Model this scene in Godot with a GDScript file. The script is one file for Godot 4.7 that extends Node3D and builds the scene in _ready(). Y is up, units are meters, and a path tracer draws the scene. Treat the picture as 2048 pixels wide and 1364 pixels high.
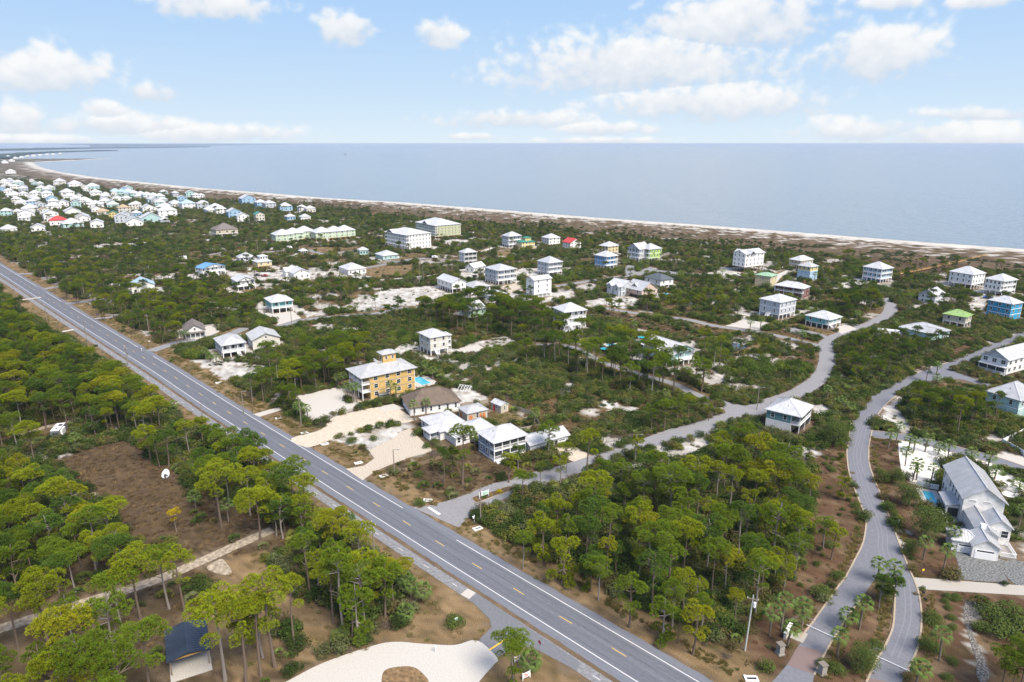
extends Node3D
# A beach-side neighbourhood seen from the air: metres, y up, sea to the far right.

class MB:
	var v := PackedVector3Array()
	var n := PackedVector3Array()
	var c := PackedColorArray()
	var col := Color.WHITE
	var tinted := false
	func tri(a: Vector3, b: Vector3, d: Vector3) -> void:
		var m := (b - a).cross(d - a).normalized()
		v.append(a); v.append(d); v.append(b)
		n.append(m); n.append(m); n.append(m)
		if tinted:
			c.append(col); c.append(col); c.append(col)
	func trin(a: Vector3, b: Vector3, d: Vector3, m: Vector3) -> void:
		v.append(a); v.append(d); v.append(b)
		n.append(m); n.append(m); n.append(m)
		if tinted:
			c.append(col); c.append(col); c.append(col)
	func quad(a: Vector3, b: Vector3, d: Vector3, e: Vector3) -> void:
		tri(a, b, d); tri(a, d, e)
	func box(x0: float, y0: float, z0: float, x1: float, y1: float, z1: float) -> void:
		obox(Transform3D(Basis(), Vector3((x0 + x1) / 2, (y0 + y1) / 2, (z0 + z1) / 2)), Vector3(x1 - x0, y1 - y0, z1 - z0) / 2)
	func obox(t: Transform3D, h: Vector3) -> void:
		var p: Array[Vector3] = []
		for i in 8:
			p.append(t * Vector3(h.x if i & 1 else -h.x, h.y if i & 2 else -h.y, h.z if i & 4 else -h.z))
		quad(p[4], p[5], p[7], p[6]); quad(p[1], p[0], p[2], p[3])
		quad(p[5], p[1], p[3], p[7]); quad(p[0], p[4], p[6], p[2])
		quad(p[6], p[7], p[3], p[2]); quad(p[0], p[1], p[5], p[4])
	func bar(a: Vector3, b: Vector3, w: float, h: float) -> void:
		var d := b - a
		var z := d.normalized()
		var up := Vector3.UP if absf(z.y) < 0.95 else Vector3.RIGHT
		var x := up.cross(z).normalized()
		obox(Transform3D(Basis(x, z.cross(x), z), (a + b) / 2), Vector3(w / 2, h / 2, d.length() / 2))
	func tube(a: Vector3, b: Vector3, ra: float, rb: float, seg := 6) -> void:
		var z := (b - a).normalized()
		var x := (Vector3.UP if absf(z.y) < 0.95 else Vector3.RIGHT).cross(z).normalized()
		var y := z.cross(x)
		for i in seg:
			var p := x * cos(TAU * i / seg) + y * sin(TAU * i / seg)
			var q := x * cos(TAU * (i + 1) / seg) + y * sin(TAU * (i + 1) / seg)
			quad(a + p * ra, a + q * ra, b + q * rb, b + p * rb)
	func disc(ctr: Vector3, r: float, seg := 10) -> void:
		for i in seg:
			tri(ctr, ctr + Vector3(cos(TAU * (i + 1) / seg), 0, sin(TAU * (i + 1) / seg)) * r, ctr + Vector3(cos(TAU * i / seg), 0, sin(TAU * i / seg)) * r)
	func mesh() -> ArrayMesh:
		var a := []
		a.resize(Mesh.ARRAY_MAX)
		a[Mesh.ARRAY_VERTEX] = v
		a[Mesh.ARRAY_NORMAL] = n
		if tinted:
			a[Mesh.ARRAY_COLOR] = c
		var m := ArrayMesh.new()
		m.add_surface_from_arrays(Mesh.PRIMITIVE_TRIANGLES, a)
		return m

var M := {}
var cache := {}
var taken := {}
var rng := RandomNumberGenerator.new()
var nz := FastNoiseLite.new()
var nz2 := FastNoiseLite.new()
var noise_tex := {}

# ---- naming and metas -------------------------------------------------
func numbered(called: String) -> String:
	var k: int = taken.get(called, 0)
	taken[called] = k + 1
	return called if k == 0 else "%s_%03d" % [called, k]
func tag(o: Node, label: String, category: String, group := "") -> Node:
	o.set_meta("label", label)
	o.set_meta("category", category)
	if group:
		o.set_meta("group", group)
	return o
func thing(called: String, label: String, category: String, at: Vector3, turn := 0.0, group := "") -> Node3D:
	var o := Node3D.new()
	o.name = numbered(called)
	add_child(o)
	o.position = at
	o.rotation.y = turn
	tag(o, label, category, group)
	return o
func part(parent: Node, called: String, m: Mesh, mt: Material, t := Transform3D()) -> MeshInstance3D:
	var o := MeshInstance3D.new()
	o.name = called
	o.mesh = m
	o.material_override = mt
	o.transform = t
	parent.add_child(o, true)
	return o
func setting(called: String, m: Mesh, mt: Material, parent: Node = null, t := Transform3D()) -> MeshInstance3D:
	var o := MeshInstance3D.new()
	o.mesh = m
	o.material_override = mt
	o.transform = t
	if parent:
		o.name = called
		parent.add_child(o, true)
	else:
		o.name = numbered(called)
		add_child(o)
		o.set_meta("kind", "structure")
	return o
func at(x: float, z: float, turn := 0.0, y := 0.0) -> Transform3D:
	return Transform3D(Basis(Vector3.UP, turn), Vector3(x, y, z))
func boxm(w: float, h: float, d: float) -> ArrayMesh:      # base at y = 0
	var k := "b%.2f,%.2f,%.2f" % [w, h, d]
	if not cache.has(k):
		var b := MB.new()
		b.box(-w / 2, 0, -d / 2, w / 2, h, d / 2)
		cache[k] = b.mesh()
	return cache[k]

# ---- materials ----------------------------------------------------------
func lin(r: float, g: float, b: float, a := 1.0) -> Color:
	var c := Color(r, g, b).linear_to_srgb()
	c.a = a
	return c
func grain(key: String, lo: float, hi: float, freq: float, size := 256, oct := 4) -> Texture2D:
	if not noise_tex.has(key):
		var f := FastNoiseLite.new()
		f.seed = key.hash() % 9999
		f.frequency = freq
		f.fractal_octaves = oct
		var im := f.get_seamless_image(size, size)
		var d := im.get_data()
		for i in d.size():
			d[i] = clampi(int(255.0 * lerpf(lo, hi, d[i] / 255.0)), 0, 255)
		im = Image.create_from_data(size, size, false, Image.FORMAT_L8, d)
		noise_tex[key] = ImageTexture.create_from_image(im)
	return noise_tex[key]
func mat(key: String, r: float, g: float, b: float, rough := 0.8, tex: Texture2D = null, scale := 1.0, metal := 0.0) -> StandardMaterial3D:
	var m := StandardMaterial3D.new()
	m.albedo_color = lin(r, g, b)
	m.roughness = rough
	m.metallic = metal
	if rough > .84: m.metallic_specular = .16           # dull, porous surfaces
	m.resource_name = key
	if tex:
		m.albedo_texture = tex
		m.uv1_triplanar = true
		m.uv1_world_triplanar = true
		m.uv1_scale = Vector3.ONE * scale
	M[key] = m
	return m
func leafmat(key: String, r: float, g: float, b: float, back := 0.5) -> StandardMaterial3D:
	var m := mat(key, r, g, b, 0.75)
	m.vertex_color_use_as_albedo = true
	m.backlight_enabled = true
	m.backlight = lin(r * back, g * back, b * back)
	m.metallic_specular = .1
	return m

func make_materials() -> void:
	var fine := grain("fine", 0.72, 1.0, 0.05, 256, 5)
	var patch := grain("patch", 0.6, 1.0, 0.012, 512, 6)
	var streak := grain("streak", 0.82, 1.0, 0.02, 256, 5)
	# walls
	for w in [["white", .85, .85, .84], ["offwhite", .66, .64, .58], ["cream", .66, .57, .36], ["beige", .55, .5, .4], ["yellow", .64, .43, .15], ["paleyellow", .66, .57, .24], ["teal", .12, .27, .29], ["aqua", .16, .5, .52],
			["paleaqua", .42, .62, .62], ["lightblue", .32, .5, .68], ["blue", .14, .36, .66], ["brightblue", .03, .33, .58], ["greyblue", .3, .37, .48], ["slateblue", .22, .28, .38], ["palegrey", .52, .56, .62], ["mint", .45, .66, .48],
			["lime", .42, .64, .16], ["palegreen", .5, .62, .46], ["pink", .66, .5, .42], ["brick", .2, .07, .05], ["sage", .5, .56, .38], ["tan", .42, .33, .22], ["darkgrey", .07, .07, .075]]:
		mat("w_" + w[0], w[1], w[2], w[3], 0.75, streak, 0.13)
	# roofs
	for w in [["white", .56, .575, .6, .5], ["grey", .46, .47, .49, .45], ["palegrey", .48, .495, .52, .45], ["lightblue", .4, .56, .7, .45], ["blue", .14, .34, .62, .5], ["green", .05, .24, .19, .5], ["palegreen", .32, .5, .34, .5], ["limegreen", .3, .46, .16, .5],
			["red", .55, .06, .05, .5], ["dark", .09, .11, .13, .8], ["navy", .035, .05, .08, .45], ["brown", .17, .135, .11, .9], ["greybrown", .2, .18, .17, .9], ["aqua", .3, .58, .6, .5]]:
		mat("r_" + w[0], w[1], w[2], w[3], w[4], streak, 0.09)
	mat("trim", .78, .79, .8, .6)
	mat("timber", .3, .22, .14, .85, fine, .8)
	mat("newwood", .55, .34, .12, .8, fine, .8)
	mat("greywood", .26, .23, .2, .9, fine, .8)
	mat("deck", .4, .38, .36, .85, fine, .8)
	mat("glass", .02, .028, .036, .06)
	mat("screen", .035, .04, .045, .5)
	mat("door", .3, .36, .4, .5)
	mat("concrete", .5, .47, .42, .9, fine, .5)
	mat("slab", .6, .57, .52, .9, fine, .4)
	mat("kerb", .5, .42, .32, .9, fine, .6)
	mat("asphalt", .165, .172, .19, .9, grain("asph", .9, 1.0, .05, 512, 6), .05)
	mat("asphalt2", .25, .25, .26, .9, grain("asph2", .88, 1.0, .06, 512, 6), .03)
	mat("asphalt3", .175, .182, .208, .9, grain("asph3", .9, 1.0, .06, 512, 6), .03)
	mat("pathgrey", .27, .275, .29, .9, fine, .1)
	mat("paver", .3, .23, .22, .9, grain("pav", .6, 1.0, .3, 256, 2), .3)
	mat("greypaver", .27, .28, .28, .9, grain("pav2", .5, 1.0, .06, 256, 5), .12)
	mat("gravel", .5, .48, .445, .95, grain("grav3", .88, 1.0, .12, 512, 5), .045)
	mat("tangravel", .54, .475, .38, .95, grain("grav2", .86, 1.0, .03, 512, 6), .04)
	mat("courtyard", .58, .51, .42, .95, fine, .15)
	mat("sandtrack", .5, .42, .32, .95, patch, .12)
	mat("line_white", .62, .62, .62, .7)
	mat("line_yellow", .62, .4, .05, .7)
	mat("pool", .05, .36, .5, .05)
	mat("pole", .32, .28, .24, .9, fine, .5)
	mat("greypole", .4, .42, .4, .8)
	mat("metal", .42, .43, .44, .4, null, 1, .6)
	mat("black", .015, .015, .016, .5)
	mat("bark", .2, .155, .125, .95, fine, .6)
	mat("greybark", .3, .27, .25, .95, fine, .6)
	mat("palmbark", .24, .2, .165, .95, fine, .9)
	mat("cyan", .03, .42, .52, .7)
	mat("signgreen", .05, .3, .2, .5)
	mat("signwhite", .75, .76, .76, .5)
	mat("signred", .5, .02, .03, .5)
	mat("signblue", .04, .13, .5, .5)
	mat("signyellow", .75, .55, .03, .5)
	mat("orange", .5, .17, .06, .7)
	mat("carwhite", .75, .76, .78, .25)
	mat("carred", .2, .02, .02, .25)
	mat("carblue", .02, .12, .45, .25)
	mat("carblack", .02, .02, .024, .25)
	mat("cargrey", .12, .13, .15, .3)
	mat("rubber", .02, .02, .02, .8)
	mat("tanbed", .3, .2, .11, .95, patch, .15)
	mat("whitesand", .78, .75, .7, .95, grain("grav", .88, 1.0, .06, 512, 6), .05)
	mat("sandstrip", .4, .375, .34, .95, grain("strip", .25, 1.0, .05, 512, 5), .09)
	mat("wornpale", .195, .2, .225, .9)
	mat("stone", .4, .38, .35, .95, fine, 1.2)
	# leaves
	leafmat("pine_a", .2, .245, .013)
	leafmat("pine_b", .12, .18, .015)
	leafmat("pine_c", .072, .128, .019)
	leafmat("pine_d", .235, .25, .014)
	leafmat("pine_gold", .46, .36, .02)
	leafmat("leaf", .075, .105, .026)
	leafmat("palm", .1, .15, .04)
	leafmat("palm_blue", .09, .15, .09)
	leafmat("grass", .3, .21, .1)
	leafmat("white_leaf", 1, 1, 1)

# ---- buildings ----------------------------------------------------------
# faces: 0 = +z, 1 = +x, 2 = -z, 3 = -x of the building's own axes
func face_at(f: int, w: float, d: float, cx := 0.0, cz := 0.0, y := 0.0) -> Transform3D:
	var b := Basis(Vector3.UP, f * PI / 2)
	return Transform3D(b, Vector3(cx, y, cz) + b.z * ((d if f % 2 == 0 else w) / 2))
func run_of(f: int, w: float, d: float) -> float:
	return w if f % 2 == 0 else d

func roof_polys(w: float, d: float, y: float, kind: int, rise: float) -> Array:
	var x := w / 2
	var z := d / 2
	var a := Vector3(-x, y, z)
	var b := Vector3(x, y, z)
	var c := Vector3(x, y, -z)
	var e := Vector3(-x, y, -z)
	if kind == 1:
		var p := Vector3(-x, y + rise, 0)
		var q := Vector3(x, y + rise, 0)
		return [[a, b, q, p], [c, e, p, q]]
	if kind == 2:
		var p := Vector3(0, y + rise, z)
		var q := Vector3(0, y + rise, -z)
		return [[b, c, q, p], [e, a, p, q]]
	if kind == 3:                                        # shed, high on -z
		return [[a, b, c + Vector3.UP * rise, e + Vector3.UP * rise]]
	var m := minf(x, z)
	var p := Vector3(-x + m, y + rise, 0) if x >= z else Vector3(0, y + rise, z - m)
	var q := Vector3(x - m, y + rise, 0) if x >= z else Vector3(0, y + rise, -z + m)
	if absf(x - z) < 0.05:
		return [[a, b, p], [b, c, p], [c, e, p], [e, a, p]]
	if x > z:
		return [[a, b, q, p], [b, c, q], [c, e, p, q], [e, a, p]]
	return [[a, b, p], [b, c, q, p], [c, e, q], [e, a, p, q]]

func roof_mesh(w: float, d: float, y: float, kind: int, rise: float, seams: bool) -> ArrayMesh:
	var b := MB.new()
	var dn := Vector3.DOWN * 0.2
	for poly in roof_polys(w, d, y, kind, rise):
		var k: int = poly.size()
		for i in range(1, k - 1):
			b.tri(poly[0], poly[i], poly[i + 1])
			b.tri(poly[0] + dn, poly[i + 1] + dn, poly[i] + dn)
		for i in k:
			var p: Vector3 = poly[i]
			var q: Vector3 = poly[(i + 1) % k]
			b.quad(p + dn, q + dn, q, p)
		if not seams:
			continue
		var t: Vector3 = (poly[1] - poly[0]).normalized()
		var nm: Vector3 = (poly[1] - poly[0]).cross(poly[2] - poly[0]).normalized()
		var s := nm.cross(t)
		var run: float = (poly[1] - poly[0]).length()
		var g := 0.3
		while g < run:
			var lo := 1e9
			var hi := -1e9
			for i in k:
				var p: Vector3 = poly[i] - poly[0]
				var q: Vector3 = poly[(i + 1) % k] - poly[0]
				var pa := p.dot(t) - g
				var qa := q.dot(t) - g
				if pa * qa < 0:
					var sv := lerpf(p.dot(s), q.dot(s), pa / (pa - qa))
					lo = minf(lo, sv)
					hi = maxf(hi, sv)
			if hi - lo > 0.3:
				var o: Vector3 = poly[0] + t * g
				b.bar(o + s * lo + nm * 0.02, o + s * hi + nm * 0.02, 0.06, 0.07)
			g += 0.62
	# ridge and hip caps
	var polys := roof_polys(w, d, y, kind, rise)
	if kind < 3:
		var done := {}
		for poly in polys:
			for i in poly.size():
				var p: Vector3 = poly[i]
				var q: Vector3 = poly[(i + 1) % poly.size()]
				if p.y > y + 0.01 or q.y > y + 0.01:
					var key := str((p + q).snapped(Vector3.ONE * 0.01))
					if done.has(key) and (p - q).length() > 0.3:
						b.bar(p + Vector3.UP * 0.03, q + Vector3.UP * 0.03, 0.3, 0.07)
					done[key] = true
	return b.mesh()

func gable_walls(b: MB, w: float, d: float, y: float, kind: int, rise: float, ov: float) -> void:
	if kind == 1:
		var r := rise * (1 - 2 * ov / (d + 2 * ov))
		for s in [-1.0, 1.0]:
			var x: float = s * (w / 2 - 0.002)
			var p := Vector3(x, y, d / 2)
			var q := Vector3(x, y, -d / 2)
			var t := Vector3(x, y + r, 0)
			if s > 0: b.tri(p, q, t)
			else: b.tri(q, p, t)
	elif kind == 2:
		var r := rise * (1 - 2 * ov / (w + 2 * ov))
		for s in [-1.0, 1.0]:
			var z: float = s * (d / 2 - 0.002)
			var p := Vector3(-w / 2, y, z)
			var q := Vector3(w / 2, y, z)
			var t := Vector3(0, y + r, z)
			if s > 0: b.tri(p, q, t)
			else: b.tri(q, p, t)

func roofed(r: Node, cx: float, cz: float, w: float, d: float, y: float, rm: String, kind: int, rise: float, ov := 0.5, seams := false, y0 := 0.0) -> MeshInstance3D:
	return part(r, "roof", roof_mesh(w + 2 * ov, d + 2 * ov, y - y0, kind, rise, seams), M["r_" + rm], at(cx, cz, 0, y0))
func block(r: Node, cx: float, cz: float, w: float, d: float, y0: float, y1: float, wm: String, kind := -1, rise := 0.0, ov := 0.5) -> MeshInstance3D:
	var b := MB.new()
	b.box(-w / 2, y0, -d / 2, w / 2, y1, d / 2)
	if kind > 0:
		gable_walls(b, w, d, y1, kind, rise, ov)
	return part(r, "wall", b.mesh(), M["w_" + wm], at(cx, cz))

func window_on(r: Node, t: Transform3D, ww: float, wh: float, trim := "trim", full := true, called := "window") -> void:
	var k := "w%.2f,%.2f" % [ww, wh]
	if not cache.has(k):
		var b := MB.new()
		var e := 0.09
		b.box(-ww / 2 - e, -e, -.02, ww / 2 + e, 0, .07)
		b.box(-ww / 2 - e, wh, -.02, ww / 2 + e, wh + e, .07)
		b.box(-ww / 2 - e, 0, -.02, -ww / 2, wh, .07)
		b.box(ww / 2, 0, -.02, ww / 2 + e, wh, .07)
		b.box(-ww / 2, wh * .5 - .025, .03, ww / 2, wh * .5 + .025, .06)
		if ww > 1.3:
			for i in range(1, int(ww / .75)):
				var x := -ww / 2 + ww * i / int(ww / .75)
				b.box(x - .03, 0, .03, x + .03, wh * .5 - .025, .055)
				b.box(x - .03, wh * .5 + .025, .03, x + .03, wh, .055)
		cache[k] = b.mesh()
		var g := MB.new()
		g.box(-ww / 2, 0, -.01, ww / 2, wh, .025)
		cache[k + "g"] = g.mesh()
	if full:
		var f := part(r, called, cache[k], M[trim], t)
		part(f, "pane", cache[k + "g"], M.glass)
	else:
		part(r, called, cache[k + "g"], M.glass, t)
func windows(r: Node, f: int, cx: float, cz: float, w: float, d: float, y: float, n: int, ww := 0.95, wh := 1.45, full := true, lo := -1.0, hi := 1.0, trim := "trim") -> void:
	var t := face_at(f, w, d, cx, cz, y)
	var half := run_of(f, w, d) / 2
	for i in n:
		var g := lerpf(lo, hi, (i + 0.5) / n) * half
		window_on(r, t.translated_local(Vector3(g, 0, 0)), ww, wh, trim, full)
func rail_mesh(len: float, gap := 0.22) -> ArrayMesh:
	var k := "r%.2f,%.2f" % [len, gap]
	if not cache.has(k):
		var b := MB.new()
		b.box(-len / 2, .92, -.05, len / 2, 1.0, .05)
		b.box(-len / 2, .1, -.03, len / 2, .16, .03)
		var n := int(len / gap)
		for i in n:
			var x := -len / 2 + len * (i + .5) / n
			b.box(x - .025, .16, -.025, x + .025, .92, .025)
		cache[k] = b.mesh()
	return cache[k]
# porch along face f of the rectangle w x d (outer edge), one deck and railing at each height in ys, posts from y0 to y1
func porch(r: Node, f: int, cx: float, cz: float, w: float, d: float, depth: float, ys: Array, y0: float, y1: float, nposts: int, screens := false, trim := "trim", ends := true, rails := true) -> void:
	var t := face_at(f, w, d, cx, cz)
	var run := run_of(f, w, d) - 0.1
	for y in ys:
		if y > 0.2:
			part(r, "porch_deck", boxm(run, .22, depth - .05), M.trim if trim == "trim" else M.deck, t.translated_local(Vector3(0, y - .22, -depth / 2)))
		if rails and y > 0.2:
			part(r, "railing", rail_mesh(run), M[trim], t.translated_local(Vector3(0, y, -.1)))
			if ends:
				for s in [-1, 1]:
					part(r, "railing", rail_mesh(depth - .15), M[trim], t.translated_local(Vector3(s * (run / 2 - .06), y, -depth / 2)) * at(0, 0, PI / 2))
	for i in nposts:
		var x := -run / 2 + .1 + (run - .2) * i / maxf(1, nposts - 1)
		part(r, "post", boxm(.2, y1 - y0, .2), M[trim], t.translated_local(Vector3(x, y0, -.12)))
		if screens and i < nposts - 1:
			var sw := (run - .2) / (nposts - 1) - .2
			for y in ys:
				var top: float = y1
				for q in ys:
					if q > y: top = minf(top, q - .22)
				part(r, "screen", boxm(sw, top - y - 1.15, .03), M.screen, t.translated_local(Vector3(x + sw / 2 + .1, y + 1.05, -.12)))
func pilings(r: Node, cx: float, cz: float, w: float, d: float, h: float, mt := "trim", gap := 3.6, th := .3) -> void:
	var nx := maxi(1, roundi(w / gap))
	var nzz := maxi(1, roundi(d / gap))
	for i in nx + 1:
		for j in nzz + 1:
			if i > 0 and i < nx and j > 0 and j < nzz:
				continue
			part(r, "piling", boxm(th, h, th), M[mt], at(cx - w / 2 + .2 + (w - .4) * i / nx, cz - d / 2 + .2 + (d - .4) * j / nzz))
# a flight that starts at local point p (top) and runs down along direction turn (its -z is up-slope)
func stairs(r: Node, p: Vector3, turn: float, width := 1.2, mt := "trim") -> void:
	var n := maxi(2, roundi(p.y / .18))
	var b := MB.new()
	var run := n * .27
	for i in n:
		b.box(-width / 2, -(i + 1) * p.y / n, i * .27, width / 2, -(i + 1) * p.y / n + .06, (i + 1) * .27 + .03)
	for s in [-1, 1]:
		b.bar(Vector3(s * width / 2, -.15, 0), Vector3(s * width / 2, -p.y - .05, run), .07, .28)
		b.bar(Vector3(s * width / 2, .85, 0), Vector3(s * width / 2, -p.y + .95, run), .07, .09)
		for i in range(0, n, 2):
			var y: float = -(i + .5) * p.y / n
			b.box(s * width / 2 - .03, y, i * .27, s * width / 2 + .03, y + .9, i * .27 + .06)
	part(r, "stairs", b.mesh(), M[mt], Transform3D(Basis(Vector3.UP, turn), p))

var footprints := []
# pose = [x, z, yaw, w, d, eave]: the outline of the roof's eaves
func house(called: String, label: String, pose: Array, o := {}, group := "", category := "house") -> Node3D:
	var r := thing(called, label, category, Vector3(pose[0], 0, pose[1]), pose[2], group)
	var ov: float = o.get("ov", .55)
	var w: float = pose[3] - 2 * ov
	var d: float = pose[4] - 2 * ov
	var h: float = pose[5]
	footprints.append([pose[0], pose[1], pose[2], w / 2 + o.get("yard", 3.0) * 1.35, d / 2 + o.get("yard", 3.0) * 1.35, o.get("ground", 1), w / 2 + 1.0, d / 2 + 1.0])
	var wm: String = o.get("w", "white")
	var gh: float = o.get("gh", 0.0)
	var ns: int = o.get("ns", maxi(1, roundi((h - gh) / 2.9)))
	var kind: int = o.get("k", 0)
	var near: bool = o.get("near", true)
	var rise: float = o.get("rise", minf(w, d) * (.3 if kind == 0 else .34))
	var pa: float = o.get("pa", 0.0)
	var pb: float = o.get("pb", 0.0)
	roofed(r, 0, 0, w, d, h + .02, o.get("r", "white"), kind, rise, ov, o.get("seams", false))
	# the walls stand back behind the porches
	var bw := w - pb
	var bd := d - pa
	var cx := -pb / 2
	var cz := -pa / 2
	var sh := (h - gh) / ns
	var top := block(r, cx, cz, bw, bd, gh + (sh * (ns - 1) if o.has("w2") else 0.0), h, wm)
	if o.has("w2"):
		block(r, cx, cz, bw + .06, bd + .06, gh, gh + sh * (ns - 1) - .002, o.w2)
	if kind > 0:
		var g := MB.new()
		gable_walls(g, w, d, h, kind, rise, ov)
		part(r, "gable", g.mesh(), M["w_" + o.get("gw", wm)])
		var gf := 1 if kind == 1 else 0
		if near and o.get("gwin", true):
			window_on(r, face_at(gf, w, d, 0, 0, h + .3), .8, minf(1.1, rise * .4))
	if gh > 0.5:
		pilings(r, 0, 0, w, d, gh, o.get("pm", "trim"), 3.4 if near else 4.5)
		part(r, "floor_frame", boxm(w, .3, d), M[o.get("pm", "trim")], at(0, 0, 0, gh - .302))
		if o.has("core"):
			block(r, cx - bw * .15, cz - bd * .12, bw * o.core, bd * o.core, 0, gh - .31, o.get("cw", wm))
	var ys := []
	for i in ns:
		var y := gh + sh * i
		ys.append(y)
		var wh: float = minf(1.5, sh * .52)
		windows(r, 0, cx, cz, bw, bd, y + .95, o.get("a", 3), o.get("ww", 1.0), wh, near)
		windows(r, 1, cx, cz, bw, bd, y + .95, o.get("b", 3), o.get("ww", 1.0), wh, near)
		if near:
			windows(r, 2, cx, cz, bw, bd, y + .95, o.get("a", 3), o.get("ww", 1.0), wh, true)
			windows(r, 3, cx, cz, bw, bd, y + .95, o.get("b", 3), o.get("ww", 1.0), wh, true)
		if i > 0 and o.get("band", true) and near:
			part(r, "band_board", boxm(bw + .1, .22, bd + .1), M[o.get("bandm", "trim")], at(cx, cz, 0, y - .11))
	if near:
		for f in 4:
			var t := face_at(f, bw, bd, cx, cz, gh)
			part(r, "corner_board", boxm(.16, h - gh - .2, .03), M.trim, t.translated_local(Vector3(run_of(f, bw, bd) / 2 - .08, 0, .015)))
	if near:
		for v in [[.3, -.25], [-.25, -.1], [.05, .3]]:
			var vx: float = v[0] * w
			var vz: float = v[1] * d
			var k0 := minf(pose[3] / 2 - absf(vx), pose[4] / 2 - absf(vz)) / minf(pose[3] / 2, pose[4] / 2)
			if kind == 1: k0 = 1 - absf(vz) * 2 / pose[4]
			elif kind == 2: k0 = 1 - absf(vx) * 2 / pose[3]
			part(r, "vent_pipe", boxm(.16, .65, .16), M.metal, at(vx, vz, 0, h + rise * k0 - .15))
	if pa > 0:
		porch(r, 0, 0, 0, w, d, pa, ys, 0.0 if gh > .5 else gh, h - .18, o.get("na", 4), o.get("scr", false))
	if pb > 0:
		porch(r, 1, 0, 0, w, d, pb, ys, 0.0 if gh > .5 else gh, h - .18, o.get("nb", 4), o.get("scr", false))
	if o.has("st"):                                       # [face, offset, y]
		var t := face_at(o.st[0], w, d)
		var p: Vector3 = t * Vector3(o.st[1], o.st[2], .05)
		stairs(r, p, o.st[0] * PI / 2, 1.3)
	return r

# ---- plants -------------------------------------------------------------
func rdir(up_min := -1.0) -> Vector3:
	while true:
		var d := Vector3(rng.randf_range(-1, 1), rng.randf_range(-1, 1), rng.randf_range(-1, 1))
		var l := d.length()
		if l > .1 and l < 1 and d.y / l > up_min:
			return d / l
	return Vector3.UP
func needles(b: MB, p: Vector3, dir: Vector3, n: int, len: float, wid: float, spread: float) -> void:
	for i in n:
		var t := (dir + rdir() * spread).normalized()
		var face := (Vector3.UP + dir * .7 + rdir() * .7).normalized()      # needles spread flat to the light
		var s := t.cross(face).normalized() * wid
		b.tri(p + s, p - s, p + t * len)
func shade(v: float, warm: float) -> Color:                # tone of one tuft: needles differ in age
	return Color(v * (1 + warm * .35), v, v * (1 - warm * .3))

# crown of radius 1 unit = metres as given; returns [trunk mesh, crown mesh]
func pine_meshes(height: float, rad: float, deep: float, clumps: int, tufts: int, low := 0.0) -> Array:
	var tr := MB.new()
	var cr := MB.new()
	cr.tinted = true
	var lean := Vector3(rng.randf_range(-.6, .6), 0, rng.randf_range(-.6, .6))
	var bend := Vector3(rng.randf_range(-.35, .35), 0, rng.randf_range(-.35, .35))
	var ax := func(t: float) -> Vector3: return Vector3(0, height * t, 0) + lean * t * t + bend * sin(t * PI)
	var r0 := height * .0125 + .04
	for i in 8:
		var t0 := i / 8.0 * .93
		var t1 := (i + 1) / 8.0 * .93
		tr.tube(ax.call(t0), ax.call(t1), r0 * (1 - t0 * .75) * (1.25 if i == 0 else 1.0), r0 * (1 - t1 * .75), 7)
	var base := height - deep
	for k in clumps:
		var a := k * 2.4 + rng.randf_range(-.5, .5)
		var rr := rad * .86 * sqrt((k + .4) / clumps) * rng.randf_range(.7, 1.2)
		var yy := base + deep * .82 * (1 - .75 * pow(rr / rad, 2)) * rng.randf_range(.55, 1.05)
		if rng.randf() < low:
			yy = base - deep * rng.randf_range(.1, .7)
			rr *= .75
		var t := clampf(yy / height - .08, .3, .93)
		var core: Vector3 = ax.call(t)
		var ctr := Vector3(core.x + cos(a) * rr, yy, core.z + sin(a) * rr)
		var cs := rad * rng.randf_range(.17, .34)
		tr.tube(core, ctr - Vector3.UP * cs * .2, .07 + .01 * rad, .03, 4)
		var tone := rng.randf_range(.72, 1.2)
		for j in int(tufts * pow(cs / (rad * .26), 2.0)):
			var dr := rdir(-.35)
			var p := ctr + Vector3(dr.x, dr.y * .72, dr.z) * cs * rng.randf_range(.72, 1.06)
			cr.col = shade(tone * rng.randf_range(.7, 1.3), rng.randf_range(-.35, .35))
			if rng.randf() < .05: cr.col = Color(1.25, .62, .9)       # dead brown tufts
			needles(cr, p, (dr + Vector3.UP * .5).normalized(), 5, rng.randf_range(.2, .38), .033, .8)
	# bare twigs under the crown
	for k in 9:
		var t := rng.randf_range(.4, .82)
		var p: Vector3 = ax.call(t)
		var dr := Vector3(rng.randf_range(-1, 1), rng.randf_range(-.1, .4), rng.randf_range(-1, 1)).normalized()
		tr.tube(p, p + dr * rad * rng.randf_range(.25, .6), .035, .012, 3)
	return [tr.mesh(), cr.mesh()]

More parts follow.
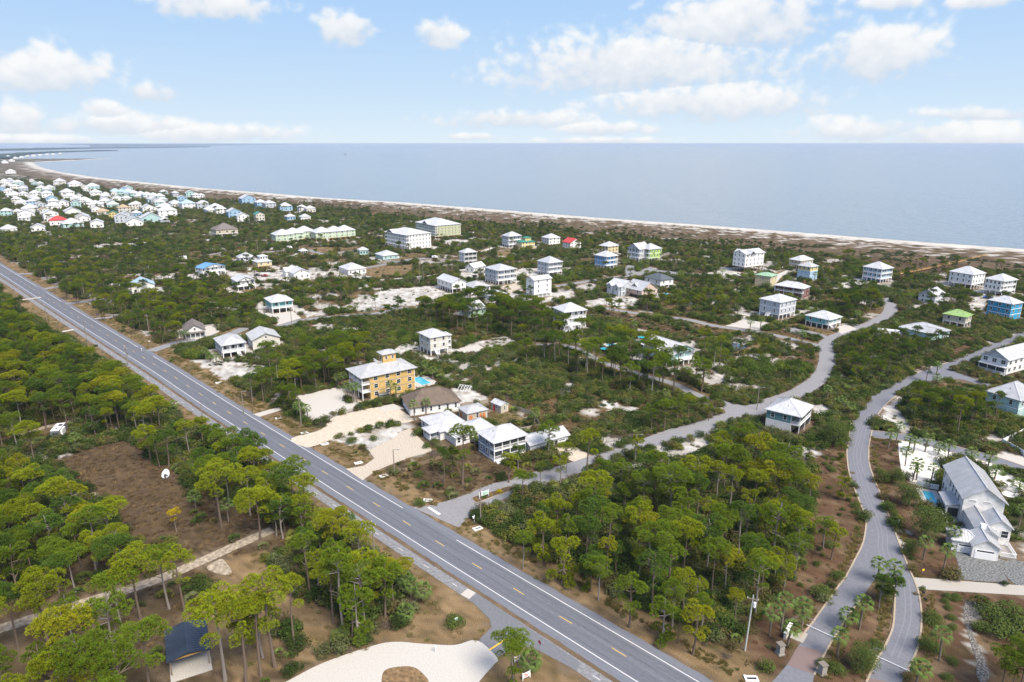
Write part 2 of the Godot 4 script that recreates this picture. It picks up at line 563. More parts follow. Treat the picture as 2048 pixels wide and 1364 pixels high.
func leaf_cloud(b: MB, ctr: Vector3, r: Vector3, n: int, size: float, lo := -.2) -> void:
	for i in n:
		var dr := rdir(lo)
		var p := ctr + Vector3(dr.x * r.x, dr.y * r.y, dr.z * r.z) * rng.randf_range(.72, 1.05)
		b.col = shade(rng.randf_range(.7, 1.3), rng.randf_range(-.5, .6))
		var nm := (dr * .8 + Vector3.UP * .6 + rdir() * .7).normalized()
		var s := nm.cross(rdir()).normalized() * size * rng.randf_range(.6, 1.3)
		var t := nm.cross(s).normalized() * size * rng.randf_range(.6, 1.3)
		b.tri(p + s, p - s, p - t * 1.5)
func bush_mesh(n: int, size: float, lobes: int, stems := true) -> ArrayMesh:   # about 1 m in radius, 1.3 m high
	var b := MB.new()
	b.tinted = true
	for k in lobes:
		var a := k * 2.4 + rng.randf()
		var q := .62 * sqrt((k + .3) / lobes)
		leaf_cloud(b, Vector3(cos(a) * q, .5 + rng.randf_range(-.1, .25) - q * .25, sin(a) * q), Vector3.ONE * rng.randf_range(.36, .52), n / lobes, size, -.5)
	if stems:
		b.col = Color(.9, .75, .6)
		for k in 4:
			b.tube(Vector3.ZERO, Vector3(rng.randf_range(-.4, .4), .6, rng.randf_range(-.4, .4)), .03, .015, 3)
	return b.mesh()
func tree_meshes(h: float, r: float, lobes: int, n: int, size: float) -> Array:    # broad oak-like tree
	var t := MB.new()
	var b := MB.new()
	b.tinted = true
	t.tube(Vector3.ZERO, Vector3(.1, h * .35, 0), .2, .15, 7)
	for k in lobes:
		var a := k * 2.4 + rng.randf()
		var q := r * .66 * sqrt((k + .3) / lobes)
		var c := Vector3(cos(a) * q, h * (.68 if k % 2 else .38) - q * q / r * .3 + rng.randf_range(-.2, .4), sin(a) * q)
		t.tube(Vector3(.1, h * .33, 0), c, .09, .03, 4)
		leaf_cloud(b, c, Vector3.ONE * r * rng.randf_range(.32, .46), n / lobes, size, -.6)
	return [t.mesh(), b.mesh()]
func fan(b: MB, base: Vector3, dir: Vector3, stalk: float, size: float, blades: int, droop: float, arc := 2.3) -> void:
	var tip := base + dir * stalk
	var side := dir.cross(Vector3.UP).normalized()
	var up := side.cross(dir).normalized()
	b.col = Color(1.0, 1.0, .8)
	b.tri(base - side * .03, base + side * .03, tip)
	var tone := rng.randf_range(.75, 1.25)
	for i in blades:
		var g := lerpf(-arc / 2, arc / 2, (i + .5) / blades)
		b.col = shade(tone * rng.randf_range(.85, 1.15), rng.randf_range(-.3, .5))
		var d := (dir * cos(g) + side * sin(g) + up * .12 * cos(g * 2)).normalized()
		var s := d.cross(up).normalized() * size * .07
		var mid := tip + d * size * .55
		var end := tip + d * size + Vector3.DOWN * droop * size
		b.tri(tip, mid + s, mid - s)
		b.tri(mid - s, mid + s, end)
func palm_meshes(h: float, n: int, size: float) -> Array:
	var t := MB.new()
	var b := MB.new()
	b.tinted = true
	var lean := Vector3(rng.randf_range(-.3, .3), 0, rng.randf_range(-.3, .3))
	for i in 5:
		t.tube(Vector3(0, h * i / 5.0, 0) + lean * pow(i / 5.0, 2), Vector3(0, h * (i + 1) / 5.0, 0) + lean * pow((i + 1) / 5.0, 2), .17 + (.05 if i % 2 else .0), .16 + (.05 if i == 4 else 0.0), 8)
	var top := Vector3(0, h, 0) + lean
	for k in n:
		var u := (k + .5) / n
		var el := lerpf(1.25, -.45, pow(u, .8))
		var a := k * 2.399
		var d := Vector3(cos(a) * cos(el), sin(el), sin(a) * cos(el))
		fan(b, top + d * .12, d, size * .8, size, 8, .3 + u * .45, 2.0)
	return [t.mesh(), b.mesh()]
func palmetto_mesh(n: int) -> ArrayMesh:
	var b := MB.new()
	b.tinted = true
	for k in n:
		var el := rng.randf_range(.35, 1.25)
		var a := k * 2.399
		var d := Vector3(cos(a) * cos(el), sin(el), sin(a) * cos(el))
		fan(b, d * .05, d, rng.randf_range(.45, .75), .62, 8, .12)
	return b.mesh()
func twig_mesh(n: int) -> ArrayMesh:
	var b := MB.new()
	b.tinted = true
	for k in n:
		b.col = shade(rng.randf_range(.6, 1.3), rng.randf_range(-.2, .4))
		var d := rdir(.1)
		var p := Vector3(rng.randf_range(-.5, .5), 0, rng.randf_range(-.5, .5))
		var s := d.cross(rdir()).normalized() * .022
		var q := p + d * rng.randf_range(.5, 1.1)
		b.tri(p - s, p + s, q)
		var q2 := p.lerp(q, .5) + rdir(0) * .4
		b.tri(p.lerp(q, .5) - s, p.lerp(q, .5) + s, q2)
	return b.mesh()
func grass_mesh(n: int, h: float) -> ArrayMesh:
	var b := MB.new()
	b.tinted = true
	for k in n:
		b.col = shade(rng.randf_range(.7, 1.25), rng.randf_range(-.4, .4))
		var d := (Vector3.UP + rdir() * .75).normalized()
		var p := Vector3(rng.randf_range(-.3, .3), 0, rng.randf_range(-.3, .3))
		var s := d.cross(rdir()).normalized() * .035
		b.tri(p - s, p + s, p + d * h * rng.randf_range(.5, 1.0))
	return b.mesh()

var pines := []          # [height it was made at, radius, trunk, crown]
var bigbush := []
var bushes := []
var palms := []
var palmettos := []
var twigs := []
var grasses := []
var oaks := []
func make_plants() -> void:
	for p in [[14.0, 3.3, 3.8, 20, 125, .1], [16.0, 2.9, 4.6, 18, 115, .15], [12.0, 3.6, 3.2, 22, 130, .05], [18.0, 3.4, 5.4, 22, 125, .2], [10.0, 2.6, 3.8, 16, 100, .2], [13.0, 2.6, 5.4, 17, 100, .35], [8.0, 2.2, 4.6, 16, 85, .4], [15.0, 4.0, 3.8, 25, 140, .1]]:
		pines.append([p[0], p[1]] + pine_meshes(p[0], p[1], p[2], p[3], p[4], p[5]))
	for k in 3: bushes.append(bush_mesh(420, .085, 7))
	for k in 2: bigbush.append(bush_mesh(1500, .05, 11))
	for k in 3: palms.append([5.0] + palm_meshes(5.0, 19, 1.0))
	palms.append([2.0] + palm_meshes(2.0, 24, 1.15))
	for k in 2: palmettos.append(palmetto_mesh(16))
	for k in 2: twigs.append(twig_mesh(90))
	for k in 2: grasses.append(grass_mesh(60, .8))
	for k in 2: oaks.append([6.0, 3.2] + tree_meshes(6.0, 3.1, 20, 6000, .085))

# things that grow: each a Node3D with trunk and crown
func pine(x: float, z: float, h: float, kind: int, tint: String, label: String, group: String) -> Node3D:
	var p: Array = pines[kind]
	var o := thing("pine_tree", label, "pine tree", Vector3(x, -.03, z), rng.randf() * TAU, group)
	var s: float = h / p[0]
	var wide := s * rng.randf_range(.95, 1.25)
	o.scale = Vector3(wide, s, wide)
	part(o, "trunk", p[2], M.bark if rng.randf() < .6 else M.greybark)
	part(o, "crown", p[3], M[tint])
	return o
func palm(x: float, z: float, h: float, label: String, group: String, tint := "palm") -> Node3D:
	var p: Array = palms[3] if h < 3.0 else palms[rng.randi() % 3]
	var o := thing("cabbage_palm", ("short " if h < 3.2 else ("tall " if h > 5.2 else "mid-sized ")) + label, "palm tree", Vector3(x, -.03, z), rng.randf() * TAU, group)
	var s := rng.randf_range(.9, 1.1)
	o.scale = Vector3(s, h / p[0], s)
	part(o, "trunk", p[1], M.palmbark)
	var c := part(o, "crown", p[2], M[tint])
	c.scale.y = p[0] / h
	c.position.y = p[0] - p[0] * p[0] / h
	return o
func oak(x: float, z: float, h: float, label: String, group: String, tint := "leaf") -> Node3D:
	var p: Array = oaks[rng.randi() % 2]
	var o := thing("live_oak", label, "tree", Vector3(x, -.03, z), rng.randf() * TAU, group)
	o.scale = Vector3.ONE * h / p[0]
	part(o, "trunk", p[2], M.bark)
	part(o, "crown", p[3], M[tint])
	return o
func shrub(x: float, z: float, r: float, label: String, group: String, tint := "leaf", fine := true) -> MeshInstance3D:
	var o := MeshInstance3D.new()
	o.name = numbered("shrub")
	o.mesh = bigbush[rng.randi() % 2] if fine else bushes[rng.randi() % 3]
	o.material_override = M[tint]
	o.transform = Transform3D(Basis(Vector3.UP, rng.randf() * TAU).scaled(Vector3(r, r * .95, r)), Vector3(x, -.05, z))
	add_child(o)
	tag(o, label, "shrub", group)
	return o
# many copies of one mesh
var crowd := {}
func put(key: String, x: float, z: float, s: Vector3, c: Color, y := 0.0) -> void:
	if not crowd.has(key):
		crowd[key] = []
	crowd[key].append([Transform3D(Basis(Vector3.UP, rng.randf() * TAU).scaled_local(s), Vector3(x, y, z)), c])
func flush(parent: Node, key: String, called: String, m: Mesh, mt: Material) -> void:
	if not crowd.has(key):
		return
	var mm := MultiMesh.new()
	mm.transform_format = MultiMesh.TRANSFORM_3D
	mm.use_colors = true
	mm.mesh = m
	mm.instance_count = crowd[key].size()
	for i in crowd[key].size():
		mm.set_instance_transform(i, crowd[key][i][0])
		mm.set_instance_color(i, crowd[key][i][1])
	var o := MultiMeshInstance3D.new()
	o.name = called
	o.multimesh = mm
	o.material_override = mt
	parent.add_child(o, true)
	o.set_meta("kind", "stuff")

# ---- ground -------------------------------------------------------------
const ZX := -600
const ZZ := -700
const ZW := 1100
const ZH := 630
var zone := PackedByteArray()      # what covers each square metre
enum { SCRUB, SAND, STRAW, TAN, LITTER, GRAVEL, MARSH, LAWN, HARD, FOREST, THIN }
func zi(x: float, z: float) -> int:
	var i := int(floor(x)) - ZX
	var j := int(floor(z)) - ZZ
	return j * ZW + i if i >= 0 and j >= 0 and i < ZW and j < ZH else -1
func zone_at(x: float, z: float) -> int:
	var k := zi(x, z)
	return zone[k] if k >= 0 else -1
func pts(a: Array) -> PackedVector2Array:
	var p := PackedVector2Array()
	for i in range(0, a.size(), 2):
		p.append(Vector2(a[i], a[i + 1]))
	return p
func paint(p: PackedVector2Array, id: int) -> void:
	var lo := Vector2(1e9, 1e9)
	var hi := -lo
	for q in p:
		lo = lo.min(q)
		hi = hi.max(q)
	for j in range(int(floor(lo.y)), int(ceil(hi.y)) + 1):
		for i in range(int(floor(lo.x)), int(ceil(hi.x)) + 1):
			var k := zi(i + .5, j + .5)
			if k >= 0 and Geometry2D.is_point_in_polygon(Vector2(i + .5, j + .5), p):
				zone[k] = id
func smooth(p: PackedVector2Array, closed: bool, sub := 5) -> PackedVector2Array:
	var o := PackedVector2Array()
	var n := p.size()
	for i in (n if closed else n - 1):
		var a := p[(i - 1 + n) % n] if closed or i > 0 else p[i] * 2 - p[i + 1]
		var b := p[i]
		var c := p[(i + 1) % n]
		var d := p[(i + 2) % n] if closed or i + 2 < n else c * 2 - b
		for k in sub:
			var t := k / float(sub)
			o.append(b.cubic_interpolate(c, a, d, t))
	if not closed:
		o.append(p[n - 1])
	return o
func strip(line: PackedVector2Array, a: float, b: float, y: float) -> ArrayMesh:     # ribbon between offsets a and b to the right of the line
	var v := PackedVector3Array()
	var n := PackedVector3Array()
	var ix := PackedInt32Array()
	for i in line.size():
		var d := (line[mini(i + 1, line.size() - 1)] - line[maxi(i - 1, 0)]).normalized()
		var s := Vector2(-d.y, d.x)
		for o in [a, b]:
			var q: Vector2 = line[i] + s * o
			v.append(Vector3(q.x, y, q.y))
			n.append(Vector3.UP)
	for i in line.size() - 1:
		ix.append_array([i * 2, i * 2 + 2, i * 2 + 1, i * 2 + 1, i * 2 + 2, i * 2 + 3])
	return arr(v, n, ix)
func offset(line: PackedVector2Array, a: float) -> PackedVector2Array:
	var o := PackedVector2Array()
	for i in line.size():
		var d := (line[mini(i + 1, line.size() - 1)] - line[maxi(i - 1, 0)]).normalized()
		o.append(line[i] + Vector2(-d.y, d.x) * a)
	return o
func band(line: PackedVector2Array, a: float, b: float) -> PackedVector2Array:       # the same as an outline
	var p := offset(line, a)
	var q := offset(line, b)
	q.reverse()
	p.append_array(q)
	return p
func arr(v: PackedVector3Array, n: PackedVector3Array, ix: PackedInt32Array, c := PackedColorArray()) -> ArrayMesh:
	var a := []
	a.resize(Mesh.ARRAY_MAX)
	a[Mesh.ARRAY_VERTEX] = v
	a[Mesh.ARRAY_NORMAL] = n
	a[Mesh.ARRAY_INDEX] = ix
	if c.size():
		a[Mesh.ARRAY_COLOR] = c
	var m := ArrayMesh.new()
	m.add_surface_from_arrays(Mesh.PRIMITIVE_TRIANGLES, a)
	return m
func sheet(p: PackedVector2Array, y: float, thick := 0.0) -> ArrayMesh:
	var b := MB.new()
	var ix := Geometry2D.triangulate_polygon(p)
	for i in range(0, ix.size(), 3):
		var q: Array[Vector3] = []
		for k in 3:
			q.append(Vector3(p[ix[i + k]].x, y, p[ix[i + k]].y))
		if (q[1] - q[0]).cross(q[2] - q[0]).y < 0:
			var t := q[1]
			q[1] = q[2]
			q[2] = t
		b.tri(q[0], q[1], q[2])
	if thick > 0:
		for i in p.size():
			var s := p[i]
			var e := p[(i + 1) % p.size()]
			b.quad(Vector3(s.x, y - thick, s.y), Vector3(e.x, y - thick, e.y), Vector3(e.x, y, e.y), Vector3(s.x, y, s.y))
	return b.mesh()
var layer := 0.012
func yard(called: String, a: Array, m: String, id := HARD, round_ := true, parent: Node = null) -> PackedVector2Array:
	var p := pts(a)
	if round_:
		p = smooth(p, true, 4)
	layer += .001
	setting(called, sheet(p, layer), M[m], parent)
	paint(p, id)
	return p
func road(called: String, a: Array, w: float, m: String, kerbs := false, id := HARD) -> PackedVector2Array:
	var l := smooth(pts(a), false, 6)
	layer += .001
	var o := setting(called, strip(l, -w / 2, w / 2, layer + .02), M[m])
	if kerbs:
		for s in [-1, 1]:
			kerb(o, offset(l, s * (w / 2 + .15)))
	var room := 3.0 if called == "lane" else .8         # mown edges along the lanes
	if called == "lane": paint(band(l, -w / 2 - room, w / 2 + room), TAN)
	paint(band(l, -w / 2 - .8, w / 2 + .8), id)
	return l
func kerb(o: Node, l: PackedVector2Array) -> void:
	kerb_lines.append(l)
	var b := MB.new()
	for i in l.size() - 1:
		var d := (l[i + 1] - l[i]).normalized() * .02
		b.bar(Vector3(l[i].x - d.x, .05, l[i].y - d.y), Vector3(l[i + 1].x + d.x, .05, l[i + 1].y + d.y), .32, .14)
	part(o, "kerb", b.mesh(), M.kerb)

var kerb_lines := []
var shore := PackedVector2Array()
func shore_x(z: float) -> Vector2:                    # x of the waterline at this z, and how far inland one metre of x takes
	var n := shore.size()
	for i in n - 1:
		if z >= shore[i + 1].y or i == n - 2:
			var a := shore[i]
			var b := shore[i + 1]
			var t := (z - a.y) / (b.y - a.y)
			var d := (b - a).normalized()
			return Vector2(lerpf(a.x, b.x, t), absf(d.y))
	return Vector2.ZERO
func height(x: float, z: float, d: float) -> float:   # d = metres inland
	if d < 18:
		return maxf(-2.5, d * .06 - .35)
	if d > 170:
		return 0.0
	var k := clampf((d - 18) / 20, 0, 1) * clampf((150 - d) / 60, 0, 1)
	return lerpf(.73, 0, clampf((d - 18) / 40, 0, 1)) + k * maxf(0.0, 1.1 + 2.2 * nz.get_noise_2d(x * 2.2, z * 2.2)) * (.55 + .45 * nz2.get_noise_2d(x * .5, z * .5))
func lc(r: float, g: float, b: float) -> Color:
	return Color(r, g, b)
func sandy(x: float, z: float, id: int) -> float:      # 0 scrub .. 1 bare sand
	return clampf((nz2.get_noise_2d(x * 1.6 + 300, z * 1.6) + .3 * nz.get_noise_2d(x * 7, z * 7) - (.23 if id == SCRUB else .05)) * 6, 0, 1)
func dry(x: float, z: float) -> float:                 # 0 scrub .. 1 open brown grass
	return clampf((nz.get_noise_2d(x * .9 - 700, z * 1.1) + .25 * nz.get_noise_2d(x * 6, z * 6) - .14) * 6, 0, 1)
func make_ground() -> void:
	var xs := PackedFloat32Array()
	var x := 0.0
	var step := 1.2
	var side := []
	while x < 3400:
		side.append(x)
		step = 1.2 if x < 210 else maxf(1.2, (x - 120) * .0125)
		x += step
	for i in range(side.size() - 1, 0, -1):
		xs.append(-side[i])
	for s in side:
		if s < 900: xs.append(s)
	var zs := PackedFloat32Array()
	var z := 30.0
	while z > -4200:
		zs.append(z)
		z -= 20.0 if z > -60 else maxf(1.1, -z * .0068)
	var v := PackedVector3Array()
	var n := PackedVector3Array()
	var c := PackedColorArray()
	var ix := PackedInt32Array()
	var nx := xs.size()
	var tone := {SCRUB: lc(.07, .07, .032), SAND: lc(.62, .6, .56), STRAW: lc(.135, .08, .05), TAN: lc(.265, .185, .1), LITTER: lc(.115, .082, .05), GRAVEL: lc(.55, .5, .42), MARSH: lc(.125, .088, .052), LAWN: lc(.2, .16, .075), HARD: lc(.2, .15, .1), FOREST: lc(.1, .075, .045), THIN: lc(.15, .12, .07)}
	for j in zs.size():
		var sx := shore_x(zs[j])
		for i in nx:
			var px := xs[i]
			var pz := zs[j]
			var d := (sx.x - px) * sx.y
			v.append(Vector3(px, height(px, pz, d) if d < 170 else 0.0, pz))
			n.append(Vector3.UP)
			if d < -60:
				c.append(lc(.45, .42, .36))
				continue
			var a := nz.get_noise_2d(px * 4, pz * 4)
			var b := nz2.get_noise_2d(px * 6, pz * 6)
			var k: Color
			if d < 33 + 5 * a:
				k = lc(.66, .635, .58) if d > 3 else lc(.42, .38, .32)
			elif d < 130 + 14 * a:
				k = lc(.135, .1, .066).lerp(lc(.185, .14, .088), clampf(.5 + b * 1.4, 0, 1))
				var s := clampf((nz.get_noise_2d(px * 2 + 500, pz * 5) + .13 - (d - 26) * .0075) * 6, 0, 1)
				k = k.lerp(lc(.6, .57, .52), s)
			else:
				var id := zone_at(px + nz.get_noise_2d(px * 9, pz * 9) * 2.2, pz + nz.get_noise_2d(px * 9 + 90, pz * 9) * 2.2)
				if id < 0: id = SCRUB
				k = tone[id]
				if id == SCRUB or id == THIN:
					k = k.lerp(lc(.2, .14, .075), dry(px, pz) * .85)
					k = k.lerp(lc(.5, .475, .43), sandy(px, pz, id))
				elif id == TAN or id == LITTER or id == STRAW or id == LAWN or id == FOREST:
					k = k.lerp(lc(.09, .075, .035) if b > 0 else lc(.27, .2, .12), clampf(absf(b) * 1.3 - .1, 0, .6))
				elif id == SAND:
					k = k.lerp(lc(.3, .25, .18), clampf((b - .12) * 3, 0, .7))
			k *= (1.2 + .35 * a) * (1 + .45 * nz2.get_noise_2d(px * 31, pz * 31))
			c.append(k)
	for j in zs.size() - 1:
		for i in nx - 1:
			var q := j * nx + i
			if v[q].y < -2.4 and v[q + 1].y < -2.4 and v[q + nx].y < -2.4 and v[q + nx + 1].y < -2.4:
				continue
			ix.append_array([q, q + nx, q + 1, q + 1, q + nx, q + nx + 1])
	for j in range(1, zs.size() - 1):
		for i in range(1, nx - 1):
			var q := j * nx + i
			if v[q].y != 0.0:
				n[q] = Vector3((v[q - 1].y - v[q + 1].y) / (xs[i + 1] - xs[i - 1]), 1, (v[q + nx].y - v[q - nx].y) / (zs[j - 1] - zs[j + 1])).normalized()
	var m := mat("ground", 1, 1, 1, .95, grain("soil", .5, 1.0, .09, 512, 6), .1)
	m.vertex_color_use_as_albedo = true
	setting("ground", arr(v, n, ix, c), m)

# ---- sky ----------------------------------------------------------------
# clouds: [azimuth, elevation, half width, half height] in degrees
var clouds := [[9.5, 5.8, 13.5, 3.3], [15.3, 3.0, 11.1, 1.9], [16.7, 8.5, 9.5, 3.2], [26.6, 6.1, 5.4, 2.8], [-0.2, 1.8, 7.9, 1.1], [7.4, 1.1, 5.2, 0.8], [-32.5, 4.5, 4.6, 2.3], [-26.6, 3.4, 2.8, 1.0], [-34.6, 1.6, 2.1, 1.6], [-29.5, 2.2, 1.6, 1.0], [-28.7, 1.2, 6.4, 1.0], [-22.6, 0.7, 8.2, 0.9], [-12.7, 8.3, 3.1, 1.6], [-5.9, 8.0, 2.5, 1.5], [-21.6, 9.3, 5.9, 1.3], [26.3, 0.9, 7.1, 1.2], [31.6, 0.6, 8.0, 1.2], [32.8, 1.9, 4.9, 0.6], [26.8, 9.1, 2.8, 0.8], [32.0, 8.8, 2.4, 0.6], [7.1, 0.2, 7.8, 0.4], [-33.8, 0.2, 5.2, 0.5], [-3.4, 0.5, 3.1, 0.4]]
var cn := FastNoiseLite.new()
func sky_color(az: float, el: float) -> Color:
	var e := clampf(el / 90.0, 0, 1)
	var t := 1.0 - pow(1.0 - e, 5.0)
	var c := Color(.88, .94, .98).lerp(Color(.67, .815, .98), clampf(t * 2.0, 0, 1)).lerp(Color(.36, .57, .9), clampf(t * 2.0 - 1.0, 0, 1) if t > .5 else 0.0)
	if el < 0:
		return c
	var f := cn.get_noise_2d(az * 17, el * 23)
	var f2 := cn.get_noise_2d(az * 55 + 300, el * 75)
	var den := 0.0
	var low := 0.0
	for k in clouds:
		var dx: float = (az - k[0]) / k[2]
		if absf(dx) > 1.5:
			continue
		var dy: float = (el - k[1]) / k[3]
		if absf(dy) > 1.8:
			continue
		if dy < 0: dy *= 1.25
		var q := 1.0 - sqrt(dx * dx + dy * dy) + f * (.32 if k[2] > 8.0 else .55) + f2 * .4
		if q > den:
			den = q
			low = dy + f * .5
	if el > 14 or absf(az) > 44:                           # elsewhere: the same kind of scattered cloud
		var w := smoothstep(14, 20, el) if absf(az) < 44 else smoothstep(44, 52, absf(az))
		var g := cn.get_noise_2d(az * cos(deg_to_rad(el)) * 2.2 + 900, el * 4.0) + f * .3
		var q := (g + .03) * 2.2 * w
		if q > den:
			den = q
			low = f * 2
	if den <= 0:
		return c
	var a := smoothstep(.0, .6, den) * .95
	var white := Color(.985, .985, .985).lerp(Color(.84, .875, .925), clampf(.42 - low * .75 - f2 * .35, 0, 1))
	return c.lerp(white, a)
func sky_image() -> Image:
	cn.seed = 11
	cn.fractal_octaves = 6
	cn.frequency = .011
	var w := 1024
	var d := PackedByteArray()
	d.resize(w * 512 * 3)
	d.fill(200)
	for j in 258:
		for i in w:
			var c := sky_color((i + .5) / w * 360.0 - 180.0, 90.0 - (j + .5) / 512 * 180.0)
			var k := (j * w + i) * 3
			d[k] = int(c.r * 255)
			d[k + 1] = int(c.g * 255)
			d[k + 2] = int(c.b * 255)
	var im := Image.create_from_data(w, 512, false, Image.FORMAT_RGB8, d)
	im.resize(4096, 2048, Image.INTERPOLATE_CUBIC)
	var x0 := 1568
	var bw := 960
	var y0 := 856
	var bh := 172
	var e := PackedByteArray()
	e.resize(bw * bh * 3)
	for j in bh:
		for i in bw:
			var c := sky_color((x0 + i + .5) / 4096 * 360.0 - 180.0, 90.0 - (y0 + j + .5) / 2048 * 180.0)
			var k := (j * bw + i) * 3
			e[k] = int(c.r * 255)
			e[k + 1] = int(c.g * 255)
			e[k + 2] = int(c.b * 255)
	im.blit_rect(Image.create_from_data(bw, bh, false, Image.FORMAT_RGB8, e), Rect2i(0, 0, bw, bh), Vector2i(x0, y0))
	var half := im.get_region(Rect2i(0, 0, 2048, 2048))       # the panorama's left edge looks along -z
	var out := im.get_region(Rect2i(2048, 0, 2048, 2048))
	im.blit_rect(out, Rect2i(0, 0, 2048, 2048), Vector2i(0, 0))
	im.blit_rect(half, Rect2i(0, 0, 2048, 2048), Vector2i(2048, 0))
	return im

# ---- roads, tracks, yards ------------------------------------------------
var hwy := PackedVector2Array()
func along(l: PackedVector2Array, s: float) -> Array:      # point and direction s metres along a line
	for i in l.size() - 1:
		var d := l[i].distance_to(l[i + 1])
		if s <= d or i == l.size() - 2:
			return [l[i].lerp(l[i + 1], s / d), (l[i + 1] - l[i]).normalized()]
		s -= d
	return []
func ribbon(o: Node, called: String, l: PackedVector2Array, a: float, b: float, y: float, m: String) -> void:
	part(o, called, strip(l, a, b, y), M[m])
func cut(l: PackedVector2Array, s0: float, s1: float) -> PackedVector2Array:
	var o := PackedVector2Array()
	var n := maxi(2, int((s1 - s0) / 12))
	for i in n + 1:
		o.append(along(l, lerpf(s0, s1, i / float(n)))[0])
	return o
func worn_asphalt() -> StandardMaterial3D:                 # wheel tracks, drips and dust drawn out along the lanes
	var f := FastNoiseLite.new()
	f.seed = 21
	f.frequency = .02
	f.fractal_octaves = 5
	var w := 256
	var h := 1024
	var d := PackedByteArray()
	d.resize(w * h)
	for j in h:
		var wrap := absf(j - 512.0)
		for i in w:
			var x := (i + .5) / w * 10.8 - 5.4
			var lane := absf(absf(x) - 1.75)
			var g := .93 - .07 * exp(-pow((lane - .82) / .3, 2)) - .04 * exp(-pow(lane / .25, 2))
			if absf(x) > 3.7: g += .05
			g += .07 * f.get_noise_2d(i * 3.0, wrap * .25) + .07 * f.get_noise_2d(i * 6.0 + 999, wrap * 4.0) + .05 * f.get_noise_2d(i * 22.0, wrap * 22.0)
			d[j * w + i] = clampi(int(g * 255), 0, 255)
	var m := mat("worn_asphalt", .155, .165, .192, .9)
	m.albedo_texture = ImageTexture.create_from_image(Image.create_from_data(w, h, false, Image.FORMAT_L8, d))
	return m
func worn_strip(line: PackedVector2Array, half: float, y: float) -> ArrayMesh:    # ribbon with crumbling edges
	var v := PackedVector3Array()
	var n := PackedVector3Array()
	var uv := PackedVector2Array()
	var ix := PackedInt32Array()
	var s := 0.0
	var k := 0
	while s < 1300:
		var q := along(line, s)
		var r := Vector2(-q[1].y, q[1].x)
		var ja := .28 * nz.get_noise_2d(s * 9, 5) + .12 * nz.get_noise_2d(s * 40, 5)
		var jb := .28 * nz.get_noise_2d(s * 9, 95) + .12 * nz.get_noise_2d(s * 40, 95)
		for o in [-half + ja, half + jb]:
			var p: Vector2 = q[0] + r * o
			v.append(Vector3(p.x, y, p.y))
			n.append(Vector3.UP)
			uv.append(Vector2(o / half * .5 + .5, s / 90.0))
		if k > 0:
			var i := (k - 1) * 2
			ix.append_array([i, i + 2, i + 1, i + 1, i + 2, i + 3])
		k += 1
		s += 1.5 if s < 420 else 6.0
	var a := []
	a.resize(Mesh.ARRAY_MAX)
	a[Mesh.ARRAY_VERTEX] = v
	a[Mesh.ARRAY_NORMAL] = n
	a[Mesh.ARRAY_TEX_UV] = uv
	a[Mesh.ARRAY_INDEX] = ix
	var m := ArrayMesh.new()
	m.add_surface_from_arrays(Mesh.PRIMITIVE_TRIANGLES, a)
	return m
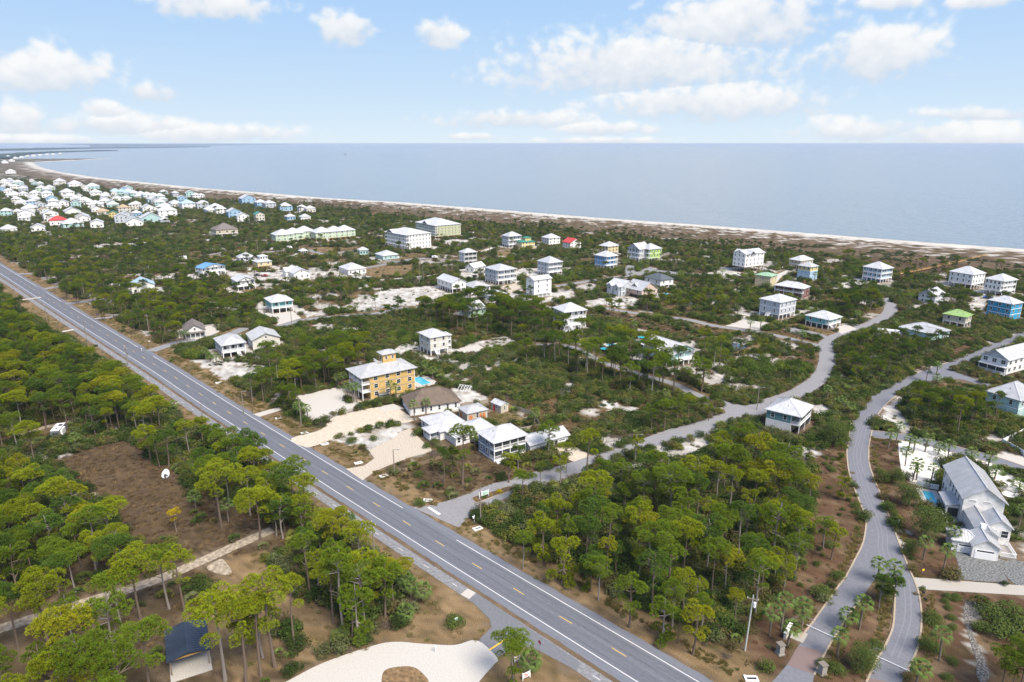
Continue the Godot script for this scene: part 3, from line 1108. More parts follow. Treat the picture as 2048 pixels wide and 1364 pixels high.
func make_layout() -> void:
	zone.resize(ZW * ZH)
	# what grows or lies where
	paint(pts([-297.8, -335.5, -292.9, -381.6, -250.2, -343.9, -201.1, -294.8, -156.9, -256, -119.3, -219.3, -99.2, -201.1, -128.1, -210.3, -149.1, -204.3, -159.4, -196.4, -171.5, -182.7]), FOREST)
	paint(pts([-138, -189.7, -120.8, -194.1, -110.4, -201.1, -96, -201.1, -82.3, -186.1, -61.7, -164.1, -49.3, -148.7, -48.5, -137.6, -58.4, -139.7, -69.6, -153.5, -89.7, -173, -109.3, -189.7]), FOREST)
	paint(pts([-167.1, -182.7, -139.7, -181, -121.6, -164.1, -112.9, -158.7, -97, -148.7, -86.3, -135.5, -92.9, -129.7, -102.7, -117.6, -112.2, -114.5]), FOREST)
	paint(pts([-113.4, -116, -92.8, -126, -79.7, -131.6, -68.2, -135.5, -60.6, -122.5, -69.6, -117.6, -46, -116, -35.7, -100.7, -38.6, -93.2, -54.3, -81.8, -85.9, -81.8]), LITTER)
	paint(pts([-62.7, -128.8, -56.1, -134.3, -51.8, -126, -42, -115.1, -33.4, -111.1, -30.4, -102.7, -35.1, -98.6, -40, -96.1, -46.4, -93.2, -54.1, -102.7, -58.7, -111.8, -61.2, -122.2]), TAN)
	paint(pts([-94.5, -201.1, -83.6, -189.7, -63.6, -169.9, -46.3, -151.1, -34.3, -135.5, -27.3, -127.8, -18.2, -116, -21.3, -110, -26.1, -105.9, -38.1, -116, -47.9, -135.5, -57.5, -151.1, -75.7, -173, -91.2, -189.7]), FOREST)
	paint(pts([-27.6, -105.6, -21.9, -113.7, -16.6, -124.1, -9.5, -121.4, -3.9, -109.2, -4, -105.6, -6.3, -103.3, -10.2, -101.9, -20.1, -102.6, -26, -102.4]), TAN)
	paint(pts([-2.6, -98.6, 3.7, -101.3, 10.9, -95.8, 13.4, -93.2, 15.7, -90, -7.4, -90, -4.8, -94.6]), TAN)
	paint(pts([-8.7, -141.9, -0.5, -153.5, 26.1, -164.1, 53.2, -176.1, 63.9, -193.3, 74.6, -193.3, 81.5, -176.1, 82.2, -158.7, 69.5, -135.5, 55.7, -117.6, 45.2, -102, 40.3, -100.7, 26.3, -110.7, 10.2, -126, -0.4, -133.5]), FOREST)
	paint(pts([-30.5, -168.7, -20.5, -180.2, -10.1, -187.2, -5.5, -173, 3.1, -173.6, 12, -178.9, 14.6, -173.6, 5.6, -168.7, -6, -161.7, -11.8, -156.2, -19.4, -151.1, -24.3, -150.1, -28.3, -154.7, -34.5, -160]), LITTER)
	paint(pts([-10, -204.5, -4.5, -214.2, 1.3, -214.2, 6.7, -208.8, 5.5, -202, -3, -201.2, -6.9, -201.2]), LAWN)
	paint(pts([86.8, -179.1, 95.9, -187.4, 99.4, -185.1, 92, -167.6, 84.8, -147.5, 80.6, -137.8, 69, -120.8, 59.3, -116, 54.9, -116, 66.5, -135.6, 78.1, -161.4]), STRAW)
	paint(pts([111.6, -197.1, 118.9, -192.1, 104.7, -165.7, 106.8, -162.6, 100.7, -150.1, 99.6, -140.1, 98.7, -132.9, 92.3, -122.1, 82.1, -120.8, 89.9, -140.1, 94.4, -155.6, 98.7, -170.8]), STRAW)
	paint(pts([80.4, -117.8, 101.1, -115.4, 106.2, -111.8, 87.5, -87.8, 61.4, -87.8, 67, -94.8, 75.3, -105.6]), STRAW)
	paint(pts([68.9, -115.1, 74.9, -121.4, 77.4, -119.6, 73.6, -111.8, 62.4, -97.3, 56, -90, 45.7, -87.8, 50.9, -94.8, 57.9, -103.3]), STRAW)
	paint(pts([42.5, -104.1, 48.7, -111.8, 55.5, -118.5, 61.1, -124.1, 66.5, -126, 60.2, -111.8, 49.3, -100, 44.5, -94.8, 42.8, -96.3, 40.3, -99.7]), STRAW)
	paint(pts([136.4, -279.1, 130.5, -261, 128.1, -247.6, 129.6, -235.3, 138.6, -245, 155.5, -252.8, 169.8, -262.4, 183.3, -269.8, 202.7, -285.6, 202.3, -292.4, 177.8, -275.9, 155.7, -261, 154.5, -275.9]), STRAW)
	paint(pts([119.7, -208.1, 134.1, -224.1, 143.8, -231.8, 161.6, -245, 168.9, -240.1, 170.1, -229.6, 160.3, -204.4, 138.7, -182.7, 130.8, -190.7, 121, -197.3, 118.5, -204.4]), THIN)
	paint(pts([-24.2, -252.9, -4.8, -259.1, 23.4, -238.5, 39.4, -223.1, 65.3, -209.4, 60.3, -203.1, 22.6, -181, 16.9, -182.7, 10.5, -201.1, 2.6, -209.4, -11.4, -228]), SCRUB)
	paint(pts([58.1, -357.2, 79.4, -343.9, 98.8, -320.8, 115.9, -307.3, 136.8, -290.8, 121.7, -256, 109, -244.1, 74.3, -223.1, 69.7, -238.5, 64.2, -283.2, 49.4, -316.2]), THIN)
	paint(pts([-131, -398.9, -93.8, -354.7, -94.7, -345.7, -72.6, -350.2, -56.6, -369.2, -41.9, -366.7, -47.9, -423.4, -79.1, -417, -93, -393.2, -110.3, -413.9]), THIN)
	paint(pts([-69.3, -414.5, -49, -420.8, -41.4, -402.4, -39.2, -385.4, -48.3, -372.3, -62.2, -369.7, -74.6, -374.8, -82.8, -402.4]), SAND)
	paint(pts([-77.4, -390.4, -74.9, -410.8, -63, -413.9, -46.6, -410.8, -45.3, -371.8, -63.7, -361.9, -79, -354.7, -91.6, -361.9, -90, -379.5]), SAND)
	paint(pts([-138.6, -271.3, -122.5, -268.5, -110.8, -265.7, -98.5, -261.7, -95.8, -251.5, -101, -242, -112.9, -245.5, -117.7, -243.1, -131.1, -255.2]), SAND)
	paint(pts([-24.3, -286.2, -15.3, -295.8, -4.4, -306.1, 0.4, -304.3, 2.7, -292.5, -8.5, -281.5, -16.9, -274.1, -22.9, -274.1]), SAND)
	paint(pts([-26.2, -229.9, -20.3, -235.2, -14.7, -235.2, -8.3, -224.8, -8.9, -219.8, -16.7, -219.8, -21.7, -220.8]), SAND)
	paint(pts([-50, -292.5, -42, -297.5, -38.8, -280, -47.4, -275.6, -52.5, -280]), SAND)
	paint(pts([20.9, -165.7, 23.8, -167.5, 32.9, -172.1, 39.3, -175.6, 45.7, -178.2, 51.1, -182.3, 54.2, -188.7, 60.4, -193.2, 60.9, -191.7, 56.1, -184.4, 53.7, -177.5, 45, -174.9, 35.3, -169.3, 23.2, -162.8, 19.8, -160.6]), SAND)
	paint(pts([30.8, -223.8, 35.6, -219.9, 41.3, -216.1, 43.5, -210.6, 39.2, -209.7, 32.9, -213.3, 28.3, -218]), SAND)
	paint(pts([93.3, -280, 110.4, -292.5, 121.4, -297.5, 112.7, -286.2, 97.5, -274.1]), TAN)
	paint(pts([122, -313.3, 136.8, -324.8, 131.3, -313.3, 140.5, -283.1, 131, -292.5]), STRAW)
	paint(pts([143.6, -329.3, 153.5, -320.8, 154.4, -308.9, 147.4, -301.3, 140.1, -320.8, 137.2, -327.1]), TAN)
	paint(pts([-330.2, -433.3, -285.3, -387.6, -279.4, -390.4, -251.6, -354.7, -228.8, -332.8, -215.2, -320.9, -207.6, -313.3, -216.9, -309.7, -249.5, -343.5, -279, -371.8, -307.5, -401.8]), TAN)
	paint(pts([-409.1, -579.2, -426.7, -630.3, -405.3, -597.4, -400.9, -573.4]), SAND)
	paint(pts([-368.3, -591.2, -365.9, -610.2, -335.6, -610.2, -328.3, -591.2, -348.1, -579.2]), SAND)
	paint(pts([-9.8, -455.4, 8, -487.1, 28.1, -474.7, 28.8, -462.9, 4, -444.4]), SAND)
	paint(pts([124, -455.4, 143.4, -474.7, 158.4, -478.8, 159.1, -462.9, 142.9, -444.4, 133, -448]), SAND)
	paint(pts([41.4, -380.1, 57.1, -388.1, 65.6, -385.4, 72.4, -380.1, 65.1, -364.8, 56.6, -352.9, 47.4, -357.6, 39.3, -359.9]), SAND)
	yard("sand_garden", [117.7, -190.9, 122.1, -190.1, 125.7, -187.8, 127.3, -185.1, 130.8, -181.3, 133.6, -177.3, 134.3, -171.5, 135.3, -164.4, 136.3, -157.9, 130, -155.6, 125.2, -156.1, 129.5, -168.9, 127.8, -175.6, 119.3, -172.9, 113.2, -163.2, 106.8, -162.6, 105.6, -165.7, 107.8, -172.2], "whitesand", HARD)
	paint(pts([-42, -115.1, -33.6, -116.4, -20.8, -118.5, -17.1, -115.1, -20, -106.2, -22.9, -105, -30.4, -102.7, -33.4, -111.1]), FOREST)
	paint(pts([-43.2, -105.6, -41.2, -107.1, -38.1, -104.1, -36.5, -98.6, -38.1, -95.8, -40.4, -97.3]), FOREST)
	paint(pts([-58.7, -184.6, -50.6, -192.6, -42.7, -198.9, -32.7, -202.6, -30.7, -196.5, -41.9, -182.5, -47.2, -187.4]), SAND)
	paint(pts([-58.7, -184.6, -47.2, -187.4, -39.1, -177, -45.8, -170.7, -52.4, -177.7]), TAN)
	paint(pts([-81.8, -207.3, -76.5, -213.6, -66.4, -200.6, -59.7, -197.3, -66.8, -191.1]), TAN)
	paint(pts([-83.5, -151.1, -70.8, -153.5, -49.1, -139.7, -42.8, -133.5, -50.5, -129.7, -65.7, -129.7, -77.2, -135.5]), LITTER)
	# bare and sandy plots between the houses
	for a in [[-82.1, -495.7, -73.5, -504.6, -68.1, -470.7, -75.4, -453.5, -91.6, -448, -106.8, -470.7, -100.9, -495.7], [-13.7, -565.1, -0.1, -570.8, -2.5, -540.8, -11.5, -540.8], [-99.8, -528, -80.5, -535.5, -80.5, -511.3, -93.3, -509], [-178, -579.2, -165.5, -591.2, -135, -582.2, -148.2, -564.8, -168.7, -562], [-158.3, -417, -156.9, -420.2, -148.7, -407.8, -164.5, -403.3], [270.6, -451.7, 296.3, -476.5, 296, -485.3, 261.7, -455.6], [-242.4, -545.8, -219.4, -535.5, -221.8, -525.6, -236.9, -525.6]]:
		paint(pts(a), TAN)
	for a in [[-45.5, -417.6, -32.1, -393.7, -17.6, -393.7, -22.6, -374.8, -43.7, -372.3], [-4.4, -405.4, 9.6, -393.7, 28.9, -402.4, 38.4, -411.4, 38.3, -396.6, 32.3, -382.7, 12, -372.3, -0.1, -374.8], [-65.1, -627.2, -55, -641.2, -41, -634.1, -37, -613.7, -44.4, -600.8, -58, -600.8], [208, -429.2, 228.7, -445.9, 229.1, -429.2, 205.5, -412.1], [267.1, -390.1, 279.4, -393.1, 270.9, -378.6, 254.2, -357.2, 244.9, -354.7], [-143.8, -371.8, -141.4, -379.5, -130, -350.2, -117.5, -328.8, -124.7, -334.9], [-118.4, -361.9, -105.8, -341.3, -99.1, -347.9, -108.6, -354.7], [-193.6, -460.8, -181.1, -468.6, -159.7, -468.6, -150.3, -435.6, -183.6, -435.6], [181.7, -474.7, 197, -478.8, 181.5, -448, 176, -453.5], [199.5, -487.1, 207.6, -487.1, 197.4, -470.7], [-38.3, -474.7, -29.2, -491.4, -19.6, -495.7, -18.1, -455.4, -33.1, -440.9], [-170.9, -480.7, -160.1, -476.6, -121.4, -472.5, -124.6, -457.1, -154.7, -453.3], [-97.5, -457.1, -119.3, -449.7, -113.8, -441.1, -90.2, -441.1], [-244.4, -453.3, -230.8, -468.6, -221.4, -441.1, -230, -428.8], [80.8, -181.6, 85.7, -186.5, 87.8, -184.4, 83.8, -174.9, 80.6, -177.5], [114.4, -337, 128.5, -352.4, 131, -350.2, 117.3, -334.9], [101.4, -217.8, 107.3, -220.9, 106.2, -211.9, 103, -206.2, 99.8, -208.1]]:
		paint(pts(a), SAND)
	paint(pts([47.3, -357.1, 59.6, -347.9, 69.9, -337, 80.8, -320.9, 88.3, -304.3, 97.3, -302.6, 93, -295.8, 81.8, -297.5, 66.3, -313.3, 44.8, -337]), LITTER)
	paint(pts([119.2, -207.1, 133.3, -224.1, 141.6, -230.7, 132.8, -218.9, 124.4, -206.2, 122.7, -197.3, 119.9, -201.7]), SAND)
	paint(pts([144.8, -292.4, 159.3, -305.1, 164.8, -295.9, 170, -287.3, 190.4, -288.9, 182.9, -272.8, 164.6, -261, 142.8, -245, 134.1, -240.1, 130, -248.9, 133.6, -266.8]), FOREST)
	paint(pts([134.6, -218.9, 151.7, -231.8, 162.2, -229.6, 161.4, -213.8, 144.6, -191.5, 133.8, -195.6, 125.9, -199.9]), FOREST)
	paint(pts([270.1, -534.7, 296.1, -534.7, 329.8, -518.9, 410.1, -513.8, 356.9, -444, 352.1, -463.8, 338.1, -480.8, 308, -476.5, 290.2, -459.7, 259.6, -451.7, 269.2, -472.2, 262.8, -494.5]), MARSH)
	# the highway
	hwy = pts([19.9, -99.1, 2.5, -116, -15, -133, -32.5, -150.2, -50.1, -167.6, -67.4, -184.9, -102.3, -219.7, -137.6, -255.9, -188.3, -306.1, -249.5, -366.8, -312.7, -430])
	var d0 := (hwy[0] - hwy[2]).normalized()
	var d1 := (hwy[hwy.size() - 1] - hwy[hwy.size() - 4]).normalized()
	var start := hwy[0]
	hwy.insert(0, hwy[0] + d0 * 85.34)
	hwy.append(hwy[hwy.size() - 1] + d1 * 1100)
	paint(band(hwy, 5.2, 12.5), TAN)
	paint(band(hwy, -13.5, -5.2), TAN)
	var o := setting("highway", worn_strip(hwy, 5.4, .03), worn_asphalt())
	paint(band(hwy, -9.2, 5.9), HARD)
	var gaps := [[[134, 154], [330, 349], [458, 477], [513, 537], [554, 554]]]
	ribbon(o, "edge_line", hwy, -3.62, -3.46, .036, "line_white")
	var s := 0.0
	for g in gaps[0] + [[1400.0, 1400.0]]:
		ribbon(o, "edge_line", cut(hwy, s, g[0]), 3.46, 3.62, .036, "line_white")
		s = g[1]
	var dash := boxm(.14, .004, 3.05)
	for k in 75:
		var q := along(hwy, 3.05 / 2 + 12.19 * k)
		part(o, "centre_dash", dash, M.line_yellow, at(q[0].x, q[0].y, atan2(q[1].x, q[1].y), .034))
	var bp := setting("bike_path", strip(cut(hwy, 0, 1300), -8.75, -6.35, .026), M.pathgrey)
	for k in 60:
		var q := along(hwy, 5.0 + 9.0 * k)
		var p: Vector2 = q[0] + Vector2(-q[1].y, q[1].x) * -7.55
		part(bp, "path_dash", boxm(.1, .004, 1.6), M.line_white, at(p.x, p.y, atan2(q[1].x, q[1].y), .03))
	# side road with its junction
	yard("side_road", [-27.9, -152.4, -24.3, -150, -19.4, -151.1, -11.8, -156.2, -6, -161.7, -1.1, -164, 5.6, -168.7, 10.1, -170.5, 17, -174.9, 23.3, -179.5, 28.6, -182.3, 40.1, -190.9, 50.3, -198.7, 61.8, -205.4, 67.2, -209.3, 71.1, -211.3, 72.4, -219.9, 71.6, -224.3, 73.8, -223.3, 75.9, -219.9, 79.9, -218, 87.2, -220.9, 95.2, -227.9, 94.7, -221.9, 83.6, -210.6, 68.7, -202, 60.3, -194, 46.2, -187.2, 34.2, -179.9, 24.7, -174.9, 19.9, -169.3, 11.9, -163.4, 1, -157.3, -5.6, -150.6, -8.8, -147.7, -11, -144.4, -12.4, -140.7, -19.6, -146.2], "asphalt2", HARD, false)
	road("side_road", [87, -219.3, 101.1, -229, 114.6, -242.9, 125.5, -259.1, 134.2, -277.3, 139.5, -290.8, 148.2, -302.2, 160.5, -312.6, 177.1, -326.6, 194.1, -343.9, 205.6, -360.6, 212.1, -376.4], 6.4, "asphalt2")
	yard("cul_de_sac", [208.5, -378.6, 215.5, -387.2, 221.1, -385.7, 210.6, -373, 203, -359.8, 204.7, -367.6], "asphalt2")
	road("lane", [137.3, -287.7, 131.8, -294.8, 124.3, -304.7, 115.2, -313.5, 98.9, -324.6, 90.3, -335.5, 79, -341.7, 67.7, -348.2, 55.7, -357.2, 45.7, -366.6], 4.2, "asphalt2")
	road("lane", [69.1, -223.1, 64.8, -230.1, 59.2, -241.3, 51.2, -248.7, 36.2, -267.6, 29.5, -283.2, 21.3, -290.8, 8, -290.8], 3.6, "asphalt2")
	road("lane", [26.2, -419.2, 50, -437.4, 65.2, -448, 80.7, -457.2, 100.9, -470.7], 5.0, "asphalt2")
	yard("cul_de_sac", [79.2, -474.7, 84, -495.7, 89.3, -495.7, 87.2, -470.7, 99.7, -491.4, 103.1, -478.8, 119.1, -466.8, 108.9, -459.1, 97.2, -470.7, 80.3, -455.4], "asphalt2")
	road("lane", [-72.7, -364.8, -61, -362.3, -52.1, -362.3, -43.7, -372.3, -34.6, -380.1, -26.9, -388.1], 5.0, "asphalt2")
	road("lane", [-114.9, -320.9, -111.6, -327.7, -106, -334.9, -99.4, -339.1, -87.3, -343.5, -72.4, -349, -61.4, -358.3, -55.7, -363.1], 5.0, "asphalt2")
	road("lane", [-97.4, -518.5, -85.1, -514.7, -70.9, -525.8, -54.7, -523.3, -38.6, -518.5, -26, -518.5, -15.4, -533.2, -4.1, -528.2], 5.0, "asphalt2")
	road("sand_track", [-86.9, -440.9, -74.3, -446.2, -55.1, -457.2, -38.3, -474.7, -19.6, -495.7], 3.0, "slab")
	road("lane", [195.4, -474.7, 180.2, -455.4, 170.1, -437.4, 162.6, -424], 5.0, "slab")
	road("lane", [-26.9, -554.1, -22.5, -570.8, -15.2, -588.4], 4.0, "slab")
	road("lane", [-248.3, -540.6, -240.5, -551.1, -232.3, -562, -213.3, -556.5, -191.7, -567.7, -178, -579.2, -153.1, -551.1, -139, -562, -124.4, -573.4], 5.0, "asphalt2")
	road("lane", [-105, -486.9, -96.6, -497.7, -82, -520.7, -67.4, -530.5], 4.5, "asphalt2")
	road("lane", [-155.7, -281.5, -152.9, -289.3, -149.6, -295.8, -144.6, -299.2, -139.9, -304.3, -133.3, -306.1, -129.3, -320.9], 5.5, "asphalt2")
	road("lane", [-287.9, -412.3, -283.7, -418.6, -277.7, -423.4], 5.0, "asphalt2")
	road("lane", [-250, -373, -245, -374.3, -241.8, -379.5, -234.5, -382.2, -219.9, -371.8], 5.0, "asphalt2")
	road("lane", [-340.4, -462.2, -331.2, -464.1, -323.1, -468], 5.0, "asphalt2")
	road("driveway", [-213.4, -339.1, -209.7, -339.1, -206.3, -342.4], 3.0, "slab")
	road("side_path", [-219.6, -307.9, -215.2, -311.5, -210.8, -317], 2.6, "slab")
	road("side_path", [-280.4, -382.2, -277.5, -384.9, -274.3, -389], 2.6, "slab")
	# the gated road with its island
	var gr := setting("gated_road", sheet(smooth(pts([261, -325, 243.3, -312.8, 204.7, -285.6, 181, -267.5, 168.2, -259.6, 153.3, -248.9, 140.2, -240.1, 126.7, -226.3, 116, -213.8, 108, -201.7, 100.6, -187.5, 97.2, -181.3, 91.4, -167.6, 86.9, -152.8, 84.6, -145, 80.8, -137.8, 77.7, -133, 74.4, -128.8, 69.2, -122.2, 65.1, -117.8, 56, -107.7, 52.2, -103.9, 53.5, -104.1, 50.9, -101.6, 47.2, -97.1, 43.2, -93.2, 38.7, -88.7, 46.7, -88.7, 50.9, -94.8, 53.9, -98.6, 57.9, -103.3, 63.8, -109.9, 68.9, -115.1, 74.9, -121.4, 77.1, -122.6, 77.4, -119.6, 76.1, -116.4, 73.6, -111.8, 70.2, -106.2, 65.9, -101.1, 62.4, -97.3, 58.9, -93.2, 56, -90, 60.8, -90, 63.9, -92.4, 66.3, -94.8, 71.4, -100.5, 75.1, -105.6, 78.7, -111.8, 81.7, -118.5, 84.5, -127.6, 87.7, -137.5, 92.9, -152.8, 98.7, -170.8, 103.5, -181.3, 112, -197.1, 119.7, -208.1, 130.1, -220.9, 142.4, -233, 150.2, -238.9, 155.6, -241.9, 161.3, -243.8, 166.6, -245.7, 171.3, -243.8, 173.1, -237.7, 173.2, -231.8, 177.6, -235.3, 177.9, -241.3, 176.2, -247.6, 174, -252.1, 174.2, -255.5, 177.8, -261, 185, -265.3, 203.2, -279.1, 235.7, -302.3, 250.4, -310.8]), true, 3), .028), M.asphalt3)
	paint(pts([261, -325, 243.3, -312.8, 204.7, -285.6, 181, -267.5, 153.3, -248.9, 126.7, -226.3, 108, -201.7, 97.2, -181.3, 86.9, -152.8, 84.6, -145, 77.7, -133, 65.1, -117.8, 52.2, -103.9, 47.2, -97.1, 38.7, -88.7, 46.7, -88.7, 57.9, -103.3, 74.9, -121.4, 77.4, -119.6, 73.6, -111.8, 62.4, -97.3, 56, -90, 60.8, -90, 71.4, -100.5, 78.7, -111.8, 84.5, -127.6, 87.7, -137.5, 98.7, -170.8, 112, -197.1, 119.7, -208.1, 142.4, -233, 161.3, -243.8, 173.1, -237.7, 173.2, -231.8, 177.6, -235.3, 174, -252.1, 174.2, -255.5, 250.4, -310.8]), HARD)
	for a in [[204.7, -285.6, 181, -267.5, 168.2, -259.6, 153.3, -248.9, 140.2, -240.1, 126.7, -226.3, 116, -213.8, 108, -201.7, 100.6, -187.5, 97.2, -181.3, 91.4, -167.6, 86.9, -152.8, 84.6, -145, 80.8, -137.8, 77.7, -133, 74.4, -128.8, 69.2, -122.2, 65.1, -117.8, 56, -107.7, 52.2, -103.9], [142.4, -233, 130.1, -220.9, 119.7, -208.1, 108.7, -190.7, 103.5, -181.3, 98.7, -170.8, 92.9, -152.8, 87.9, -137.8, 84.5, -127.6, 81.7, -118.5, 78.7, -111.8, 75.1, -105.6, 71.4, -100.5, 66.3, -94.8], [74.9, -121.4, 77.1, -122.6, 77.4, -119.6, 76.1, -116.4, 73.6, -111.8, 70.2, -106.2, 65.9, -101.1, 62.4, -97.3, 58.9, -93.2], [68.9, -115.1, 63.8, -109.9, 57.9, -103.3, 53.9, -98.6, 50.9, -94.8]]:
		kerb(gr, smooth(pts(a), false, 4))
	layer += .006
	yard("paver_apron", [47.2, -97, 51, -101.7, 53.7, -100.8, 54.7, -99.8, 51, -94.9], "paver", HARD, false)
	setting("paver_apron", sheet(pts([59.6, -94.1, 65.1, -92.6, 60.8, -90, 56, -90]), .034), M.paver)
	for q in [-.9, .1, .9]:                                 # pale worn tracks
		var tl := smooth(pts([123.4, -213.8, 113.3, -202.6, 103.9, -187.5, 98.4, -177.7, 94.1, -166.3, 89.6, -152.8, 87.3, -144, 84.8, -137.4, 82.1, -132.2, 80.5, -127.6]), false, 5)
		part(gr, "worn_track", strip(tl, q, q + .16, .0335), M.wornpale)
	for q in [-.5, .5]:
		part(gr, "worn_track", strip(smooth(pts([81.1, -121.4, 78.1, -115.1, 74.4, -108.6, 70.4, -103.3, 66.5, -98.6]), false, 5), q, q + .18, .0335), M.wornpale)
	road("beach_lane", [110.5, -194.2, 118.1, -192, 124.3, -188.1, 130.3, -182, 136, -176.3, 140.1, -169.5, 142.7, -162.6], 5.4, "asphalt3", true)
	# aprons and drives along the highway
	layer += .004
	yard("turnoff_apron", [-8.4, -114.7, -6.9, -116.4, 11.8, -97.6, 11, -95.7, 3.7, -101.3, 0.6, -101.6, -2.6, -98.8, -6.1, -103, -3.8, -106.5, -4.2, -108.9], "asphalt", HARD, false)
	yard("gravel_drive", [-41.6, -90, -37.6, -93.2, -32.9, -97.3, -26.1, -101.1, -21.5, -102.7, -15.6, -102.2, -10.2, -101.9, -6.3, -103.1, -2.6, -98.8, -3, -97.3, -4.4, -95.1, -5.5, -93.2, -7.4, -90], "gravel", HARD)
	yard("planted_island", [-21.7, -93.2, -21.6, -95.8, -19.2, -96.7, -16.7, -96.5, -14.8, -94.8, -13.8, -92.9, -14.6, -90, -20.8, -90], "tanbed", TAN)
	yard("apron_line", [-4.2, -100.7, -3.9, -100.5, -0.4, -103.8, -0.7, -104.1], "line_yellow", HARD, false)
	yard("kerb_ramp", [-10.2, -116.1, -9, -118, -7.2, -116.7, -8.4, -114.7], "slab", HARD, false)
	yard("gravel_yard", [-76.3, -224.3, -70.6, -230.9, -64.2, -235.2, -60.4, -229.9, -57.5, -220.8, -49.5, -219.8, -55.9, -213.8, -62.1, -208.8, -66.7, -207], "gravel", GRAVEL)
	yard("tan_lot", [-67, -190.7, -61.5, -184.9, -58.6, -185.3, -51, -193, -43.3, -198.9, -32.8, -203.5, -32, -205.6, -35.9, -211.7, -39.6, -215.6, -46, -216.2, -58.4, -207.3, -59.7, -197.3], "tangravel", HARD)
	yard("concrete_pad", [-46, -216.2, -40.9, -219.4, -36, -214.9, -43.1, -211.9], "slab", HARD, false)
	yard("paver_courtyard", [-45.7, -170.6, -39.7, -163.8, -37.5, -168.8, -35.2, -171.6, -29.1, -177.7, -22.7, -181.6, -26.9, -188.7, -29.8, -194, -31.7, -198.7, -34.7, -195.5, -35.9, -190.9, -41.9, -182.5, -39.1, -177, -41.1, -172.5], "courtyard", HARD, false)
	yard("driveway", [-85.5, -210, -82.7, -207.7, -77, -214, -78.4, -217.3], "slab", HARD, false)
	yard("driveway", [-153.8, -313.3, -148.6, -324.8, -138.7, -313.3, -140.7, -306.1, -144.6, -299.2], "slab", HARD, false)
	yard("driveway", [10.5, -183, 12.4, -185.4, 19.1, -185.4, 23.3, -179.2, 17.3, -174.9], "tangravel", HARD, false)
	yard("driveway", [-122, -339.1, -126, -347.9, -117.3, -354.7, -107.8, -339.1, -112.5, -330.8, -115.7, -324.8], "slab", HARD, false)
	yard("driveway", [104.6, -323.8, 118, -337, 124.9, -332.8, 129.1, -332.8, 129.9, -326.7, 118.8, -315.2], "slab", HARD, false)
	yard("driveway", [130.3, -317, 137.7, -320.9, 145.3, -309.7, 147.8, -299.2, 135.9, -304.3], "asphalt2", HARD, false)
	yard("driveway", [154.7, -318.8, 165.6, -327.1, 166.5, -317.8, 154.9, -308.9], "slab", HARD, false)
	yard("driveway", [137.9, -179.5, 143.1, -182.4, 149, -174.9, 145, -169.5, 142, -172.2], "slab", HARD, false)
	yard("driveway", [-8.4, -419.2, 2.6, -430.6, 8.2, -417.6, 5.5, -402.4, -2.5, -400.9], "courtyard", HARD, false)
	yard("driveway", [-24.2, -284.6, -15.1, -291.7, -10.3, -282.3, -17.2, -280, -22.8, -277.8], "slab", HARD, false)
	yard("mansion_drive", [97, -131.1, 94.3, -124.9, 90.6, -121.1, 96, -120.3, 101.3, -119.9, 103.1, -124.9, 105.8, -127.4, 104.9, -128.4], "greypaver", HARD, false)
	yard("gravel_bed", [103.1, -124.7, 106, -127.5, 109.6, -127.2, 112, -125.2, 106.5, -117.8, 102.2, -119.3], "greypaver", HARD)
	yard("sand_strip", [88.2, -113.4, 90.5, -113.7, 91.8, -112.7, 89.2, -110.5, 86.7, -108.6, 84.8, -106.2, 83.5, -103, 82.7, -100.5, 81.4, -96.8, 79.9, -94.1, 78, -92.9, 78.2, -94.8, 80.3, -97.9, 81.8, -101.6, 83.6, -105.6, 85.7, -109.9], "sandstrip", THIN)
	yard("concrete_strip", [82.6, -121.7, 103.6, -118.9, 108.9, -118.2, 106.3, -114.7, 101.3, -115.8, 81.5, -117.8], "concrete", HARD, false)
	road("sand_track", [-115.2, -220.6, -118.5, -217.3, -123.4, -213.1, -134.8, -209.1, -142.7, -202.9, -147.3, -198.8, -149.3, -195.6, -152.5, -186.7, -154.9, -181.8], 2.6, "sandtrack")
	road("rutted_track", [-55.5, -139.7, -60.8, -133.9, -66.7, -127.1, -73.8, -120, -86, -111.8, -94.4, -106.1, -100.3, -102], 3.0, "sandtrack")
	yard("sand_pad", [-64.4, -124.9, -62.9, -128, -61.4, -127.2, -58.4, -123.3, -60.2, -122.6], "sandtrack", HARD)
	paint(pts([-130.4, -174.4, -127.7, -178.4, -123.7, -184.6, -117.2, -189.3, -109.7, -183.8, -101.7, -175.7, -92.9, -170.7, -88.1, -165.3, -86.3, -160.2, -80.3, -152.2, -74.4, -135.5, -86.4, -135.5, -94.7, -145, -100.5, -152.2, -111.6, -159.6, -116.4, -161.3, -117.1, -166.4]), MARSH)

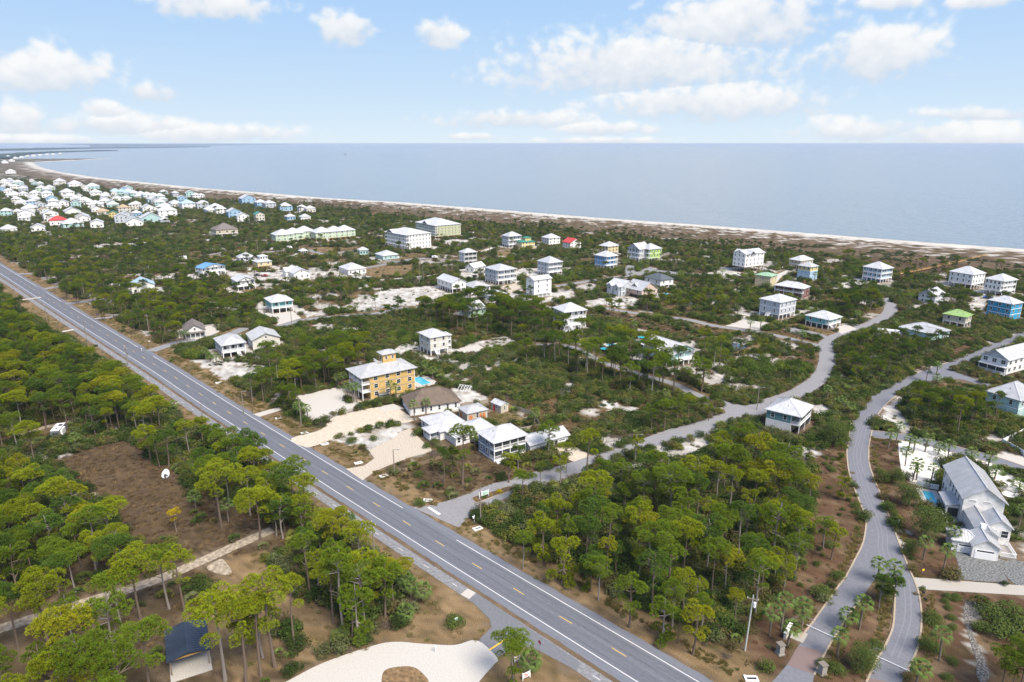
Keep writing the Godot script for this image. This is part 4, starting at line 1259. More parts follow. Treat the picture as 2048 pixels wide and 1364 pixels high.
# ---- the houses -----------------------------------------------------------
func garage_door(r: Node, t: Transform3D, w: float, h: float) -> void:
	var d := part(r, "garage_door", boxm(w, h, .06), M.trim, t)
	for i in 3:
		part(d, "door_panel", boxm(w - .2, h / 4 - .12, .03), M.signwhite, at(0, .04, 0, .06 + i * h / 4))
	part(d, "pane", boxm(w * .8, .3, .03), M.glass, at(0, .04, 0, h * .8))
func flue(r: Node, x: float, z: float, y0: float, y1: float, m := "brick") -> void:
	part(r, "chimney", boxm(.8, y1 - y0, .8), M["w_" + m], at(x, z, 0, y0))
func pool(x: float, z: float, yaw: float, w: float, d: float, label: String, deck := 1.6) -> void:
	var o := thing("swimming_pool", label, "pool", Vector3(x, 0, z), yaw, "swimming pools beside the houses")
	var b := MB.new()
	var k := .3
	b.box(-w / 2 - deck, -.2, -d / 2 - deck, w / 2 + deck, .06, -d / 2)
	b.box(-w / 2 - deck, -.2, d / 2, w / 2 + deck, .06, d / 2 + deck)
	b.box(-w / 2 - deck, -.2, -d / 2, -w / 2, .06, d / 2)
	b.box(w / 2, -.2, -d / 2, w / 2 + deck, .06, d / 2)
	part(o, "pool_deck", b.mesh(), M.slab)
	part(o, "coping", boxm(w + .02, .02, d + .02), M.signwhite, at(0, 0, 0, .005))
	part(o, "water", boxm(w - k, .03, d - k), M.pool, at(0, 0, 0, .03))
	paint(PackedVector2Array([Vector2(x - 5, z - 5), Vector2(x + 5, z - 5), Vector2(x + 5, z + 5), Vector2(x - 5, z + 5)]), HARD)

func make_houses() -> void:
	var r: Node3D
	# --- big white house with garages
	r = thing("beach_house", "large white house with grey metal roof and twin garages on white sand", "house", Vector3(112.1, 0, -149.5), -1.897)
	footprints.append([112.1, -149.5, -1.897, 10.5, 6.0, HARD, 10.0, 5.5])
	footprints.append([106.2, -133.5, -1.897, 7.0, 6.0, HARD, 7.0, 6.0])
	block(r, 0, 0, 17, 8.2, 0, 6.6, "white", 1, 3.3)
	roofed(r, 0, 0, 17, 8.2, 6.62, "grey", 1, 3.3, .55, true)
	for y in [1.0, 4.0]:
		windows(r, 0, 0, 0, 17, 8.2, y, 6, 1.0, 1.7, true, -1.0, .75)
		windows(r, 2, 0, 0, 17, 8.2, y, 5, 1.0, 1.6)
	windows(r, 1, 0, 0, 17, 8.2, 6.0, 2, 1.3, .3, true, -.9, .5)
	windows(r, 3, 0, 0, 17, 8.2, 4.0, 2)
	block(r, 3.6, 5.3, 6.2, 2.9, 0, 3.4, "white")
	roofed(r, 3.6, 5.3, 6.2, 2.9, 3.42, "grey", 3, .9, .35, true)
	windows(r, 0, 3.6, 5.3, 6.2, 2.9, .9, 4, .9, 1.7, true, -.95, .6)
	part(r, "porch_opening", boxm(.05, 2.2, 2.2), M.screen, at(6.72, 5.3, 0, .6))
	part(r, "porch_deck", boxm(5.0, .5, 4.0), M.deck, at(9.4, 5.6))
	part(r, "railing", rail_mesh(5.0), M.trim, at(9.4, 7.5, 0, .5))
	block(r, 13.6, 1.6, 12, 3.6, 0, 3.6, "white", 1, 1.5)
	roofed(r, 13.6, 1.6, 12, 3.6, 3.62, "grey", 1, 1.5, .4, true)
	block(r, 14.1, -1.1, 5.2, 4.4, .3, 4.6, "white", 1, 1.9)
	roofed(r, 14.1, -1.1, 5.2, 4.4, 4.62, "palegrey", 1, 1.9, .4, true)
	windows(r, 1, 14.1, -1.1, 5.2, 4.4, 2.2, 2, 1.3, 1.6)
	windows(r, 2, 14.1, -1.1, 5.2, 4.4, 2.2, 2)
	block(r, 20.0, 6.4, 4.4, 5.2, 0, 2.9, "white")
	roofed(r, 20.0, 6.4, 4.4, 5.2, 2.92, "palegrey", 0, 1.6, .4, true)
	garage_door(r, at(22.23, 6.6, PI / 2), 2.7, 2.1)
	block(r, 21.2, 3.1, 5.0, 4.9, 0, 3.0, "white", 1, 1.9)
	roofed(r, 21.2, 3.1, 5.0, 4.9, 3.02, "palegrey", 1, 1.9, .4, true)
	garage_door(r, at(23.73, 3.1, PI / 2), 3.9, 2.2)
	part(r, "roof_cupola", boxm(1.0, 1.1, 1.0), M.trim, at(18.2, 2.6, 0, 4.4))
	part(r, "side_terrace", boxm(5.0, .4, 3.0), M.deck, at(19.5, -1.8))
	part(r, "railing", rail_mesh(5.0), M.trim, at(19.5, -3.2, 0, .4))
	part(r, "railing", rail_mesh(3.0), M.trim, at(21.9, -1.8, PI / 2, .4))
	pool(105.8, -155, -1.897, 6.5, 2.6, "narrow turquoise pool beside the large white house", 1.0)
	# --- teal over white
	r = house("beach_house", "two-storey house with teal upper storey over white base at the road bend", [87.5, -200.7, -0.678, 11.3, 12.8, 6.2], {w="teal", w2="white", a=2, b=0, r="white", pb=2.6, scr=true, nb=3, seams=true, yard=2.0, ground=STRAW, rise=2.9})
	# --- grey-blue two-storey house with screened corner porch, and its wing
	r = house("beach_house", "grey-blue two-storey house with screened corner porches beside the side road", [-2.8, -181.1, -1.001, 9.7, 11.9, 6.0], {w="slateblue", a=2, b=3, r="white", pb=2.4, nb=5, scr=true, seams=true, yard=1.5, ground=LITTER, rise=2.6, gh=.6, ns=2})
	part(r, "foundation", boxm(8.4, .6, 10.6), M.concrete, at(0, 0))
	for i in 3:
		part(r, "front_step", boxm(1.8, .2 * (3 - i), .35), M.trim, at(4.9 + .35 * i, 4.2, PI / 2))
	block(r, 2.6, -12.6, 6.4, 13.6, 0, 3.1, "palegrey", 2, 1.6)
	roofed(r, 2.6, -12.6, 6.4, 13.6, 3.12, "white", 2, 1.6, .5, true)
	windows(r, 1, 2.6, -12.6, 6.4, 13.6, .3, 3, 1.2, 2.1, true, -.2, .45)
	garage_door(r, face_at(1, 6.4, 13.6, 2.6, -12.6).translated_local(Vector3(4.6, 0, .03)), 2.8, 2.3)
	footprints.append([11.2, -190.9, -1.0, 4.2, 7.8, LITTER, 4.0, 7.5])
	# --- brown shingle roof
	house("bungalow", "white single-storey bungalow under a broad brown shingle hip roof", [-27.5, -216.7, -1.197, 12.2, 18.1, 3.0], {r="brown", a=3, b=6, ww=.7, rise=4.0, yard=1.5, ground=HARD, band=false})
	# --- yellow house with tower
	r = house("tower_house", "yellow three-storey house with grey hip roof and rooftop lookout tower", [-46.8, -232.6, -0.960, 13.3, 21.9, 8.6], {w="yellow", a=0, b=4, ww=1.4, r="grey", seams=true, gh=.1, ns=3, rise=2.6, yard=2.5, ground=GRAVEL, band=true, bandm="deck", ov=.8, pa=3.0})
	for i in 3:
		part(r, "dark_post", boxm(.22, 8.2, .22), M.deck, at(-5 + i * 5, 9.95))
	block(r, -.6, -2.7, 3.6, 5.0, 9.2, 14.0, "yellow")
	roofed(r, -.6, -2.7, 3.6, 5.0, 14.02, "palegrey", 0, 1.0, .6, true)
	windows(r, 1, -.6, -2.7, 3.6, 5.0, 12.0, 2, .8, 1.1)
	windows(r, 0, -.6, -2.7, 3.6, 5.0, 11.7, 1, 1.1, 1.3)
	part(r, "lookout_deck", boxm(3.4, .2, 2.0), M.deck, at(-.6, .9, 0, 10.9))
	part(r, "railing", rail_mesh(3.4), M.trim, at(-.6, 1.9, 0, 11.1))
	pool(-34.3, -243.1, -.96, 9.0, 4.2, "blue rectangular pool behind the yellow tower house", 2.2)
	# --- the others in the middle distance
	r = house("raised_house", "cream three-storey house on pilings with rear balcony beside white gravel pad", [-33.6, -281.0, -0.969, 11.2, 9.5, 8.0], {w="offwhite", a=2, b=2, r="white", gh=2.5, ns=2, seams=true, core=.8, yard=4.0, st=[1, -2.0, 2.6], rise=2.2})
	roofed(r, 1.2, -5.6, 4.5, 2.4, 7.2, "white", 0, .9, .3)
	porch(r, 2, 1.2, -4.2, 4.5, 5.0, 2.6, [2.6, 5.2], 0, 7.0, 3)
	r = house("raised_house", "white three-storey house with zigzag outside stairs and clipped gable roof", [27.8, -319.5, -1.132, 12.0, 13.0, 9.8], {w="white", a=2, b=4, r="white", gh=3.0, ns=2, core=.85, pb=2.2, nb=4, yard=3.0, rise=3.0, st=[1, -4.5, 6.4]})
	stairs(r, Vector3(7.2, 3.2, 3.0), 0, 1.3)
	r = house("pool_house", "pale aqua house with white cross gables among the pines by blue umbrellas", [64.3, -269.2, -0.966, 18.6, 13.6, 5.6], {w="paleaqua", a=2, b=1, r="white", k=1, gh=2.4, ns=1, core=.7, yard=5.0, seams=true, rise=3.2, gw="paleaqua", pb=2.0, nb=3})
	block(r, -1.5, 3.0, 6.0, 7.5, 2.4, 5.4, "paleaqua", 2, 2.2)
	roofed(r, -1.5, 3.0, 6.0, 7.5, 5.42, "white", 2, 2.2, .5, true)
	windows(r, 0, -1.5, 3.0, 6.0, 7.5, 3.2, 2)
	house("raised_house", "pale blue-grey three-storey house with small awnings and front stairs", [137.5, -344.5, -0.971, 12.9, 14.5, 9.0], {w="palegrey", a=2, b=4, ww=.8, r="white", gh=2.6, ns=2, core=.8, cw="palegrey", yard=4.0, rise=2.6, st=[0, 0.5, 2.8]})
	house("raised_house", "turquoise raised cottage with white pyramid roof and wraparound balcony stairs", [152.5, -324.2, -0.942, 13.1, 12.0, 5.0], {w="aqua", a=2, b=3, r="white", gh=2.5, ns=1, pb=1.8, nb=4, yard=2.0, ground=TAN, rise=2.8, st=[1, -4.5, 2.5], core=.4, cw="aqua"})
	r = house("ranch_house", "pale blue ranch house with wide grey roof beside the motorhome", [189.9, -303.8, -1.042, 16.6, 14.9, 4.2], {w="paleaqua", a=3, b=4, r="palegrey", seams=true, yard=1.5, rise=2.8, ground=THIN})
	roofed(r, 5.5, 3.5, 6.0, 6.0, 4.3, "palegrey", 1, 2.0, .4, true)
	house("raised_house", "beige raised cottage with lime green metal roof over open carport", [218.9, -325.5, -0.861, 10.8, 9.5, 5.6], {w="beige", a=2, b=2, r="limegreen", gh=2.6, ns=1, yard=2.0, rise=2.4, seams=true})
	r = house("beach_house", "white two-storey house with front gable and shuttered windows at the lane end", [196.0, -257.4, -1.078, 10.7, 20.0, 6.3], {w="white", a=3, b=5, ww=1.5, r="white", k=2, gh=.5, ns=2, yard=1.5, ground=STRAW, rise=3.0, gwin=false, seams=true, gw="palegrey"})
	porch(r, 0, 0, 1.2, 9.6, 18.9, 2.4, [.5], 0, 3.3, 4, true)
	roofed(r, 0, 9.45, 9.6, 2.4, 3.35, "white", 3, .5, .2, true)
	house("beach_house", "pale aqua house with tall white hip roof beside the fenced sand yard", [167.1, -213.6, -1.092, 11.1, 13.0, 6.3], {w="paleaqua", w2="paleaqua", a=2, b=3, r="palegrey", gh=0, ns=2, yard=1.5, ground=THIN, rise=4.0, seams=true})
	house("raised_house", "bright blue three-storey house with white double porches at the dune edge", [237.9, -439.0, -1.051, 13.8, 13.0, 9.0], {w="lightblue", a=4, b=4, r="white", gh=2.6, ns=2, pa=2.4, na=5, pb=1.2, nb=3, yard=4.0, core=.8, cw="blue"})
	house("raised_house", "square white three-storey house with triple window near the dune path", [284.2, -420.8, -1.089, 15.1, 14.0, 9.0], {w="white", a=4, b=4, ww=.8, r="white", gh=3.0, ns=2, yard=4.0})
	house("raised_house", "white three-storey house over an open garage with a blue car", [289.8, -398.4, -1.119, 11.6, 14.0, 9.0], {w="white", a=4, b=4, ww=.9, r="white", gh=2.9, ns=2, yard=5.0, core=.4, pb=1.4, nb=4})
	house("cottage", "grey gabled cottage behind pines opposite the square white houses", [236.9, -377.5, -0.890, 9.6, 13.0, 5.0], {w="palegrey", a=2, b=3, r="palegrey", k=2, yard=2.0, rise=2.8, ns=2})
	house("beach_house", "vivid blue house with shallow white roof half hidden by a pine", [252.9, -341.5, -1.112, 12.4, 10.3, 8.5], {w="brightblue", a=3, b=2, r="white", gh=.1, ns=3, yard=3.0})
	house("beach_house", "house with blue walls and yellow end storeys near the sand lot", [195.5, -446.5, -0.977, 10.1, 9.5, 8.7], {w="paleyellow", w2="lightblue", a=3, b=2, r="palegrey", gh=0, ns=3, yard=3.0})
	house("raised_house", "cream yellow raised house with white hip roof and timber pilings", [208.5, -488.7, -1.028, 10.2, 15.0, 6.0], {w="cream", a=3, b=4, r="white", gh=2.6, ns=1, pm="newwood", yard=4.0, pa=1.6})
	r = house("brick_house", "red brick house with white roof and a brick chimney", [165.0, -395.1, -0.772, 17.9, 11.0, 5.6], {w="brick", a=4, b=2, r="white", gh=0, ns=2, yard=2.0, rise=2.6, band=false, pa=1.8, na=4})
	flue(r, 5.5, -3.0, 5.0, 9.2)
	house("beach_house", "plain beige block house with pale green roof beside tall dark shrub", [159.3, -422.0, -0.785, 11.0, 10.0, 7.2], {w="cream", a=1, b=2, ww=.6, r="palegreen", gh=0, ns=2, yard=2.0, rise=1.6, band=false})
	r = house("raised_house", "tall white four-storey house with twin gables on timber pilings", [166.4, -477.6, -1.036, 11.8, 20.0, 12.6], {w="white", a=3, b=5, ww=.8, r="white", k=2, gh=3.6, ns=3, yard=5.0, rise=2.4, pm="timber"})
	roofed(r, 0, 4.0, 13.5, 5.0, 12.7, "white", 1, 2.0, .5)
	house("beach_house", "lime green house with grey roof and white corner balconies", [106.1, -523.3, -1.012, 13.0, 14.0, 9.0], {w="lime", a=2, b=4, r="palegrey", gh=2.4, ns=2, core=.9, cw="lime", yard=3.0, pa=1.5})
	house("beach_house", "white gabled house with blue shutters next to the lime green house", [97.4, -523.2, -0.908, 13.0, 13.0, 9.0], {w="palegrey", a=4, b=3, r="white", gh=2.4, ns=2, core=.9, cw="palegrey", yard=3.0, pa=1.5, k=2})
	house("beach_house", "cream house with white hip roof behind the lime green house", [78.4, -551.7, -0.908, 11.0, 13.0, 7.0], {w="cream", a=3, b=3, r="white", gh=2.0, ns=2, near=false, yard=3.0})
	house("beach_house", "blue and white three-storey house with stacked side balconies", [67.8, -488.3, -0.908, 13.0, 12.0, 9.0], {w="blue", a=3, b=2, r="white", gh=2.6, ns=2, core=.9, cw="lightblue", pb=2.0, yard=3.0})
	house("raised_house", "pale lavender-white house with hip roof and double porch by the palms", [25.9, -462.3, -0.977, 13.9, 12.5, 9.0], {w="palegrey", a=3, b=3, r="palegrey", gh=2.6, ns=2, core=.8, cw="white", pb=2.0, yard=3.0})
	house("raised_house", "narrow tall white house with low gable roof beside a single pine", [15.6, -391.5, -0.974, 9.0, 13.5, 10.8], {w="white", a=1, b=2, ww=.8, r="white", k=2, gh=2.6, ns=3, core=.95, yard=4.0, rise=1.6})
	pool(6.1, -450.9, -.95, 8.0, 3.6, "light blue pool between two tall white houses")
	house("raised_house", "boxy white three-storey house with full-width balconies beside a pool", [-7.3, -434.3, -0.953, 16.5, 15.2, 9.2], {w="palegrey", a=3, b=3, r="palegrey", gh=2.8, ns=2, core=.9, cw="white", pb=2.4, nb=4, yard=4.0, rise=2.8})
	house("raised_house", "long white raised house with gable roof and open ground floor", [-37.0, -410.2, -0.981, 20.0, 10.4, 6.2], {w="white", a=4, b=2, r="white", gh=2.8, ns=1, core=.5, yard=5.0, rise=2.4, k=1})
	house("pavilion", "low grey-roofed pavilion with screened sides behind the long white house", [-21.7, -409.3, -0.977, 14.0, 12.7, 3.2], {w="white", a=4, b=4, ww=1.8, r="grey", yard=2.5, rise=2.6})
	house("cottage", "low white cottage with pale hip roof and paved court", [-10.4, -382.8, -0.741, 10.0, 12.0, 3.5], {w="white", a=2, b=3, r="palegrey", yard=3.0, rise=2.2})
	house("cottage", "mint green gabled cottage almost hidden by tall pines", [-21.1, -341.7, -0.768, 11.4, 12.0, 5.0], {w="mint", a=2, b=2, r="palegrey", k=2, gh=1.6, ns=1, yard=2.0, rise=3.2, pa=2.0})
	house("raised_house", "narrow white house with dark screened lower porch and grey hip roof", [-32.8, -506.5, -1.012, 9.5, 11.5, 8.7], {w="white", a=2, b=3, r="palegrey", gh=2.4, ns=2, yard=2.0, pb=1.8, scr=true})
	house("cottage", "white cottage with steep gable roof behind the pavilion", [-25.7, -473.7, -0.663, 8.8, 13.0, 3.4], {w="white", a=2, b=3, r="white", k=2, yard=3.0, rise=2.8})
	r = house("beach_house", "yellow house with dark green tiered roof near the dunes", [11.7, -587.4, -1.047, 10.0, 14.0, 5.4], {w="paleyellow", a=3, b=4, r="green", yard=3.0, rise=1.6, ns=2})
	block(r, 0, -1, 5, 6, 6.2, 8.6, "paleyellow")
	roofed(r, 0, -1, 5, 6, 8.62, "green", 0, .9, .5)
	house("raised_house", "white three-storey house with grey hip roof beside the yellow house", [-0.3, -594.2, -0.977, 12.0, 14.0, 9.5], {w="palegrey", a=3, b=3, r="palegrey", gh=2.4, ns=2, core=.9, cw="palegrey", yard=3.0, pb=1.6})
	house("beach_house", "white house with bright white roof behind pines near the dunes", [34.2, -600.8, -1.012, 12.0, 13.0, 7.0], {w="white", a=3, b=3, r="white", gh=2.0, ns=2, near=false, yard=3.0})
	house("beach_house", "white house with bright red metal roof at the dune edge", [50.8, -579.2, -0.942, 11.0, 13.0, 6.0], {w="white", a=3, b=3, r="red", k=1, gh=1.6, ns=2, yard=3.0, near=false})
	# --- apartment blocks
	r = house("apartment_block", "white four-storey apartment block with stacked side balconies", [-90.2, -591.8, -0.828, 34.6, 26.0, 12.5], {w="white", a=6, b=7, ww=.9, r="white", gh=0, ns=4, pa=2.4, na=9, yard=4.0, rise=4.0, band=false}, "", "apartments")
	roofed(r, -8, 8, 9, 9, 12.7, "white", 2, 2.6, .5)
	r = house("apartment_block", "yellow-green four-storey apartment block with white hipped roof", [-72.0, -667.7, -0.943, 39.7, 29.0, 12.0], {w="sage", a=8, b=7, ww=.9, r="white", gh=1.8, ns=4, pa=1.8, na=10, yard=4.0, rise=5.0, pm="newwood", bandm="newwood"}, "", "apartments")
	roofed(r, 0, 9, 10, 10, 12.2, "white", 2, 3.0, .5)
	for k in 2:
		for i in 3:
			var p: Vector2 = [Vector2(-206.7, -616.7), Vector2(-200.5, -626.9), Vector2(-194.2, -640.9), Vector2(-176, -633.8), Vector2(-166.4, -640.9), Vector2(-158.4, -648.1)][k * 3 + i]
			r = house("townhouse", ["pale green townhouse under its own white hip roof with yellow stairs, in a joined row", "pale green townhouse of the second joined row beside the white apartment block"][k], [p.x, p.y, -.97, 15.5, 17.0, 8.0], {w="palegreen", a=3, b=3, r="white", gh=2.4, ns=2, pm="newwood", yard=3.0, rise=4.2, st=[1, 2.0, 2.4], core=.5, cw="palegreen"}, ["first row of pale green townhouses", "second row of pale green townhouses"][k])
	house("cottage", "low pale aqua cottage with white hip roof and orange gravel yard", [-97.7, -530.7, -0.960, 15.0, 14.0, 3.2], {w="paleaqua", a=2, b=3, r="white", yard=4.0, rise=3.0})
	house("raised_house", "white raised house with sky blue roof and long front balcony", [-206.0, -461.4, -0.669, 11.0, 17.1, 5.6], {w="white", a=2, b=5, r="blue", k=1, gh=2.6, ns=1, pb=2.0, yard=5.0, rise=2.2, st=[1, 1.0, 2.6], core=.6})
	r = house("raised_house", "cream raised house with white lookout storey near the lane", [-178.9, -484.8, -.9, 12.0, 11.0, 5.6], {w="cream", a=2, b=2, r="white", gh=2.6, ns=1, yard=4.0, rise=1.5, pm="newwood", core=.5, cw="cream"})
	block(r, -1, -1, 5.4, 5.4, 6.2, 8.8, "white")
	roofed(r, -1, -1, 5.4, 5.4, 8.82, "white", 0, 1.2, .5)
	windows(r, 1, -1, -1, 5.4, 5.4, 7.0, 3)
	windows(r, 0, -1, -1, 5.4, 5.4, 7.0, 2)
	house("raised_house", "white raised house with pale blue gable roof and timber deck", [-166.0, -415.3, -0.942, 14.0, 11.6, 5.7], {w="white", a=2, b=4, r="white", k=1, gh=2.6, ns=1, yard=4.0, rise=2.4, core=.8, cw="palegrey", pb=1.4})
	r = house("cottage", "sprawling white cottage with crossed white roofs behind pines", [-144.4, -453.3, -.95, 20.0, 12.0, 4.0], {w="white", a=4, b=3, r="white", k=1, yard=5.0, rise=2.6})
	roofed(r, -4, 3, 7, 9, 4.05, "white", 2, 2.4, .5)
	block(r, -4, 3, 7, 9, 0, 4, "white", 2, 2.4)
	r = house("cottage", "low white cottage with broad hip roof on pale sand", [-110.5, -468.6, -.95, 17.0, 14.0, 3.6], {w="white", a=3, b=4, r="white", yard=5.0, rise=3.2})
	house("raised_house", "turquoise raised house with white hip roof over an open carport", [-124.7, -356.5, -0.967, 14.0, 12.1, 6.2], {w="aqua", a=2, b=2, ww=1.4, r="white", gh=2.9, ns=1, pb=1.8, nb=4, yard=4.5, core=.45, cw="offwhite", rise=2.6, seams=true})
	house("cottage", "off-white cottage with pale gable roof next to the grey-blue raised house", [-110.4, -291.4, -1.043, 14.0, 12.4, 4.4], {w="offwhite", a=2, b=2, r="palegrey", k=1, gh=.6, ns=1, yard=2.5, rise=2.6, seams=true})
	r = house("raised_house", "grey-blue raised house with grey gambrel roof and white front stairs", [-120.2, -279.1, -0.963, 14.5, 10.4, 5.6], {w="palegrey", a=2, b=3, ww=1.2, r="palegrey", gh=2.4, ns=1, yard=3.0, core=.6, cw="palegrey", rise=2.6, st=[1, 1.5, 2.4], seams=true, pb=1.4})
	r = house("cottage", "small white gabled shop-like cottage with screened front by the highway lane", [-148.5, -307.6, -1.077, 14.0, 9.4, 3.4], {w="white", a=2, b=0, r="greybrown", k=1, yard=3.0, rise=3.0, gw="white"})
	porch(r, 1, .8, 0, 12.9, 8.3, 2.2, [.1], 0, 2.6, 5, true)
	roofed(r, 5.9, 0, 2.6, 7.6, 2.7, "greybrown", 0, .7, .3)
	r = house("beach_house", "pale blue-grey house with several front gables on sand", [65.3, -399.5, -0.873, 12.0, 14.0, 5.6], {w="palegrey", a=2, b=3, r="white", k=1, yard=3.0, rise=3.0, ns=2})
	for q in [-3.0, 2.5]:
		block(r, q, 5.0, 3.6, 5.0, 0, 5.4, "palegrey", 2, 1.6)
		roofed(r, q, 5.0, 3.6, 5.0, 5.42, "white", 2, 1.6, .4)
		windows(r, 0, q, 5.0, 3.6, 5.0, 3.6, 1, 1.2, 1.3)
	r = house("raised_house", "pink raised house with large dormer gable and wooden stairs", [76.0, -393.5, -0.936, 14.0, 14.0, 4.6], {w="pink", a=2, b=3, r="palegrey", k=1, gh=2.0, ns=1, pm="greywood", yard=4.0, rise=4.4, core=.7, cw="pink"})
	block(r, -1.0, 2.2, 5.0, 5.0, 4.6, 5.6, "pink", 2, 2.4)
	roofed(r, -1.0, 2.2, 5.0, 5.0, 5.62, "palegrey", 2, 2.4, .4)
	windows(r, 0, -1.0, 2.2, 5.0, 5.0, 5.4, 1, 1.0, 1.3)
	stairs(r, Vector3(-3.0, 2.1, 6.6), 0, 1.6, "greywood")
	house("beach_house", "white house with dark grey hip roof behind the pink house", [92.9, -425.3, -1.011, 15.2, 12.0, 4.6], {w="white", a=2, b=2, r="dark", gh=1.4, ns=1, yard=3.0, rise=3.0})
	pool(92.6, -396, -.93, 8.0, 3.6, "bright blue pool beside the pink raised house")
	# --- outbuildings
	r = house("garden_shed", "small beige shed with white gable roof and coloured door panels", [-4.1, -213.7, -0.833, 5.4, 3.6, 2.6], {w="beige", a=1, b=1, ww=.6, r="white", k=1, yard=.6, ground=LAWN, rise=.9, band=false, ov=.25}, "", "shed")
	part(r, "red_door", boxm(.9, 1.9, .05), M.signred, at(-1.0, 1.6))
	part(r, "fence_panel", boxm(1.2, 1.9, .06), M.newwood, at(-3.4, 1.4))
	part(r, "fence_panel", boxm(1.6, 1.9, .06), M.newwood, at(2.2, -2.4, .5))
	r = house("outbuilding", "square beige outbuilding with grey shingle roof and orange doors", [-12.8, -207.9, -1.028, 7.0, 8.0, 3.0], {w="beige", a=0, b=1, ww=.8, r="grey", yard=.6, ground=LAWN, rise=1.4, ov=.4}, "", "outbuilding")
	for q in [[-2.4, 1.0], [-1.2, .9], [2.4, 1.2]]:
		part(r, "orange_door", boxm(q[1], 2.0, .05), M.orange, at(3.13, q[0], PI / 2))
	part(r, "orange_door", boxm(1.4, 2.0, .05), M.orange, at(-1.5, 3.63))
	r = thing("bungalow", "low white bungalow with joined white hip roofs and corner entrance porch", "house", Vector3(-18.0, 0, -195.5), -.979)
	footprints.append([-18.0, -195.5, -.979, 11.0, 9.0, LITTER, 10.5, 8.5])
	block(r, -3.2, 1.6, 12.6, 9.6, 0, 3.0, "white")
	roofed(r, -3.2, 1.6, 12.6, 9.6, 3.02, "white", 0, 2.3, .6, true)
	block(r, 5.2, -4.6, 8.0, 8.2, 0, 3.0, "white")
	roofed(r, 5.2, -4.6, 8.0, 8.2, 3.02, "white", 0, 1.8, .6, true)
	block(r, 6.0, 1.5, 6.6, 6.0, 0, 2.8, "white")
	roofed(r, 6.0, 1.5, 6.6, 6.0, 2.82, "white", 3, .6, .5, true)
	roofed(r, 0, 7.2, 4.4, 4.4, 2.9, "white", 0, 1.3, .4, true)
	porch(r, 0, 0, 7.2, 4.4, 4.4, 4.2, [.4], 0, 2.8, 3, false, "trim", true)
	windows(r, 0, -3.2, 1.6, 12.6, 9.6, .9, 4)
	windows(r, 1, 6.0, 1.5, 6.6, 6.0, .9, 3)
	windows(r, 1, 5.2, -4.6, 8.0, 8.2, .9, 2)
	windows(r, 3, -3.2, 1.6, 12.6, 9.6, .9, 3)
	# --- open carport in the woods
	r = thing("carport", "open carport with dark navy metal gable roof and concrete slab under pines", "carport", Vector3(-56.4, 0, -99.4), -1.08)
	footprints.append([r.position.x, r.position.z, -1.08, 5.0, 4.5, LITTER, 5.5, 4.5])
	part(r, "slab", boxm(9.6, .12, 6.4), M.slab, at(.8, 0))
	roofed(r, 0, 0, 8.2, 6.2, 3.2, "navy", 1, .9, .3, true)
	for x in [-3.9, 0.0, 3.9]:
		for z in [-2.9, 2.9]:
			part(r, "post", boxm(.16, 3.1, .16), M.timber, at(x, z))
	part(r, "beam", boxm(.14, .24, 6.2), M.newwood, at(3.9, 0, 0, 2.9))
	part(r, "beam", boxm(.14, .24, 6.2), M.newwood, at(-3.9, 0, 0, 2.9))
	# --- houses of the far village
	var names := {w="white", c="cream", g="pale green", b="blue", y="yellow", t="tan", l="pale blue", p="pale grey"}
	var wm := {w="white", c="offwhite", g="palegreen", b="lightblue", y="paleyellow", t="beige", l="paleaqua", p="palegrey"}
	var rm := {w="white", g="palegrey", b="lightblue", r="red", t="tan", n="greybrown", e="green"}
	var rn := {w="white", g="grey", b="light blue", r="red", t="tan", n="grey-brown", e="green"}
	M.r_tan = M.w_tan
